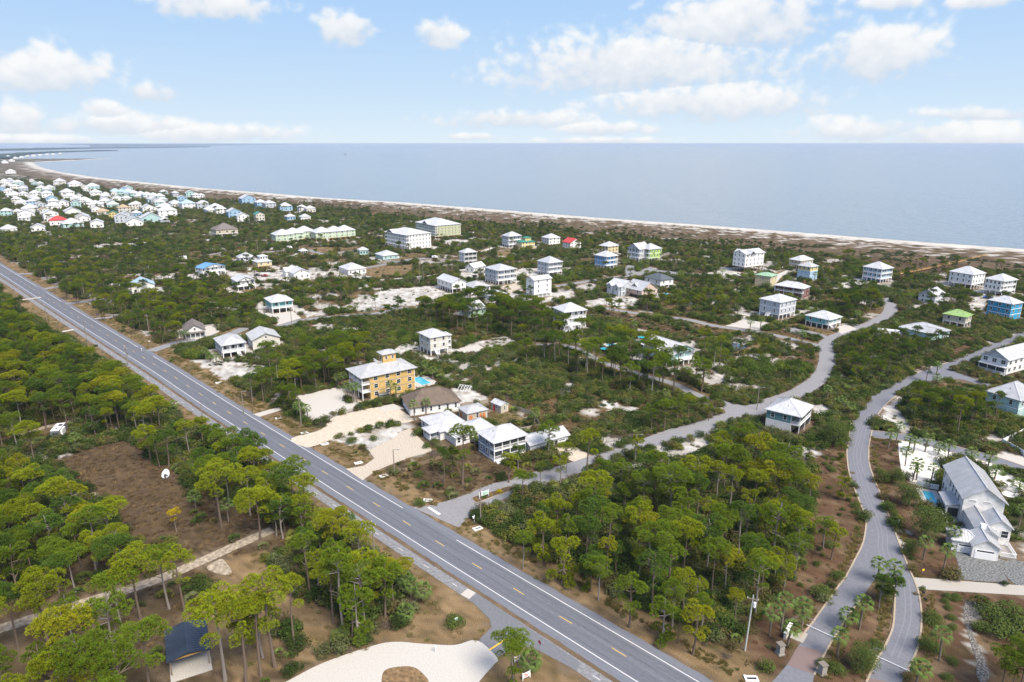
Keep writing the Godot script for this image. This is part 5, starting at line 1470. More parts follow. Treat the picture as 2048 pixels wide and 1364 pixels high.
	var far := [[-809.1, -1131.8, 24.2, 6, "w", "w", 0], [-795.3, -1133.9, 14.8, 8, "w", "w", 0], [-792.1, -1156.7, 16.9, 8, "w", "w", 0], [-758.7, -1135.5, 18.3, 8.5, "w", "w", 0], [-722.4, -1053.7, 13.7, 5, "c", "w", 0], [-863.3, -1280.8, 19.6, 8, "g", "g", 0], [-855.5, -1291.7, 19.7, 8, "g", "g", 0], [-740, -1158.6, 21.1, 9, "w", "w", 0], [-878.8, -1405.3, 33.2, 9, "w", "w", 0], [-976.3, -1510.7, 36, 8, "c", "g", 0], [-800, -1331.9, 27, 8, "l", "w", 0], [-687.8, -1151.3, 19.7, 9, "w", "w", 0], [-635, -1086.9, 15.2, 8, "w", "w", 0], [-609.8, -1073.8, 16.5, 6, "w", "w", 1], [-590.7, -1065.4, 14.7, 6, "w", "w", 0], [-627.2, -1019.6, 17.6, 7, "w", "w", 0], [-573.8, -956, 20.9, 6, "w", "w", 0], [-495.6, -883.1, 15.6, 8, "c", "t", 0], [-549.2, -953.9, 16.2, 6, "l", "w", 0], [-524.5, -968.1, 13.3, 6, "w", "w", 0], [-464.4, -883.9, 17.4, 8, "w", "g", 1], [-417.4, -836.6, 22.5, 9, "w", "w", 0], [-467.4, -934.2, 15.4, 6, "w", "w", 0], [-408.5, -779.3, 23.5, 6, "l", "w", 1], [-404.5, -737.5, 18.6, 6, "w", "g", 1], [-387.3, -766.9, 11.5, 5, "p", "g", 0], [-434.7, -720.9, 13.6, 7, "w", "w", 1], [-466.7, -808.6, 10.7, 8, "y", "e", 1], [-504.1, -852.2, 14.6, 6, "c", "t", 0], [-490.4, -744.6, 17.9, 7, "w", "r", 0], [-463, -724.1, 20.7, 6, "l", "w", 0], [-474, -687.1, 13.4, 6, "w", "w", 1], [-508.2, -693.5, 15, 4, "w", "w", 0], [-584.7, -831.6, 19, 6, "w", "w", 1], [-616, -885.8, 21.6, 7, "w", "w", 0], [-576.6, -852.5, 12.4, 8, "c", "t", 1], [-609.4, -921.5, 19.2, 7, "w", "w", 0], [-552.2, -868, 19.3, 5, "w", "w", 1], [-704.7, -997.7, 18, 5, "w", "w", 0], [-1466.4, -2056, 47.2, 8, "w", "w", 0], [-1095.9, -1510.9, 20, 8, "w", "w", 0], [-1036.5, -1467.8, 21.6, 8, "l", "w", 0], [-438.5, -936, 19.3, 9, "w", "b", 0], [-417.2, -934.6, 16.4, 9, "p", "g", 0], [-382.1, -876.7, 10.3, 5, "w", "w", 0], [-594.5, -1106.1, 13.5, 6, "c", "w", 0], [-573.1, -1095.9, 13.3, 6, "w", "w", 0], [-551.9, -1076.8, 14.6, 6, "l", "w", 0], [-531.1, -1054.6, 15.8, 5, "p", "g", 0], [-488.8, -1005.4, 16.5, 4, "p", "g", 0], [-3199.6, -4489.2, 44.3, 8, "w", "w", 0], [-2247.6, -3125.3, 41.2, 9, "w", "w", 0], [-2826.2, -4019.8, 39.5, 8, "w", "w", 0], [-2985.3, -4300.8, 42.1, 8, "w", "w", 0], [-3168.2, -4623.8, 45, 8, "c", "w", 0], [-3274.8, -4841.8, 47, 8, "w", "w", 0], [-3391.9, -5081.2, 49.1, 8, "w", "w", 0], [-3513.4, -5345.5, 51.4, 8, "w", "w", 0], [-3591, -5537.3, 53, 8, "w", "w", 0], [-3735.3, -5852.4, 55.8, 8, "c", "w", 0], [-2424.2, -3418.7, 39.3, 8, "w", "w", 0], [-427.1, -962.2, 10.6, 8, "w", "g", 0], [-388.3, -906.6, 17.2, 7, "w", "w", 0], [-364.6, -865.6, 13.8, 8, "w", "w", 0], [-329.9, -819, 16.5, 9, "b", "w", 1], [-303.8, -778.4, 14.6, 8, "w", "w", 1], [-389.3, -1021.5, 21.9, 9, "b", "w", 1], [-349.8, -964.2, 15.1, 8, "b", "w", 0], [-332.4, -949.4, 16.2, 8, "p", "g", 0], [-296.9, -906.9, 17.9, 8, "b", "g", 0], [-270.2, -890.4, 11.2, 8, "w", "w", 0], [-257.7, -882.1, 13.5, 7, "c", "w", 0], [-288.5, -787.2, 11.3, 9, "c", "e", 1], [-254.9, -792.5, 11.2, 6, "b", "w", 0], [-239.8, -798.6, 12.9, 5, "w", "g", 0], [-168.9, -550.1, 3.5, 3, "w", "w", 0], [-282.2, -673.1, 22.4, 6, "t", "n", 0], [-387.6, -883.9, 11.7, 6, "w", "w", 0], [-203.8, -519.3, 12.8, 3, "p", "g", 0], [-120.4, -549.6, 8.4, 4, "l", "w", 0], [-222.6, -403.9, 14.3, 5, "w", "b", 1], [-825.4, -1152, 17.4, 5.5, "w", "g", 0], [-937.3, -1438.2, 11.7, 6.5, "w", "g", 0], [-622.8, -961.9, 16.1, 8, "w", "g", 1], [-933, -1273.6, 15.9, 8, "b", "g", 1], [-779.5, -1278.2, 14.2, 6.5, "w", "w", 0], [-708.4, -1287.9, 14.7, 8.5, "l", "w", 1], [-603.3, -989.7, 15.4, 6.5, "w", "w", 0], [-554.1, -783.7, 13, 5.5, "w", "w", 0], [-484.3, -779.6, 15.3, 5.5, "w", "g", 1], [-1038.8, -1443, 16.5, 8, "w", "g", 1], [-504.6, -1129.9, 12.5, 5.5, "w", "w", 0], [-434.4, -766.9, 15.2, 8.5, "p", "w", 1], [-610.1, -834, 13.1, 8.5, "l", "w", 0], [-538.9, -805.8, 16.8, 8.5, "w", "w", 1], [-688.9, -1039.1, 16.4, 8.5, "b", "w", 1], [-498.4, -800, 15.6, 5.5, "c", "w", 1], [-503.2, -921.9, 12.9, 8.5, "c", "w", 0], [-674.6, -974, 12.8, 8.5, "b", "w", 0], [-633.4, -931.4, 13.3, 8.5, "p", "w", 1], [-730.6, -1024.8, 13.7, 8, "c", "w", 0], [-557.9, -1153.5, 11.5, 8, "p", "w", 0], [-675.5, -1182.9, 12.1, 6.5, "w", "w", 0], [-510.5, -765.5, 11, 6.5, "w", "g", 1], [-948.9, -1333.2, 16.9, 8, "w", "w", 0], [-693.1, -1248, 17.4, 8.5, "b", "g", 1], [-618.2, -1112.6, 12, 8, "l", "w", 1], [-806.6, -1263.1, 11.2, 5.5, "p", "w", 0], [-530.5, -1147.4, 15.2, 8.5, "l", "w", 1], [-822.4, -1232.5, 15.4, 8.5, "b", "w", 0], [-1070.6, -1503.1, 11.3, 8.5, "b", "g", 0], [-1074.3, -1566.5, 11.2, 8, "w", "w", 1], [-1006.5, -1475.6, 13.9, 6.5, "l", "g", 1], [-842.2, -1375.1, 13.1, 5.5, "c", "w", 1], [-497.4, -1048.1, 14.8, 8, "b", "w", 1], [-703.6, -1130.7, 11.2, 5.5, "w", "w", 1], [-986.4, -1352.4, 11.1, 6.5, "b", "w", 0], [-444, -794.7, 13.1, 8.5, "p", "g", 1], [-671.3, -1218.3, 16.8, 6.5, "w", "w", 0], [-567.4, -982.9, 12.7, 6.5, "l", "w", 1], [-464.8, -958.2, 13.8, 6.5, "c", "w", 0], [-460.6, -909.9, 14.1, 6.5, "w", "w", 0], [-490.5, -966.7, 15.9, 8, "l", "w", 0], [-700, -1100, 17.9, 6.5, "w", "w", 0], [-651.7, -986, 15.4, 8, "w", "w", 0], [-1183.2, -1650.3, 12.1, 5.5, "l", "w", 0], [-450.8, -829.6, 11.7, 6.5, "b", "w", 0], [-954.4, -1361.8, 18, 6.5, "p", "w", 1], [-887.4, -1267.6, 15.8, 8, "p", "w", 0], [-1146.1, -1601, 12.1, 5.5, "w", "g", 1], [-633.5, -1171.2, 12.6, 6.5, "p", "w", 1], [-533, -1026.7, 13.6, 8, "l", "g", 0], [-1063.9, -1470.8, 15, 6.5, "c", "w", 0], [-985.8, -1459.8, 14.9, 6.5, "p", "w", 0], [-873.8, -1210, 15.2, 8, "w", "w", 0], [-659.4, -1129.8, 11.6, 8, "l", "w", 0], [-598.9, -1020.1, 15.8, 5.5, "w", "w", 0], [-613.5, -1049.1, 15.7, 6.5, "p", "g", 1], [-739, -1075.9, 15.6, 5.5, "p", "g", 0], [-501.8, -1103.7, 13.3, 8, "w", "w", 0], [-597.2, -949.6, 13.7, 8.5, "l", "w", 1], [-613.7, -858.3, 11.7, 5.5, "c", "w", 0], [-660.6, -1053.5, 17.1, 6.5, "w", "w", 0], [-514.6, -1001.7, 14.4, 8.5, "p", "g", 1], [-763.6, -1106.2, 14.7, 5.5, "w", "w", 1], [-608.3, -1216.5, 13.6, 5.5, "l", "w", 0], [-533.3, -886.9, 13, 6.5, "w", "w", 1], [-675.7, -1187.1, 16, 9, "w", "b", 0], [-654.7, -1168.6, 16, 9, "l", "b", 0], [-634.3, -1150.7, 16, 9, "w", "b", 0], [-614.6, -1133.3, 16, 9, "l", "w", 0], [-595.4, -1116.4, 16, 9, "w", "w", 0], [-576.8, -1100, 16, 9, "l", "w", 0], [-558.7, -1084.1, 16, 9, "w", "w", 0], [-541.1, -1068.6, 16, 9, "l", "w", 0]]
	for q in far:
		var k: int = q[6]
		var w: float = clampf(q[2], 7.0, 26.0)
		house("village_house", "%s %s house with %s %s roof in the distant beach village" % [names[q[4]], ["raised", "two-storey", "three-storey"][clampi(int(q[3] / 3.2) - 1, 0, 2)], rn[q[5]], "gabled" if k else "hipped"],
			[q[0], q[1], -.97 + .12 * sin(q[0]), w * .86, w * .95, q[3]], {w=wm[q[4]], a=3, b=3, r=rm[q[5]], k=k, gh=2.2 if q[3] > 5 else .2, near=false, yard=4.0, ns=maxi(1, int((q[3] - 2.2) / 2.8)), core=.8, cw=wm[q[4]], rise=w * .24, ww=1.3}, "houses of the distant beach village")

# ---- poles, signs, fences, vehicles ----------------------------------------
func pole(x: float, z: float, h: float, label: String, kind := 0, lean := 0.0) -> void:
	var o := thing("utility_pole", label, "utility pole", Vector3(x, 0, z), -.4, "utility poles")
	o.rotation.z = lean
	var b := MB.new()
	b.tube(Vector3(0, -.2, 0), Vector3(0, h, 0), .17, .11, 8)
	part(o, "shaft", b.mesh(), M.greypole if kind == 2 else M.pole)
	if kind == 0 or kind == 2:
		part(o, "crossarm", boxm(1.9, .12, .12), M.pole, at(0, .14, 0, h - .7))
		for q in [-.85, 0.0, .85]:
			b = MB.new()
			b.tube(Vector3.ZERO, Vector3(0, .28, 0), .06, .04, 6)
			part(o, "insulator", b.mesh(), M.signwhite, at(q, .14, 0, h - .58 if q else h))
	if kind == 1 or kind == 2:
		b = MB.new()
		b.tube(Vector3.ZERO, Vector3(0, .9, 0), .25, .25, 10)
		b.disc(Vector3(0, .9, 0), .25, 10)
		part(o, "transformer", b.mesh(), M.signwhite, at(.42, 0, 0, h - 2.2))
	if kind == 3:
		b = MB.new()
		b.tube(Vector3(0, h - .2, 0), Vector3(1.4, h + .15, 0), .04, .03, 6)
		part(o, "lamp_arm", b.mesh(), M.metal)
		part(o, "lamp_head", boxm(.6, .14, .25), M.metal, at(1.55, 0, 0, h + .05))
func sign_post(called: String, label: String, x: float, z: float, turn: float, h: float, w: float, bh: float, m: String, category := "sign") -> Node3D:
	var o := thing(called, label, category, Vector3(x, 0, z), turn)
	part(o, "post", boxm(.08, h, .06), M.metal)
	part(o, "board", boxm(w, bh, .04), M[m], at(0, .06, 0, h - bh))
	return o
func board_sign(label: String, x: float, z: float, turn: float, w: float, bh: float, top: float, m: String, marks: Array, lettering := "signwhite") -> void:
	var o := thing("sign_board", label, "sign", Vector3(x, 0, z), turn)
	for s in [-1, 1]:
		part(o, "post", boxm(.12, top + .15, .12), M.trim, at(s * (w / 2 + .06), 0))
	var bd := part(o, "board", boxm(w, bh, .07), M[m], at(0, 0, 0, top - bh))
	for q in marks:                                       # strokes of lettering too small to read
		part(bd, "lettering", boxm(q[2], q[3], .01), M[lettering], at(q[0], .04, 0, q[1]))
func fence(called: String, label: String, a: Array, h: float, m: String, group := "", gap := 2.4, solid := true) -> void:
	var l := pts(a)
	var o := thing(called, label, "fence", Vector3(l[0].x, 0, l[0].y))
	for i in l.size() - 1:
		var n := maxi(1, roundi(l[i].distance_to(l[i + 1]) / gap))
		for k in n:
			var p := l[i].lerp(l[i + 1], k / float(n))
			var q := l[i].lerp(l[i + 1], (k + 1) / float(n))
			var d := (q - p).normalized()
			var t := Transform3D(Basis(Vector3.UP, atan2(-d.y, d.x)), Vector3(p.x - l[0].x, 0, p.y - l[0].y))
			part(o, "fence_post", boxm(.12, h + .1, .12), M[m], t)
			var len := p.distance_to(q)
			if solid:
				part(o, "fence_panel", boxm(len - .13, h - .1, .05), M[m], t.translated_local(Vector3(len / 2, .06, 0)))
			else:
				for y in [.3, h * .62, h - .1]:
					part(o, "fence_rail", boxm(len - .13, .08, .05), M[m], t.translated_local(Vector3(len / 2, y, 0)))
func culvert(x: float, z: float, turn: float) -> void:
	var o := thing("culvert_end", "white sloped concrete culvert end in the roadside ditch", "culvert", Vector3(x, 0, z), turn, "concrete culvert ends along the highway verge")
	var b := MB.new()
	b.box(-.62, -.1, -.9, -.3, .2, .8)
	b.box(.3, -.1, -.9, .62, .2, .8)
	b.box(-.62, -.1, .8, .62, .3, 1.15)
	b.box(-.62, -.1, -1.15, .62, .1, -.9)
	part(o, "wing_walls", b.mesh(), M.signwhite)
	part(o, "pipe_mouth", boxm(.58, .05, 1.66), M.black, at(0, -.05))
func mailbox(x: float, z: float, turn: float, m := "black") -> void:
	var o := thing("mailbox", "small %s mailbox on a post at the road edge" % ("black" if m == "black" else "white"), "mailbox", Vector3(x, 0, z), turn, "roadside mailboxes")
	part(o, "post", boxm(.1, 1.0, .1), M.trim if m != "black" else M.timber)
	part(o, "box", boxm(.24, .28, .55), M[m], at(0, .05, 0, 1.0))
func wheel(o: Node, x: float, z: float, r: float) -> void:
	var b := MB.new()
	b.tube(Vector3(-.11, 0, 0), Vector3(.11, 0, 0), r, r, 14)
	for s in [-1, 1]:
		for i in 14:
			var p := Vector3(s * .11, cos(TAU * i / 14) * r, sin(TAU * i / 14) * r)
			var q := Vector3(s * .11, cos(TAU * (i + 1) / 14) * r, sin(TAU * (i + 1) / 14) * r)
			if s > 0: b.tri(Vector3(.11, 0, 0), p, q)
			else: b.tri(Vector3(-.11, 0, 0), q, p)
	var w := part(o, "wheel", b.mesh(), M.rubber, at(x, z, 0, r))
	b = MB.new()
	b.tube(Vector3(-.12, 0, 0), Vector3(.12, 0, 0), r * .55, r * .55, 10)
	part(w, "rim", b.mesh(), M.metal)
func loft(secs: Array) -> ArrayMesh:                       # rings of points along z, capped
	var b := MB.new()
	for i in secs.size() - 1:
		var n: int = secs[i].size()
		for k in n:
			b.quad(secs[i][k], secs[i][(k + 1) % n], secs[i + 1][(k + 1) % n], secs[i + 1][k])
	for e in [0, secs.size() - 1]:
		for k in range(1, secs[e].size() - 1):
			if e == 0: b.tri(secs[e][0], secs[e][k + 1], secs[e][k])
			else: b.tri(secs[e][0], secs[e][k], secs[e][k + 1])
	return b.mesh()
func ring(z: float, w: float, y0: float, y1: float, c := .12) -> Array:
	return [Vector3(-w + c, y0, z), Vector3(w - c, y0, z), Vector3(w, y0 + c, z), Vector3(w, y1 - c, z), Vector3(w - c, y1, z), Vector3(-w + c, y1, z), Vector3(-w, y1 - c, z), Vector3(-w, y0 + c, z)]
func car(called: String, label: String, x: float, z: float, turn: float, m: String, kind := 0) -> void:
	var o := thing(called, label, "car", Vector3(x, .03, z), turn)
	var van := kind == 1
	var truck := kind == 2
	part(o, "body", loft([ring(-2.3, .8, .4, .85), ring(-2.1, .9, .32, 1.0), ring(2.0, .9, .32, .98), ring(2.3, .78, .4, .8)]), M[m])
	if van:
		part(o, "cabin", loft([ring(-2.2, .85, .95, 1.9), ring(.9, .85, .95, 1.95), ring(1.9, .8, .95, 1.0, .02)]), M[m])
	elif truck:
		part(o, "cabin", loft([ring(-.4, .8, .95, 1.75), ring(.8, .8, .95, 1.75), ring(1.3, .8, .95, 1.05, .02)]), M[m])
	else:
		part(o, "cabin", loft([ring(-1.9, .8, .95, 1.1, .03), ring(-1.3, .72, .95, 1.55), ring(.3, .72, .95, 1.55), ring(1.1, .8, .95, 1.0, .02)]), M[m])
	for s in [-1, 1]:
		part(o, "side_window", boxm(.02, .36, 1.6), M.glass, at(s * (.86 if van else .79), -.3 if not truck else .3, 0, 1.12))
		part(o, "headlight", boxm(.3, .14, .05), M.signwhite, at(s * .6, 2.27, 0, .6))
		for q in [-1.4, 1.4]:
			wheel(o, s * .82, q, .33)
func camper(x: float, z: float, turn: float) -> void:
	var o := thing("camper_trailer", "grey camper trailer with white roof and rear spare wheel on the sand track", "camper", Vector3(x, 0, z), turn)
	part(o, "body", loft([ring(-3.4, 1.2, .6, 2.5, .15), ring(-3.1, 1.22, .55, 2.98, .15), ring(3.0, 1.22, .55, 2.98, .15), ring(3.25, 1.2, .6, 2.8, .15)]), M.cargrey)
	part(o, "roof", boxm(2.36, .1, 6.1), M.carwhite, at(0, 0, 0, 2.97))
	part(o, "slide_out", boxm(.5, 1.8, 3.0), M.carwhite, at(1.45, .6, 0, .9))
	part(o, "roof_vent", boxm(.5, .16, .5), M.black, at(.1, 1.4, 0, 3.07))
	part(o, "solar_panel", boxm(1.0, .05, 1.5), M.black, at(.4, -1.2, 0, 3.08))
	part(o, "rear_window", boxm(1.4, .5, .04), M.glass, at(0, 3.25, 0, 1.75))
	var b := MB.new()
	b.tube(Vector3(0, 1.0, 3.25), Vector3(0, 1.0, 3.45), .36, .36, 14)
	for i in 14:
		b.tri(Vector3(0, 1, 3.45), Vector3(cos(TAU * i / 14) * .36, 1 + sin(TAU * i / 14) * .36, 3.45), Vector3(cos(TAU * (i + 1) / 14) * .36, 1 + sin(TAU * (i + 1) / 14) * .36, 3.45))
	part(o, "spare_wheel", b.mesh(), M.signwhite)
	for s in [-1, 1]:
		for q in [-.4, .5]:
			wheel(o, s * 1.1, q, .36)
		part(o, "side_window", boxm(.03, .5, 1.0), M.glass, at(s * 1.225, -1.8, 0, 1.8))
	b = MB.new()
	b.bar(Vector3(0, .55, -3.3), Vector3(0, .5, -4.5), .1, .12)
	part(o, "tow_bar", b.mesh(), M.black)
func motorhome(x: float, z: float, turn: float) -> void:
	var o := thing("motorhome", "long white motorhome parked beside the pale blue ranch house", "motorhome", Vector3(x, 0, z), turn)
	part(o, "body", loft([ring(-4.6, 1.2, .5, 3.0, .15), ring(4.2, 1.22, .5, 3.05, .15), ring(4.6, 1.15, .6, 2.2, .15)]), M.carwhite)
	part(o, "stripe", boxm(2.47, .25, 8.2), M.cargrey, at(0, -.3, 0, 1.0))
	part(o, "windscreen", boxm(2.0, 1.0, .1), M.glass, at(0, 4.42, 0, 1.7))
	for s in [-1, 1]:
		part(o, "side_window", boxm(.03, .6, 1.6), M.glass, at(s * 1.225, 1.6, 0, 1.8))
		part(o, "side_window", boxm(.03, .5, .8), M.glass, at(s * 1.225, -2.0, 0, 1.9))
		for q in [-2.8, 3.2]:
			wheel(o, s * 1.1, q, .45)
	part(o, "roof_unit", boxm(.7, .25, .9), M.trim, at(0, -1.0, 0, 3.04))
func boat(x: float, z: float, turn: float) -> void:
	var o := thing("skiff_boat", "small open white skiff on a trailer in the brown clearing", "boat", Vector3(x, 0, z), turn)
	var prof := [[-2.9, .05, .95], [-2.3, .55, .85], [-1.2, .95, .72], [0.4, 1.12, .62], [2.2, 1.08, .6], [2.75, .85, .6]]
	var hull := []
	var inner := []
	for p in prof:
		hull.append([Vector3(-p[1] * .35, .35 + (.25 if p[0] < -2.5 else 0.0), p[0]), Vector3(p[1] * .35, .35 + (.25 if p[0] < -2.5 else 0.0), p[0]), Vector3(p[1], .7, p[0]), Vector3(p[1], .5 + p[2] * .6, p[0]), Vector3(p[1] * .86, .5 + p[2] * .6, p[0]), Vector3(p[1] * .8, .72, p[0]), Vector3(-p[1] * .8, .72, p[0]), Vector3(-p[1] * .86, .5 + p[2] * .6, p[0]), Vector3(-p[1], .5 + p[2] * .6, p[0]), Vector3(-p[1], .7, p[0])])
	o.scale = Vector3.ONE * .85
	part(o, "hull", loft(hull), M.carwhite)
	part(o, "centre_console", boxm(.7, .8, .6), M.carwhite, at(0, .6, 0, .72))
	part(o, "seat", boxm(.8, .45, .45), M.cargrey, at(0, 1.5, 0, .72))
	part(o, "foredeck", boxm(.9, .06, 1.0), M.palegrey_deck, at(0, -1.5, 0, 1.0))
	part(o, "stern_bench", boxm(1.3, .3, .4), M.cargrey, at(.2, 2.2, 0, .72))
	part(o, "outboard_motor", boxm(.35, .8, .4), M.black, at(0, 2.95, 0, .6))
	for s in [-1, 1]:
		wheel(o, s * 1.15, .9, .28)
func umbrella(x: float, z: float) -> void:
	var o := thing("parasol", "turquoise parasol at the pool of the pale aqua house", "parasol", Vector3(x, 0, z), rng.randf(), "turquoise pool parasols")
	var b := MB.new()
	for i in 8:
		b.tri(Vector3(0, 2.9, 0), Vector3(cos(TAU * (i + 1) / 8) * 1.7, 2.3, sin(TAU * (i + 1) / 8) * 1.7), Vector3(cos(TAU * i / 8) * 1.7, 2.3, sin(TAU * i / 8) * 1.7))
	part(o, "canopy", b.mesh(), M.cyan)
	b = MB.new()
	b.tube(Vector3.ZERO, Vector3(0, 2.9, 0), .03, .03, 6)
	part(o, "pole", b.mesh(), M.trim)
func dead_tree(x: float, z: float, h: float, label: String) -> void:
	var o := thing("dead_tree", label, "dead tree", Vector3(x, 0, z), rng.randf() * TAU, "bare dead pines")
	var b := MB.new()
	var l := Vector3(rng.randf_range(-1, 1), 0, rng.randf_range(-1, 1)) * .8
	b.tube(Vector3.ZERO, Vector3(0, h * .6, 0) + l * .5, .2, .14, 7)
	b.tube(Vector3(0, h * .6, 0) + l * .5, Vector3(0, h, 0) + l, .14, .04, 6)
	part(o, "trunk", b.mesh(), M.greybark)
	b = MB.new()
	for k in 7:
		var t := rng.randf_range(.55, .98)
		var p := Vector3(0, h * t, 0) + l * t
		b.tube(p, p + Vector3(rng.randf_range(-1, 1), rng.randf_range(.1, .7), rng.randf_range(-1, 1)).normalized() * rng.randf_range(.7, 1.8), .05, .015, 4)
	part(o, "branches", b.mesh(), M.greybark)
func gate(x: float, z: float, turn: float, w: float, label: String) -> void:
	var o := thing("sliding_gate", label, "gate", Vector3(x, 0, z), turn)
	part(o, "bottom_beam", boxm(w, .16, .14), M.signwhite, at(0, 0, 0, .12))
	part(o, "top_rail", boxm(w, .05, .05), M.metal, at(0, 0, 0, 1.75))
	var b := MB.new()
	for i in int(w / .35):
		b.box(-w / 2 + .1 + i * .35, .28, -.012, -w / 2 + .12 + i * .35, 1.75, .012)
	part(o, "wire_mesh", b.mesh(), M.metal)
	for s in [-1, 1]:
		part(o, "gate_post", boxm(.12, 1.95, .12), M.metal, at(s * (w / 2 + .08), .1))
	b = MB.new()
	b.bar(Vector3(-w / 2 - 1.6, .2, 0), Vector3(-w / 2 - .1, 1.7, 0), .08, .08)
	b.bar(Vector3(-w / 2 - 1.6, .2, 0), Vector3(-w / 2, .2, 0), .08, .1)
	part(o, "counterweight_frame", b.mesh(), M.signwhite)
func pillar(x: float, z: float, turn: float, label: String) -> void:
	var o := thing("gate_pillar", label, "pillar", Vector3(x, 0, z), turn, "stone entrance pillars")
	part(o, "base", boxm(1.25, .25, 1.25), M.stone)
	part(o, "shaft", boxm(1.0, 1.7, 1.0), M.stone, at(0, 0, 0, .25))
	part(o, "cap", boxm(1.25, .18, 1.25), M.greywood, at(0, 0, 0, 1.95))

func make_props() -> void:
	mat("palegrey_deck", .5, .54, .58, .5)
	mat("signpale", .5, .64, .58, .5)
	mat("mulch", .1, .07, .045, .95)
	mat("fencegrey", .42, .37, .31, .9, grain("fine", .7, 1, .05), .8)
	mat("pond", .05, .065, .075, .05)
	# poles: [x, z, height, kind]
	for q in [[-29.1, -126, 10.5, 0], [41.1, -100.5, 11.5, 2], [-67, -201, 9.5, 0], [-31.8, -167.3, 7.5, 3], [-7.4, -143, 9.5, 1], [-247.3, -386.2, 9, 0], [-241.4, -384.9, 7, 3], [-169.8, -307.9, 9.5, 0], [-233.3, -331.8, 9, 0], [-190.7, -294.2, 9, 3], [-155.3, -262.4, 7.5, 0], [-95.9, -196.5, 9, 3], [82.4, -214.2, 8, 3], [140.8, -255.5, 6, 3], [-108, -323.8, 8, 0], [34.3, -173.6, 9, 3], [-209.8, -562, 10, 0], [-210.2, -585.2, 9, 0], [-209.7, -535.5, 9, 0], [-336, -476.6, 8, 0], [-212.4, -354.7, 7, 0], [-88.8, -210.5, 8, 3], [-117.9, -460.8, 9, 0]]:
		var what: String = ["wooden utility pole with crossarm standing beside the road", "wooden utility pole carrying a white transformer by the side road sign", "tall grey utility pole with crossarm and transformer at the gated entrance", "slim street light pole with a short lamp arm"][q[3]]
		pole(q[0], q[1], q[2], what, q[3], -.03 if q[3] == 2 else 0.0)
	# signs
	var o := thing("stop_sign", "red stop sign at the mouth of the gravel drive", "sign", Vector3(4.8, 0, -100.1), 2.2)
	part(o, "post", boxm(.07, 2.1, .05), M.metal)
	var b := MB.new()
	for i in 8:
		b.tri(Vector3(0, 0, 0), Vector3(cos(TAU * (i + .5) / 8) * .4, sin(TAU * (i + .5) / 8) * .4, 0), Vector3(cos(TAU * (i + 1.5) / 8) * .4, sin(TAU * (i + 1.5) / 8) * .4, 0))
		b.tri(Vector3(0, 0, -.02), Vector3(cos(TAU * (i + 1.5) / 8) * .4, sin(TAU * (i + 1.5) / 8) * .4, -.02), Vector3(cos(TAU * (i + .5) / 8) * .4, sin(TAU * (i + .5) / 8) * .4, -.02))
	part(o, "plate", b.mesh(), M.signred, at(0, .05, 0, 2.1))
	var tm := TextMesh.new()
	tm.text = "STOP"
	tm.font_size = 24
	tm.pixel_size = .011
	tm.depth = .01
	part(o, "lettering", tm, M.signwhite, at(0, .06, 0, 2.1))
	board_sign("white wedge-shaped sign with red and orange lettering strokes by the golden palm", 2.4, -93.9, .55, 1.35, .95, 1.35, "signwhite", [[-.25, .62, .6, .12], [.1, .42, .75, .12], [-.1, .2, .8, .1]], "signred")
	board_sign("small pale orange and white notice board under the roadside pine", 0.9, -97.7, .5, .85, .75, 1.2, "signwhite", [[0, .45, .6, .16], [0, .2, .5, .1]], "orange")
	board_sign("long pale green entrance sign on the kerbed traffic island", -7.1, -154.6, .62, 2.7, 1.15, 1.9, "signpale", [[-.4, .7, 1.2, .12], [.3, .45, 1.5, .12], [0, .22, 1.0, .1]], "signgreen")
	sign_post("street_sign", "blue street name sign by the narrow driveway", -210.6, -337, .3, 2.4, .8, .25, "signblue")
	sign_post("street_sign", "white street name sign at the cottage lane corner", -160.5, -290.1, .3, 2.2, .9, .3, "signwhite")
	sign_post("road_sign", "white and blue sign standing in the round roadside bush", -10.3, -106.8, .4, 2.0, .6, .8, "signpale")
	sign_post("road_sign", "small yellow sign in the mulch bed beside the gated road", 85.5, -123.1, .2, 1.1, .5, .45, "signyellow")
	sign_post("road_sign", "green sign in scrub by the highway bend", -145.7, -254.6, -.6, 2.0, .6, .5, "signgreen")
	sign_post("house_sign", "pale blue utility marker in the mulch bed by the large house", 90.4, -141.6, .2, 1.6, .5, .9, "signpale")
	o = thing("mailbox", "white mailbox on a tall white post by the junction", "mailbox", Vector3(-8.9, 0, -143.1), .3)
	part(o, "post", boxm(.14, 1.9, .14), M.trim)
	part(o, "box", boxm(.3, .35, .6), M.trim, at(-.25, 0, 0, 1.15))
	for q in [[-57.8, -182.5, 0], [-51.8, -161.3, 0], [-91.2, -223.8, 0], [-307.9, -413.9, 0], [-161.7, -274.1, 0], [81, -115.4, 1], [80.2, -113.4, 1], [-159.7, -281.5, 2], [-86, -210.8, 0], [-13.5, -100.2, 2]]:
		mailbox(q[0], q[1], .6, "black" if q[2] < 2 else "signwhite")
	for q in [[-75.9, -206.6, 1], [-55.7, -186.6, 1], [-34.5, -166.3, 1], [-64.1, -194.8, 1], [40, -93.9, 0], [-109.7, -241, 1], [-8, -140.2, 1], [-43, -174.1, 1], [-21.1, -153.2, 0]]:
		culvert(q[0], q[1], -.95 if q[2] else -1.6)
	# traffic island with the entrance sign
	var isl := smooth(pts([-9.8, -154, -8.6, -152.4, -4.5, -155.5, 0.3, -158.7, 1.1, -159.8, 0.5, -160.3, -1.2, -160.3, -4.7, -157.8, -9.6, -154.9]), true, 3)
	var im := setting("traffic_island", sheet(isl, .16), M.mulch)
	isl.append(isl[0])
	kerb(im, isl)
	paint(isl, HARD)
	shrub(-3.2, -157.2, 1.1, "round golden yellow shrub on the kerbed traffic island", "", "pine_gold")
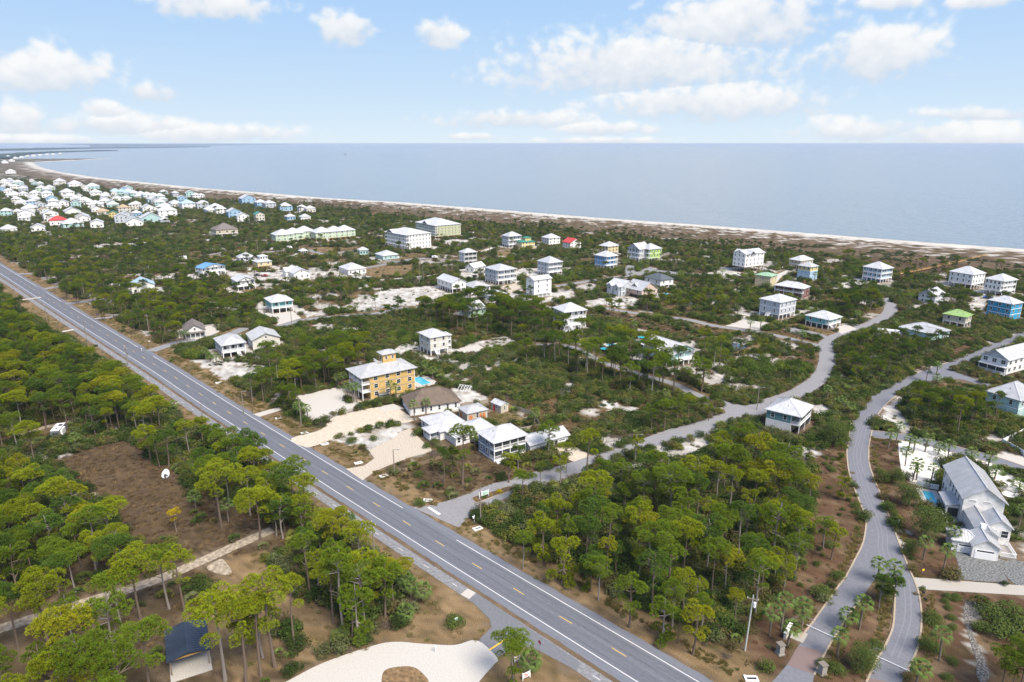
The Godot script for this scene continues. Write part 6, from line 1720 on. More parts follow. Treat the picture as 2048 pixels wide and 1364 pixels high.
	shrub(-9, -153.6, .7, "low bronze shrub at the tip of the traffic island", "", "grass")
	shrub(-6.9, -154.4, .8, "dark clipped shrub below the entrance sign", "", "leaf")
	shrub(-5.4, -155.7, .8, "feathery tan grass clump behind the entrance sign", "", "grass")
	yard("stop_bar", [-20.8, -149.7, -20.3, -150.1, -17.1, -146.7, -17.7, -146.2], "line_white", HARD, false)
	# fences and gates
	fence("wooden_fence", "low brown slatted fence along the paver courtyard", [-29.2, -169, -24.9, -173, -19.6, -177.5], 1.1, "timber")
	fence("wooden_fence", "low brown slatted fence behind the tall roadside pine", [-13.5, -182.3, -10.4, -185.8], 1.1, "timber")
	fence("board_fence", "weathered grey board fence around the dry lawn", [0.3, -214.2, 3, -212, 6.5, -208.8, 8.8, -198.3, 3.5, -195.5], 1.7, "fencegrey")
	fence("board_fence", "weathered grey board fence beside the sandy yard", [-16.8, -216.1, -11.6, -218, -8.2, -219.9], 1.7, "fencegrey")
	fence("white_fence", "tall white panel fence around the sand yard beside the lane", [145.8, -186.6, 146.5, -178.4, 147, -172.2], 1.8, "trim")
	fence("white_fence", "white panel fence returning up the sand yard", [145.8, -186.6, 158.2, -194.6, 168.2, -200.6], 1.8, "trim")
	fence("white_fence", "short white fence closing the narrow turquoise pool", [106.1, -161.4, 107.9, -159.6, 110.2, -158.7], 1.5, "trim")
	fence("white_fence", "white fence along the deck of the narrow turquoise pool", [101.3, -150.6, 103.9, -148.5], 1.2, "trim")
	fence("rail_fence", "thin timber rail fence along the scrub side of the road", [28.1, -187.2, 40.7, -194, 50.8, -200.8, 61.6, -207.1], 1.2, "greywood", "", 3.0, false)
	gate(56.3, -105.5, -0.76, 6.6, "white-beamed sliding gate across the entry lane")
	gate(65.4, -97.2, -0.76, 5.4, "white-beamed sliding gate across the exit lane")
	pillar(47, -99.8, .3, "stone pillar with flat cap on the woods side of the entry")
	pillar(52.3, -95, .3, "stone pillar with flat cap on the island side of the entry")
	o = thing("keypad_kiosk", "cream entry wall with keypad on a paved bay before the gate", "entry wall", Vector3(50.7, 0, -104.3), .9)
	part(o, "bay", boxm(3.0, .06, 2.6), M.concrete, at(.9, 1.0))
	part(o, "wall", boxm(3.4, 1.3, .45), M.w_offwhite, at(0, -.6))
	part(o, "cap", boxm(3.6, .12, .6), M.trim, at(0, -.6, 0, 1.3))
	# a boardwalk over the dunes: planks in spans
	var a := pts([259.1, -455.6, 290.1, -476.5, 328.4, -503, 355, -524, 380.4, -542.9])
	o = thing("boardwalk", "long yellow timber boardwalk running over the dune grass to the beach", "boardwalk", Vector3(a[0].x, 0, a[0].y))
	for i in a.size() - 1:
		var d := a[i + 1] - a[i]
		var n := maxi(1, roundi(d.length() / 6.0))
		for k in n:
			var p := a[i] + d * (k + .5) / n - a[0]
			var t := at(p.x, p.y, atan2(d.x, d.y), .7)
			part(o, "deck_span", boxm(1.5, .15, d.length() / n - .03), M.newwood, t)
			for s in [-1, 1]:
				part(o, "handrail", boxm(.1, .1, d.length() / n - .03), M.newwood, t.translated_local(Vector3(s * .72, .95, 0)))
				part(o, "post", boxm(.14, 1.75, .14), M.newwood, t.translated_local(Vector3(s * .84, -.7, 0)))
	# vehicles
	camper(-138.5, -192.6, .28)
	boat(-93.3, -166.7, .42)
	motorhome(175.1, -306, 1.15)
	car("pickup_truck", "black pickup truck on the sand yard by the lane", -172.3, -455.2, 1.2, "carblack", 2)
	car("pickup_truck", "dark red pickup truck parked next to the black pickup", -166.2, -452.6, 1.4, "carred", 2)
	car("van", "white van on the lane below the apartment block", -60.3, -530.7, 1.5, "carwhite", 1)
	car("van", "white van under the pale green townhouses", -189.8, -582.2, 1.3, "carwhite", 1)
	car("parked_car", "bright blue car in front of the open garage", 274.8, -385.7, 1.2, "carblue")
	car("parked_car", "dark grey car under the yellow tower house windows", -44.5, -224.8, 1.9, "cargrey", 1)
	car("parked_car", "white car half hidden in shrubs by the curved lane", 187.6, -359.9, 1.0, "carwhite")
	car("parked_car", "dark car tucked between the bungalow and the grey-blue porch house", -10.9, -187.2, .6, "carblack")
	car("parked_car", "white car on sand behind the pale beige cottage corner", 187.4, -404, 1.3, "carwhite")
	car("parked_car", "grey car beside the lane above the ranch house roof", 197, -334.8, .9, "cargrey")
	umbrella(58.3, -295.8)
	umbrella(39.2, -277.8)
	pool(45.7, -289.3, -.95, 9.0, 4.0, "pale turquoise pool hidden among pines near two parasols", 3.0)
	o = thing("storage_box", "white box trailer at the side of the back lane", "trailer", Vector3(-253.6, 0, -523.1), -.9)
	part(o, "body", boxm(2.4, 2.2, 5.0), M.carwhite, at(0, 0, 0, .5))
	part(o, "chassis", boxm(1.8, .3, 5.4), M.black, at(0, 0, 0, .2))
	for s in [-1, 1]:
		wheel(o, s * 1.0, 0, .35)
	o = thing("timber_frame", "white collapsed timber frame on bare sand behind the brown-roofed bungalow", "timber frame", Vector3(-17.2, 0, -232.5), -.4)
	for i in 5:
		b = MB.new()
		b.bar(Vector3(-2.4 + i * 1.1, 0, 1.2), Vector3(-2.0 + i * 1.1, 1.9, -.6), .12, .12)
		b.bar(Vector3(-2.0 + i * 1.1, 1.9, -.6), Vector3(-1.8 + i * 1.1, 0, -1.6), .12, .12)
		part(o, "truss", b.mesh(), M.trim)
	b = MB.new()
	b.bar(Vector3(-2.4, 1.9, -.6), Vector3(2.8, 1.9, -.6), .12, .12)
	part(o, "ridge_beam", b.mesh(), M.trim)
	for q in [[-58.7, -425.7, 13], [-56.8, -434, 11], [-51, -474.7, 10], [-41, -462.9, 8]]:
		dead_tree(q[0], q[1], q[2], "bare grey dead pine on the scrub beside the long white raised house")
	for q in [[82.2, -264.4, 7], [163, -292.4, 6], [164, -290.7, 6]]:
		dead_tree(q[0], q[1], q[2], "pale bare trunk standing in the scrub by the curved side road")
	# pond and fallen logs in the cleared lot
	var pond := setting("pond", sheet(smooth(pts([93.8, -290.1, 97.8, -295, 100.6, -293.3, 103, -290.9, 103.7, -287.7, 100.7, -283.8, 95.7, -282.3, 92.9, -284.6]), true, 4), .03), M.pond)
	paint(pts([93.8, -290.1, 101.1, -295, 103.7, -287.7, 95.7, -282.3]), HARD)
	for q in [[88.6, -293.3, .6, 7], [101.5, -295, -.7, 4], [103.3, -283.1, -.9, 6], [111.4, -283.8, .2, 11], [61.7, -334.9, .9, 6], [65.4, -329.8, .1, 7], [56.1, -339.1, -.8, 5], [87.9, -302.6, .4, 5], [100.8, -306.1, .2, 6], [82.1, -306.1, 1.0, 5]]:
		o = thing("fallen_log", "pale fallen trunk lying in the cleared brush lot", "log", Vector3(q[0], .15, q[1]), q[2], "fallen trunks in the cleared lot")
		b = MB.new()
		b.tube(Vector3(-q[3] / 2, .05, 0), Vector3(q[3] / 2, .2, 0), .2, .1, 7)
		part(o, "trunk", b.mesh(), M.greybark)
		b = MB.new()
		b.tube(Vector3(q[3] * .2, .15, 0), Vector3(q[3] * .35, .9, .5), .06, .02, 4)
		part(o, "branch_stub", b.mesh(), M.greybark)
	# a boat far out at sea
	o = thing("fishing_boat", "tiny dark fishing boat far out on the sea", "boat", Vector3(-1359.2, 0, -5757.8), 1.5)
	part(o, "hull", loft([ring(-14, 1.0, .2, 3.0), ring(-8, 4.5, -.4, 2.6), ring(12, 4.5, -.4, 2.2), ring(14, 4, 0, 2.2)]), M.cargrey)
	part(o, "wheelhouse", boxm(5, 5, 6), M.cargrey, at(0, 3, 0, 2.2))
	part(o, "mast", boxm(.5, 9, .5), M.cargrey, at(0, 8, 0, 2.2))

# ---- what grows where -------------------------------------------------------
var trees := []            # [x, z, height, kind, tint, zone]
var zones := [
	["in woods between bike path and camper trailer", "pines between the bike path and the camper trailer"],
	["bordering the brown clearing with the skiff", "pines round the brown clearing"],
	["beside the rutted track and navy carport", "pines by the rutted track"],
	["on the verge near the bike path", "pines along the bike path"],
	["inside the triangle of highway and side roads", "pines of the stand inside the road triangle"],
	["in the grove beside the yellow tower house", "pines beside the yellow tower house"],
	["between highway and the raised turquoise house", "pines between highway and raised houses"],
	["around the pale aqua pool house", "pines around the pale aqua pool house"],
	["planted beside the curved gated road", "pines beside the curved roads"],
	["in scrub among the beach houses", "scattered pines among the beach houses"]]
const CROWN := ["rounded", "narrow", "broad flat", "tall layered", "small domed", "ragged", "bushy", "wide umbrella"]
const TONE := {pine_a = "yellow-green", pine_b = "fresh green", pine_c = "dark green", pine_d = "golden green"}
func tree_zone(a: Array, zone_no: int, gap: float, h0: float, h1: float, tints: Array, kinds: Array, keep := 1.0) -> void:
	var p := pts(a)
	var lo := Vector2(1e9, 1e9)
	var hi := -lo
	for q in p:
		lo = lo.min(q)
		hi = hi.max(q)
	var z := lo.y
	var odd := 0.0
	while z < hi.y:
		var x := lo.x + odd
		odd = gap * .5 - odd
		while x < hi.x:
			var q := Vector2(x + rng.randf_range(-.42, .42) * gap, z + rng.randf_range(-.42, .42) * gap)
			if Geometry2D.is_point_in_polygon(q, p) and rng.randf() < keep:
				var id := zone_at(q.x, q.y)
				var lane := Geometry2D.get_closest_point_to_segment(q, Vector2(-55, -98.2), Vector2(-55, -98.2) * .82)
				if id != HARD and id != GRAVEL and lane.distance_to(q) > 3.6 and q.distance_to(Vector2(40.0, -98.5)) > 6.5 and q.distance_to(Vector2(-136, -188.9)) > 9:
					trees.append([q.x, q.y, rng.randf_range(h0, h1), kinds[rng.randi() % kinds.size()], tints[rng.randi() % tints.size()], zone_no])
			x += gap
		z += gap * .87
func fronts_house(x: float, z: float, reach: float) -> bool:   # gardens in front of the houses are kept low
	for f in footprints:
		var c := Vector2(f[0], f[1])
		c *= 1 - reach * .9 / c.length()
		if absf(c.x - x) < reach and absf(c.y - z) < reach:
			return true
	return false
func make_growth() -> void:
	# house plots
	for f in footprints:
		var t := at(f[0], f[1], f[2])
		var soft := PackedVector2Array()
		var hard := PackedVector2Array()
		for k in [[-1, -1], [1, -1], [1, 1], [-1, 1]]:
			var q := t * Vector3(k[0] * f[3], 0, k[1] * f[4])
			soft.append(Vector2(q.x, q.z))
			q = t * Vector3(k[0] * f[6], 0, k[1] * f[7])
			hard.append(Vector2(q.x, q.z))
		if f[5] != HARD:
			paint_soft(soft, f[5])
		paint(hard, HARD)
	# pines: stands
	var yg := ["pine_a", "pine_a", "pine_d", "pine_b", "pine_b"]
	var gr := ["pine_b", "pine_c", "pine_c", "pine_a", "pine_b"]
	tree_zone([-262.6, -295.3, -255.8, -332.5, -220.5, -302.5, -180.1, -263.7, -140.8, -229.4, -106.7, -196, -116.2, -190.7, -135.2, -185.3, -144.6, -178.1, -158.1, -168.8], 0, 5.3, 9.0, 13.5, yg + gr, [0, 2, 7, 0, 4, 5])
	tree_zone([-123.6, -173.6, -110.2, -176.9, -100.3, -182.5, -87.3, -182.5, -75.6, -170.9, -56.7, -150.8, -45.3, -136.6, -44.8, -127.4, -54, -129.3, -63.9, -141, -82.4, -158.9, -99.6, -172.6], 1, 6.2, 9, 14, gr, [0, 2, 4, 7, 5], .8)
	tree_zone([-148.4, -162, -124, -160.6, -108.9, -147, -101.1, -142.1, -86.8, -133.1, -77.2, -121.4, -83.2, -116.1, -91.9, -105.3, -100.4, -102.5], 1, 5.2, 9, 14, yg + gr, [0, 2, 7, 4, 5])
	tree_zone([-94.8, -98.5, -82.5, -105.4, -72, -110.8, -61.4, -114.1, -54.5, -106.9, -61.2, -104, -75, -97.8, -88.1, -89.9], 2, 5.8, 11, 16, yg + gr, [3, 0, 7, 2, 5], .8)
	tree_zone([-83.5, -84.4, -71.3, -92.2, -60.9, -98.5, -56.2, -99.1, -51.1, -89.9, -49, -79.1, -46.1, -69.4, -69.3, -66.5], 2, 5.8, 13, 19, yg, [3, 1, 7, 0, 5], .85)
	tree_zone([-86.5, -184, -76.6, -173.6, -58.3, -155.6, -42.4, -138.3, -31.4, -124.1, -24.9, -116.6, -17.7, -106.6, -20.5, -101.7, -24.5, -99.8, -33.2, -106.6, -44, -124.5, -52.8, -138.8, -69.6, -158.9, -83.1, -172.6], 3, 5.4, 9, 15, gr + yg, [0, 2, 4, 7, 5], .85)
	tree_zone([-1, -133, 10.2, -145.2, 25.1, -150.1, 48.3, -159.5, 59.3, -174.8, 67.7, -174.8, 73.9, -162.3, 73.5, -146.4, 63.9, -128, 50.6, -110.9, 39.9, -96, 32.1, -98.2, 20.7, -107.2, 9.5, -118.1, 0.6, -125.2], 4, 4.9, 6.5, 15, gr + yg, [0, 1, 5, 4, 6, 7, 3], .8)
	tree_zone([-90.2, -221.6, -87.1, -244, -78.4, -267.1, -66.1, -286.3, -56.2, -263.6, -58.2, -232.3, -58.8, -220.1, -63.5, -206.3, -75.6, -208.6, -85.7, -214.2], 5, 5.4, 8.5, 13.5, gr + yg, [0, 2, 4, 7, 5], .85)
	tree_zone([-383.6, -519.7, -337.6, -507.5, -272.4, -435.5, -190.8, -367.4, -166, -354.9, -140.1, -312.1, -151.9, -312.1, -146.6, -285.8, -149.6, -270.5, -207.3, -334.4, -273.9, -398], 6, 7.0, 7, 12, gr + yg, [0, 2, 4, 7, 5], .6)
	tree_zone([-471.8, -631.3, -379.7, -631.3, -274.7, -539.1, -180.4, -415.5, -140.3, -372, -122.8, -316, -152.9, -336.4, -195.9, -372, -303.3, -469.7, -387.2, -513.9], 6, 9.0, 6, 11, gr, [0, 2, 4, 7, 6], .55)
	tree_zone([8, -290.8, 32.4, -290.8, 46.8, -283.2, 60.5, -256, 73.7, -233.2, 67.1, -216.1, 53.4, -223.1, 34.1, -235.8, 15, -256], 7, 5.8, 10, 15, gr, [0, 1, 4, 0, 7], .62)
	tree_zone([-46.7, -335.5, -17.7, -369, 14.2, -335.5, 17.3, -298.8, 3.6, -290.8, -8.2, -316.2, -29.4, -311.7], 7, 6.2, 9, 14, gr, [0, 2, 4, 7], .8)
	tree_zone([144.4, -283.2, 167.9, -290.8, 185.7, -290.8, 189.9, -283.2, 167.9, -267.6, 143.6, -248.7, 126.8, -235.8, 131.6, -256], 8, 5.2, 6, 10, gr, [4, 6, 5, 0], .85)
	tree_zone([133.7, -223.1, 149.4, -223.1, 154.3, -209.4, 146.8, -193.3, 134.5, -193.3, 128.9, -205.2], 8, 5.2, 6, 11, gr, [4, 6, 5, 0], .85)
	tree_zone([90.2, -283.2, 119.1, -290.8, 125.3, -268.9, 109, -244.1, 84.7, -228, 75.3, -238.5], 9, 9.0, 6, 10, gr, [4, 6, 5], .55)
	tree_zone([219.4, -357.2, 244.8, -381.6, 237.4, -335.5, 216.1, -325.6, 206.2, -325.6], 9, 8, 7, 11, gr, [0, 4, 7], .6)
	tree_zone([196.8, -395, 221.8, -409.3, 213.4, -381.6, 186.9, -346, 171.4, -335.5], 9, 7, 8, 11, gr, [0, 4, 7], .6)
	# pines set one by one: [x, z, height, kind, zone, tint]
	for q in [[-13, -161.7, 18, 1, 3, 1], [-16.1, -166.6, 9, 4, 3, 1], [-17.9, -162.5, 11, 1, 3, 2], [2.6, -151.6, 9.5, 2, 4, 1], [1.7, -169.9, 8, 4, 3, 2], [-0.8, -162.8, 9, 4, 3, 0], [10.3, -178.9, 11, 4, 3, 1], [7.6, -163.1, 6, 4, 4, 1], [19.8, -162.8, 16, 1, 4, 0], [23.2, -159.2, 9, 4, 4, 2], [14.7, -168.1, 9, 7, 4, 0], [12.7, -162.8, 8, 4, 4, 0], [35.6, -152.1, 15, 1, 4, 1], [28, -158.7, 9, 4, 4, 1], [23.2, -159.2, 9, 4, 4, 1], [34.5, -173.6, 9, 4, 4, 0], [0.2, -92.6, 10, 2, 3, 1], [0.3, -91.8, 5, 6, 3, 1], [63.5, -204.5, 6, 4, 4, 0], [56.5, -202.8, 10, 0, 7, 0], [52.4, -202, 9, 4, 7, 1], [47.2, -196.3, 11, 0, 7, 1], [43.2, -196.3, 9, 4, 7, 1], [62.5, -208, 7, 4, 7, 1], [53.8, -116.4, 9, 4, 8, 0], [68.7, -132.1, 8, 4, 8, 1], [68.6, -127.9, 9, 4, 8, 0], [83, -153.4, 7, 6, 8, 0], [92.9, -176.3, 6, 6, 8, 1], [70.6, -111.8, 8, 4, 8, 2], [72.3, -110.5, 9, 4, 8, 2], [83.7, -175.6, 6, 6, 8, 1], [-16.1, -297.5, 13, 1, 9, 1], [-11.5, -311.5, 10, 4, 9, 1], [-49.8, -320.9, 9, 0, 9, 2], [-39.8, -320.9, 12, 0, 9, 2], [22.8, -297.5, 13, 4, 9, 1], [26.3, -313.3, 9, 4, 9, 1], [20.8, -311.5, 10, 4, 9, 2], [2.8, -277.1, 9, 0, 7, 1], [5.9, -260.4, 12, 4, 7, 1], [13, -275.6, 9, 0, 7, 1], [17.6, -280, 8, 4, 7, 1], [-31.2, -382.2, 9, 4, 9, 1], [-7.3, -376.9, 6, 4, 9, 1], [10.2, -379.5, 9, 4, 9, 2], [-30.5, -104.3, 19, 1, 3, 1], [-33.3, -112.4, 15, 3, 3, 1], [-27.2, -106.5, 15, 5, 3, 1], [-28, -103.6, 13, 6, 3, 1], [-40, -115.8, 15, 1, 3, 1], [-40.5, -96.6, 19.5, 3, 2, 0], [-38.8, -101.9, 15, 1, 2, 0], [-42.2, -94.6, 17, 1, 2, 0], [-44.2, -93.2, 17, 3, 2, 0], [-47.8, -93.6, 18, 0, 2, 0], [-45.1, -96.1, 11, 4, 2, 0], [-43.4, -98.9, 12, 4, 2, 1], [-107.8, -185.6, 13.5, 2, 1, 0], [-91.7, -177.7, 12, 0, 1, 0], [-91, -184.9, 10, 4, 1, 0], [-132.9, -173.2, 13, 7, 1, 0], [-131.9, -198.9, 11, 0, 0, 0], [-123.6, -201, 10, 4, 0, 1], [-148.7, -202.2, 10, 2, 0, 0], [-67.5, -140.4, 16.5, 7, 3, 0], [-91.4, -185.3, 9, 0, 3, 0], [-56.8, -135.5, 13, 2, 3, 0], [-77.3, -224.8, 15, 0, 5, 0], [-79.9, -238.6, 11, 4, 5, 0], [-65.5, -260.4, 12, 4, 5, 1], [-62.2, -263, 13, 0, 5, 1], [-82.8, -261.7, 12, 7, 5, 1], [-93.8, -251.5, 14, 0, 5, 1], [-140.7, -328.8, 11, 4, 6, 1], [-106.1, -382.2, 9, 4, 9, 1], [-94.5, -393.2, 8, 4, 9, 1], [-84.4, -407.8, 7, 4, 9, 1], [-72.7, -354.7, 9, 0, 9, 1], [-60.5, -352.4, 9, 4, 9, 2], [-138.1, -410.8, 8, 4, 9, 1], [-161.3, -306.1, 13, 0, 6, 1], [-159.4, -309.7, 9, 4, 6, 1], [72.7, -357.1, 12, 4, 9, 1], [55.1, -341.3, 10, 4, 9, 1], [128.6, -382.2, 12, 4, 9, 2], [84.1, -263, 13, 1, 9, 0], [81.1, -275.6, 12, 4, 9, 0], [49.5, -226.8, 14, 1, 7, 1], [42.2, -230.9, 12, 4, 7, 1], [51.6, -245.5, 13, 4, 7, 1], [56.3, -240.8, 15, 4, 7, 1], [68.1, -230.9, 13, 4, 7, 1], [125, -459.1, 10, 4, 9, 2], [254, -381.4, 10, 5, 9, 1], [249.7, -365, 10, 0, 9, 1], [204.1, -378.6, 9, 0, 9, 1], [196.2, -384.3, 8, 0, 9, 1], [152.6, -254.1, 9, 4, 8, 2], [155.8, -242.5, 8, 4, 8, 2], [141.6, -247.6, 6, 6, 8, 0], [145.1, -245, 6, 6, 8, 0], [136.1, -192.3, 14, 1, 8, 0], [154.5, -202.6, 11, 1, 8, 1], [157.2, -215.8, 8, 4, 8, 1]]:
		trees.append([q[0], q[1], q[2], q[3], ["pine_a", "pine_b", "pine_c"][q[5]], q[4]])
	for q in [[78.6, -90, 9], [82.1, -90.5, 10], [79.4, -88.7, 9], [85.3, -92.4, 9], [82.3, -88.7, 10]]:
		trees.append([q[0], q[1], q[2], 7, "pine_b", 8])
	var gold := thing("pine_tree", "small golden yellow tree at the corner of the brown clearing", "tree", Vector3(-77.4, 0, -139.1), .4)
	gold.scale = Vector3.ONE * .62
	part(gold, "trunk", pines[4][2], M.greybark)
	part(gold, "crown", pines[4][3], M.pine_gold)
	# loose pines over the rest of the land
	for k in 5200:
		var z := -lerpf(330, 1750, pow(rng.randf(), 1.25))
		var x := rng.randf_range(-.8, .78) * -z
		var s := shore_x(z)
		var d := (s.x - x) * s.y
		if d < 150: continue
		var id := zone_at(x, z)
		if id == HARD or id == SAND or id == GRAVEL or id == TAN: continue
		if sandy(x, z, SCRUB) > .3 and rng.randf() < .8: continue
		var dense := nz2.get_noise_2d(x * .7, z * .7) + .35 * nz.get_noise_2d(x * 2, z * 2)
		if dense < -.13 - (.05 if z < -600 else 0.0): continue
		var clear := true
		if z < -640:
			for f in footprints:
				if absf(f[0] - x) < 9 and absf(f[1] - z) < 10:
					clear = false
					break
		if not clear or (z > -700 and fronts_house(x, z, 12)): continue
		trees.append([x, z, rng.randf_range(5, 8) + 8 * clampf(dense, 0, .5), [0, 2, 4, 6, 7, 6][rng.randi() % 6], ["pine_b", "pine_c", "pine_a"][rng.randi() % 3], 9])
	# thickets of scrub oak between the houses
	for k in 11000:
		var z := -lerpf(250, 1300, pow(rng.randf(), 1.2))
		var x := rng.randf_range(-.8, .78) * -z
		var s := shore_x(z)
		if (s.x - x) * s.y < 145: continue
		var id := zone_at(x, z)
		if id > 0 and id != THIN and id != FOREST: continue
		if nz.get_noise_2d(x * .8 + 40, z * .8) < .02 or sandy(x, z, SCRUB) > .3 or dry(x, z) > .5 or fronts_house(x, z, 9): continue
		var q := rng.randf_range(1.8, 4.0)
		put("oak%d" % (k % 2), x, z, Vector3(q, q * rng.randf_range(.8, 1.2), q), lc(.055, .1, .02).lerp(lc(.16, .205, .028), pow(rng.randf(), 1.2)))
	# a dark belt of young pines behind the dunes
	for k in 900:
		var z := rng.randf_range(-470, -1100)
		var s := shore_x(z)
		var d := rng.randf_range(128, 190)
		var x := s.x - d / s.y
		var n := nz.get_noise_2d(x * .8, z * .8)
		if n < .02 or zone_at(x, z) == HARD: continue
		trees.append([x, z, rng.randf_range(4, 8), [6, 5, 4][rng.randi() % 3], "pine_c", 9])
	trees.sort_custom(func(a, b): return a[2] / Vector2(a[0], a[1]).length() > b[2] / Vector2(b[0], b[1]).length())
	var count := 0
	for t in trees:
		var inside: bool = absf(t[0]) < -t[1] * .77 + 4 and t[1] < -84
		if inside and count < 300:
			count += 1
			var slim: String = "young" if t[2] < 8 else ("tall" if t[2] > 14 else "medium")
			pine(t[0], t[1], t[2], t[3], t[4], "%s pine with %s %s crown %s" % [slim, CROWN[t[3]], TONE[t[4]], zones[t[5]][0]], zones[t[5]][1])
		else:
			var p: Array = pines[t[3]]
			var s: float = t[2] / p[0]
			put("trunk%d" % t[3], t[0], t[1], Vector3(s, s, s) * 1.05, Color.WHITE)
			var c: Color = M[t[4]].albedo_color.srgb_to_linear()
			var last: Array = crowd["trunk%d" % t[3]][-1]
			if not crowd.has("crown%d" % t[3]): crowd["crown%d" % t[3]] = []
			crowd["crown%d" % t[3]].append([last[0], c])
	var far := Node3D.new()
	far.name = "distant_pines"
	add_child(far)
	far.set_meta("kind", "stuff")
	far.set_meta("label", "scattered distant pines among and beyond the beach houses")
	far.set_meta("category", "pine trees")
	for k in pines.size():
		flush(far, "trunk%d" % k, "trunk", pines[k][2], M.bark)
		flush(far, "crown%d" % k, "crown", pines[k][3], M.white_leaf)
	# palms: [x, z, height]
	for q in [[110.1, -183.2, 5], [114.2, -186.6, 6], [119.8, -181.3, 4.5], [122.3, -174.9, 5.5], [116.5, -181.3, 3.5], [109, -172.2, 4.5], [115.4, -182, 4], [106.4, -163.8, 4], [107.5, -164.1, 5], [110.9, -163.2, 4], [122.5, -179.5, 2.2], [129.5, -168.9, 4.5], [130.1, -176.3, 2.2], [117.9, -140.6, 5], [97.4, -132.5, 4], [89.2, -122.5, 6], [88.4, -127.9, 4.5], [128.5, -164.4, 3], [130.4, -157.9, 2.2], [63.9, -105.9, 6], [56.5, -98.6, 5], [74.5, -120, 4.5], [77.2, -119.3, 4.5], [61, -105.6, 3.5], [73.9, -98.1, 5.5], [53.4, -106.2, 4], [66.6, -92.4, 4]]:
		palm(q[0], q[1], q[2], "cabbage palm planted around the gated road and large white house", "palms of the gated road gardens", "palm")
	for q in [[46.8, -104.3, 5.5], [49.4, -105.6, 6.5], [53.6, -106.5, 5], [48.9, -101.3, 4.5]]:
		palm(q[0], q[1], q[2], "cabbage palm in the mulch before the entry gate", "palms before the entry gate", "palm")
	for q in [[-57, -221.8, 6], [-53.6, -220.8, 6], [-61.6, -235.2, 5], [-63.8, -236.3, 4], [-54.8, -219.8, 6], [-42.2, -222.8, 6], [-40.2, -222.8, 5], [-65.3, -239.7, 4]]:
		palm(q[0], q[1], q[2], "cabbage palm standing against the yellow tower house", "palms by the yellow tower house")
	for q in [[-34.2, -251.5, 4], [-30, -244.3, 4], [-31.4, -204.5, 6], [-28.4, -210.2, 4.5], [7, -197.1, 6]]:
		palm(q[0], q[1], q[2], "cabbage palm in the yards between yellow and white houses", "palms of the yards by the yellow house")
	for q in [[-69.8, -206.4, 4.5], [-67.7, -204.7, 5], [-66.2, -205.6, 4], [-78, -180.4, 4], [-79.7, -175.1, 4], [-51.9, -151.2, 3], [-67, -143.1, 5], [-69.9, -164.1, 4], [-88.3, -186.7, 3.5], [-19.9, -115.1, 3], [-21.4, -116.4, 4], [-17.6, -114.4, 2.5], [-19.8, -108.6, 2], [-20.5, -116.4, 3], [2.9, -96.4, 1.8], [-127.5, -183.1, 4], [-77.4, -149.2, 3.5], [-112.7, -211.7, 3], [-149.1, -295.8, 4], [-147.5, -297.5, 4], [-126.9, -269.9, 4], [-119.2, -261.7, 4], [-123.4, -265.7, 3]]:
		palm(q[0], q[1], q[2], "cabbage palm on the highway verge", "cabbage palms along the highway verge")
	for q in [[119.4, -317, 5], [113.2, -313.3, 5], [129.9, -294.2, 5], [130.3, -294.1, 4], [154, -345.2, 4], [173.7, -333.7, 4], [185, -318.8, 4], [155.7, -236.5, 4], [164.3, -250.2, 4], [108.8, -220.9, 5], [111.4, -215.8, 3], [110.6, -208.1, 4], [129.8, -206.2, 4], [158.8, -288.9, 5], [160.4, -285.6, 5], [179.7, -292.4, 6], [-18.5, -554.1, 6], [-12.6, -554.1, 6], [-0.5, -588.4, 7], [-30.8, -582.4, 5], [95.7, -533.2, 7], [96, -523.3, 6], [72.9, -491.4, 5], [79.4, -482.9, 5], [92.3, -487.1, 5], [96.7, -487.1, 5], [88.5, -513.8, 5], [107.3, -518.5, 6], [112.6, -513.8, 6], [139.9, -448, 5], [39.5, -448, 4], [44.3, -448, 4], [35.3, -455.4, 4], [196.3, -436.5, 5], [-27.6, -385.4, 5], [-24.2, -388.1, 5], [-25.9, -390.9, 4], [56.8, -306.1, 6], [50.1, -309.7, 6], [53.6, -222.9, 3], [-182.5, -610.2, 6], [-173.4, -603.7, 6], [-169.7, -610.2, 6]]:
		palm(q[0], q[1], q[2], "cabbage palm among the beach house plots", "palms among the beach houses")
	# single shrubs and small trees
	shrub(-10.6, -107.1, 2.3, "round olive bush with a small sign in the turnoff lawn", "", "leaf")
	for q in [[-25.2, -166.3, 1.7], [-11.5, -163.4, 1.3], [-16.3, -156.2, 1.4], [-3.6, -150.4, 1.9], [-5.2, -148, 1.6], [-22.9, -151.1, 1.8], [-25.1, -184.4, 1.6], [-20.9, -181.6, 1.3], [-28.3, -194.8, 2], [-23, -187.2, 1.7]]:
		shrub(q[0], q[1], q[2], "leafy green shrub on the straw-covered plots by the side road junction", "shrubs by the side road junction")
	for q in [[-74.3, -209.1, 1.6], [-67.7, -204.7, 2.2], [-64, -202.2, 1.2], [-61.1, -204.3, 1.2], [-48.1, -187.4, 2.0], [-41.8, -189.6, 1.6], [-80.5, -221.8, 1.5]]:
		shrub(q[0], q[1], q[2], "dark rounded shrub between the gravel lots and the highway", "shrubs between the gravel lots and highway")
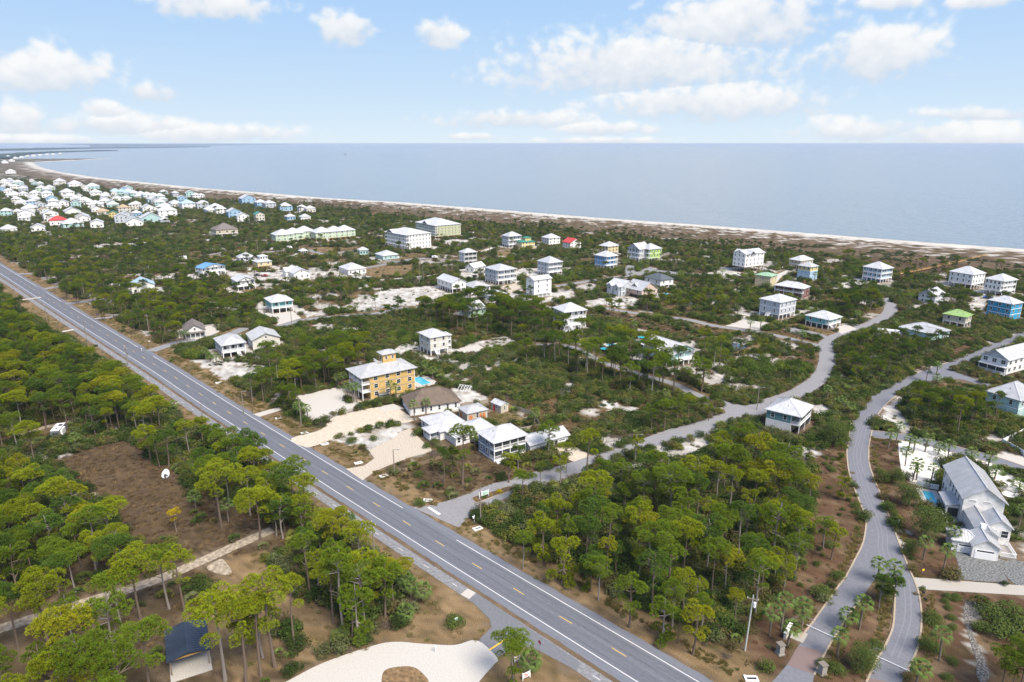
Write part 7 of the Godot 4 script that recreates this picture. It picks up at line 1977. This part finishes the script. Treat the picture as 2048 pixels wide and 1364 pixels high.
	for q in [[126.4, -178.1, 1.1], [130.5, -173.5, 1.2], [132.7, -170.8, 1.2], [132.7, -166.9, 1.1], [131.8, -163.2, .9], [122.5, -185.1, 1.0], [99.5, -163.2, 2.0], [87.5, -170.8, 1.2], [87.5, -168.9, 1.2], [89.3, -177, .9], [82.5, -159.6, .9], [84.5, -150.1, 1.5], [83.5, -146.5, 1.3], [70.3, -132.9, 1.5], [99.8, -168.2, 1.5], [85.7, -115.1, 1.1], [86.9, -114.4, 1.1], [84.5, -113.7, 1.0], [87.6, -115.1, 1.0], [83.9, -111.8, 1.0], [82.6, -108.9, 1.1], [81.3, -106.2, 1.1], [78.5, -108, 2.2], [73.6, -101.3, 2.0], [74.7, -100.2, 1.6], [75.8, -97.6, 1.2], [61.1, -115.8, 2.4], [67.2, -121.4, 1.8], [64.8, -101.3, 1.5], [65, -109.2, 1.4], [72.7, -93.8, 1.2], [82.4, -117.8, .8], [53.2, -97.1, 1.3], [55, -95.3, 1.8]]:
		shrub(q[0], q[1], q[2], "trimmed green shrub in the mulch and sand gardens of the gated road", "garden shrubs of the gated road")
	for q in [[97.8, -150.6, 7], [93.4, -136, 8.5], [95.8, -185.1, 8.5], [59.3, -95.6, 6], [72.8, -114.4, 4.5], [100.9, -162, 5], [86.7, -130, 4], [98, -162.6, 4], [99.1, -192.3, 6]]:
		oak(q[0], q[1], q[2], "rounded evergreen oak in the gardens of the gated road", "evergreen oaks of the gated road")
	for q in [[90.3, -108.6, 3.0], [93.8, -109.2, 3.4], [89.3, -104.1, 3.2], [93.1, -105.6, 3.0], [86.4, -105.6, 2.2]]:
		shrub(q[0], q[1], q[2], "large dark evergreen thicket shrub beside the bare white sand strip", "thicket shrubs by the sand strip")
	oak(-23.7, -235.2, 5.5, "olive rounded tree behind the brown-roofed bungalow", "")
	oak(154, -405.4, 6.5, "large dark rounded tree in front of the beige block house", "")
	# undergrowth over everything else
	var deep := [lc(.078, .108, .024), lc(.055, .088, .02), lc(.14, .15, .032), lc(.042, .068, .018), lc(.13, .112, .046), lc(.115, .13, .056)]
	var done := 0
	for k in 240000:
		var z: float
		var x: float
		if k < 105000:
			z = -lerpf(90, 335, sqrt(rng.randf()))
			x = rng.randf_range(-.85, .85) * -z
		else:
			z = -lerpf(330, 1700, pow(rng.randf(), 1.45))
			x = rng.randf_range(-.82, .8) * -z
		var id := zone_at(x, z)
		if id < 0: id = SCRUB
		if id == HARD or id == GRAVEL: continue
		var s := shore_x(z)
		var d := (s.x - x) * s.y
		if d < 30: continue
		var c: Color = deep[rng.randi() % 6]
		var n := nz.get_noise_2d(x * 3.2, z * 3.2)
		var m := nz2.get_noise_2d(x * 1.3, z * 1.3)
		var dune := d < 140 + 20 * n
		var size := rng.randf_range(.6, 1.5)
		if dune:
			if rng.randf() < .45 and n > -.1:
				put("twig%d" % (k % 2), x, z, Vector3(1.6, .7, 1.6) * size, lc(.2, .14, .1) * rng.randf_range(.7, 1.2), .3 if d < 110 else 0.0)
			elif m > .22 and d > 80:
				put("bush%d" % (k % 3), x, z, Vector3(1.7, 1.1, 1.7) * size, lc(.07, .09, .04))
			continue
		if id == SAND:
			if n > .2 and rng.randf() < .25:
				put("bush%d" % (k % 3), x, z, Vector3(.8, .5, .8) * size, c)
			continue
		if id == STRAW:
			var r := rng.randf()
			if r < .045: put("bush%d" % (k % 3), x, z, Vector3(.75, .7, .75) * size, c * 1.2)
			elif r < .3: put("grass%d" % (k % 2), x, z, Vector3(.9, .3, .9) * size, lc(.15, .09, .05).lerp(lc(.26, .2, .09), rng.randf() * rng.randf()))
			continue
		if id == TAN or id == LAWN:
			var r := rng.randf()
			if r < .3: put("grass%d" % (k % 2), x, z, Vector3(1.3, .5, 1.3) * size, lc(.27, .2, .1).lerp(lc(.14, .15, .04), rng.randf() * .8))
			elif r < .32 and n > .1: put("palmetto%d" % (k % 2), x, z, Vector3.ONE * size, c * 1.3)
			continue
		if id == MARSH or id == LITTER:
			var r := rng.randf()
			if r < .62: put("grass%d" % (k % 2), x, z, Vector3(1.2, .4, 1.2) * size, lc(.11, .075, .042).lerp(lc(.26, .18, .09), pow(rng.randf(), 1.5)))
			elif r < .67 and id == LITTER: put("palmetto%d" % (k % 2), x, z, Vector3.ONE * size * 1.3, c * 1.3)
			elif r < .72: put("twig%d" % (k % 2), x, z, Vector3(1, .6, 1) * size, lc(.2, .15, .11))
			continue
		if id == SCRUB or id == THIN:
			if rng.randf() < sandy(x, z, id) * .93: continue
			if rng.randf() < dry(x, z) * .9:
				if rng.randf() < .5: put("grass%d" % (k % 2), x, z, Vector3(1.5, .6, 1.5) * size, lc(.17, .12, .06).lerp(lc(.26, .18, .09), rng.randf()))
				continue
		if id == THIN and rng.randf() > .42: continue
		if id == SCRUB and n < -.2 and rng.randf() < .8: continue
		if m > .17 and rng.randf() < .5:
			put("twig%d" % (k % 2), x, z, Vector3(1.3, 1.0, 1.3) * size, lc(.2, .165, .13) * rng.randf_range(.7, 1.2))
			continue
		var far_off := clampf((-z - 330) / 700.0, 0, 1)
		if rng.randf() < (.3 if id == FOREST else .1):
			put("palmetto%d" % (k % 2), x, z, Vector3.ONE * size * (1.35 + far_off), lc(.12, .16, .045) * rng.randf_range(.8, 1.3))
		else:
			var q := size * (1.45 if z > -330 else 1.75 + far_off * 1.5) * (1.3 if id == FOREST else 1.0)
			put("bush%d" % (k % 3), x, z, Vector3(q, q * rng.randf_range(.75, 1.25), q), c * rng.randf_range(.8, 1.25))
	# clumps of tan grass behind the kerbs
	for l in kerb_lines:
		for k in l.size() * 9:
			var i: int = rng.randi() % (l.size() - 1)
			var p: Vector2 = l[i].lerp(l[i + 1], rng.randf())
			var d: Vector2 = (l[i + 1] - l[i]).normalized()
			p += Vector2(-d.y, d.x) * rng.randf_range(.5, 2.4) * (1 if rng.randf() < .5 else -1)
			if zone_at(p.x, p.y) != STRAW: continue
			put("grass%d" % (k % 2), p.x, p.y, Vector3.ONE * rng.randf_range(.7, 1.4), lc(.3, .23, .09).lerp(lc(.16, .16, .05), rng.randf() * .8))
	# weeds in the ditch beside the highway
	for k in 1500:
		var q := along(hwy, rng.randf_range(60, 330))
		var off := 9.6 + rng.randf_range(-1.1, 1.1)
		var p: Vector2 = q[0] + Vector2(-q[1].y, q[1].x) * off
		if zone_at(p.x, p.y) == HARD or nz.get_noise_2d(p.x * 3, p.y * 3) < -.05: continue
		put("grass%d" % (k % 2), p.x, p.y, Vector3(1.0, .7, 1.0), lc(.12, .12, .04).lerp(lc(.25, .17, .07), rng.randf() * .7))
	var under := Node3D.new()
	under.name = "undergrowth"
	add_child(under)
	under.set_meta("kind", "stuff")
	under.set_meta("label", "low scrub, palmetto and dry grass covering the ground between the plots")
	under.set_meta("category", "undergrowth")
	for k in 2: flush(under, "oak%d" % k, "thicket", bigbush[k], M.white_leaf)
	for k in 3: flush(under, "bush%d" % k, "scrub", bushes[k], M.white_leaf)
	for k in 2:
		flush(under, "palmetto%d" % k, "palmetto", palmettos[k], M.white_leaf)
		flush(under, "twig%d" % k, "twigs", twigs[k], M.white_leaf)
		flush(under, "grass%d" % k, "dry_grass", grasses[k], M.white_leaf)
func paint_soft(p: PackedVector2Array, id: int) -> void:      # only over scrub, so that yards do not cover roads
	var lo := Vector2(1e9, 1e9)
	var hi := -lo
	for q in p:
		lo = lo.min(q)
		hi = hi.max(q)
	for j in range(int(floor(lo.y)), int(ceil(hi.y)) + 1):
		for i in range(int(floor(lo.x)), int(ceil(hi.x)) + 1):
			var k := zi(i + .5, j + .5)
			if k >= 0 and zone[k] in [SCRUB, THIN, FOREST] and Geometry2D.is_point_in_polygon(Vector2(i + .5, j + .5), p):
				zone[k] = id

# ---- the scene ---------------------------------------------------------------
func make_sea() -> void:
	var m := mat("sea", .16, .195, .215, .16)
	var f := FastNoiseLite.new()
	f.seed = 5
	f.frequency = .02
	f.fractal_octaves = 5
	var im := f.get_seamless_image(1024, 1024)
	im.bump_map_to_normal_map(5.0)
	m.normal_enabled = true
	m.normal_texture = ImageTexture.create_from_image(im)
	m.normal_scale = 1.0
	m.uv1_triplanar = true
	m.uv1_world_triplanar = true
	m.uv1_scale = Vector3(.0022, .0022, .008)
	var b := MB.new()
	b.quad(Vector3(-60000, -.3, -150), Vector3(40000, -.3, -150), Vector3(40000, -.3, -90000), Vector3(-60000, -.3, -90000))
	setting("sea", b.mesh(), m)
func ridge(called: String, line: Array, h: float, m: String) -> void:     # far wooded shore: an uneven bank of tree tops
	var l := smooth(pts(line), false, 14)
	var b := MB.new()
	for i in l.size() - 1:
		var p := l[i]
		var q := l[i + 1]
		var d := Vector2(-(q - p).y, (q - p).x).normalized() * h * 14
		var hp := h * (.75 + .5 * nz.get_noise_1d(i * 17.0))
		var hq := h * (.75 + .5 * nz.get_noise_1d((i + 1) * 17.0))
		b.quad(Vector3(p.x, -.4, p.y), Vector3(q.x, -.4, q.y), Vector3(q.x, hq, q.y), Vector3(p.x, hp, p.y))
		b.quad(Vector3(p.x, hp, p.y), Vector3(q.x, hq, q.y), Vector3(q.x - d.x, hq, q.y - d.y), Vector3(p.x - d.x, hp, p.y - d.y))
	setting(called, b.mesh(), M[m])
func _ready() -> void:
	var cam := Camera3D.new()
	cam.name = "camera"
	add_child(cam)
	cam.position = Vector3(0, 86, 0)
	cam.rotation.x = -atan(395.0 / 1365.0)
	cam.fov = rad_to_deg(2 * atan(682.0 / 1365.0))
	cam.near = 1.0
	cam.far = 120000
	cam.current = true
	var sun := DirectionalLight3D.new()
	sun.name = "sun"
	sun.light_energy = 1.4
	sun.light_angular_distance = 30.0
	sun.light_color = Color(1, .955, .89)
	sun.shadow_enabled = true
	add_child(sun)
	sun.look_at_from_position(Vector3(40, 85, 50), Vector3.ZERO)
	var env := Environment.new()
	var sky := Sky.new()
	var pan := PanoramaSkyMaterial.new()
	pan.panorama = ImageTexture.create_from_image(sky_image())
	sky.sky_material = pan
	env.background_mode = Environment.BG_SKY
	env.sky = sky
	env.tonemap_mode = Environment.TONE_MAPPER_LINEAR
	env.tonemap_exposure = 1.72
	env.background_energy_multiplier = .59
	env.sdfgi_enabled = true
	env.ssao_enabled = true
	env.ssil_enabled = true
	env.fog_enabled = true
	env.fog_density = .00005
	env.fog_light_color = Color(.8, .87, .96)
	var we := WorldEnvironment.new()
	we.name = "environment"
	we.environment = env
	add_child(we)
	rng.seed = 7
	nz.seed = 3
	nz.frequency = .02
	nz.fractal_octaves = 4
	nz2.seed = 8
	nz2.frequency = .02
	nz2.fractal_octaves = 3
	make_materials()
	shore = pts([1267.1, 18.6, 436.6, -580.9, 367.3, -630.9, 291.3, -693.9, 210.6, -760.4, 106.5, -834.7, -16.3, -938.9, -154.8, -1053.3, -313.3, -1153.1, -460, -1279.9, -600.8, -1388.7, -811.4, -1585.5, -1062.7, -1818.9, -1415.2, -2207, -1794.4, -2681.9, -2257.1, -3323, -2457.1, -4823])
	make_plants()
	make_layout()
	make_houses()
	make_props()
	make_growth()
	make_ground()
	make_sea()
	mat("farwood", .035, .055, .045, .95)
	ridge("far_shore", [-2899.6, -4079, -3923, -5757.8, -4496.3, -7042.9, -4722.6, -7926.4, -4865.4, -8748.9], 12, "farwood")
	ridge("far_shore", [-6569.1, -7926.4, -6322.6, -8748.9, -6617.9, -10152.7, -7377.1, -12697.1, -7202.1, -14110.7, -7725, -18149.4], 26, "farwood")
	ridge("far_shore", [-11448.8, -19250.9, -11175.6, -21909.6, -12289.8, -28888.8, -14196.6, -45410.9], 75, "farwood")
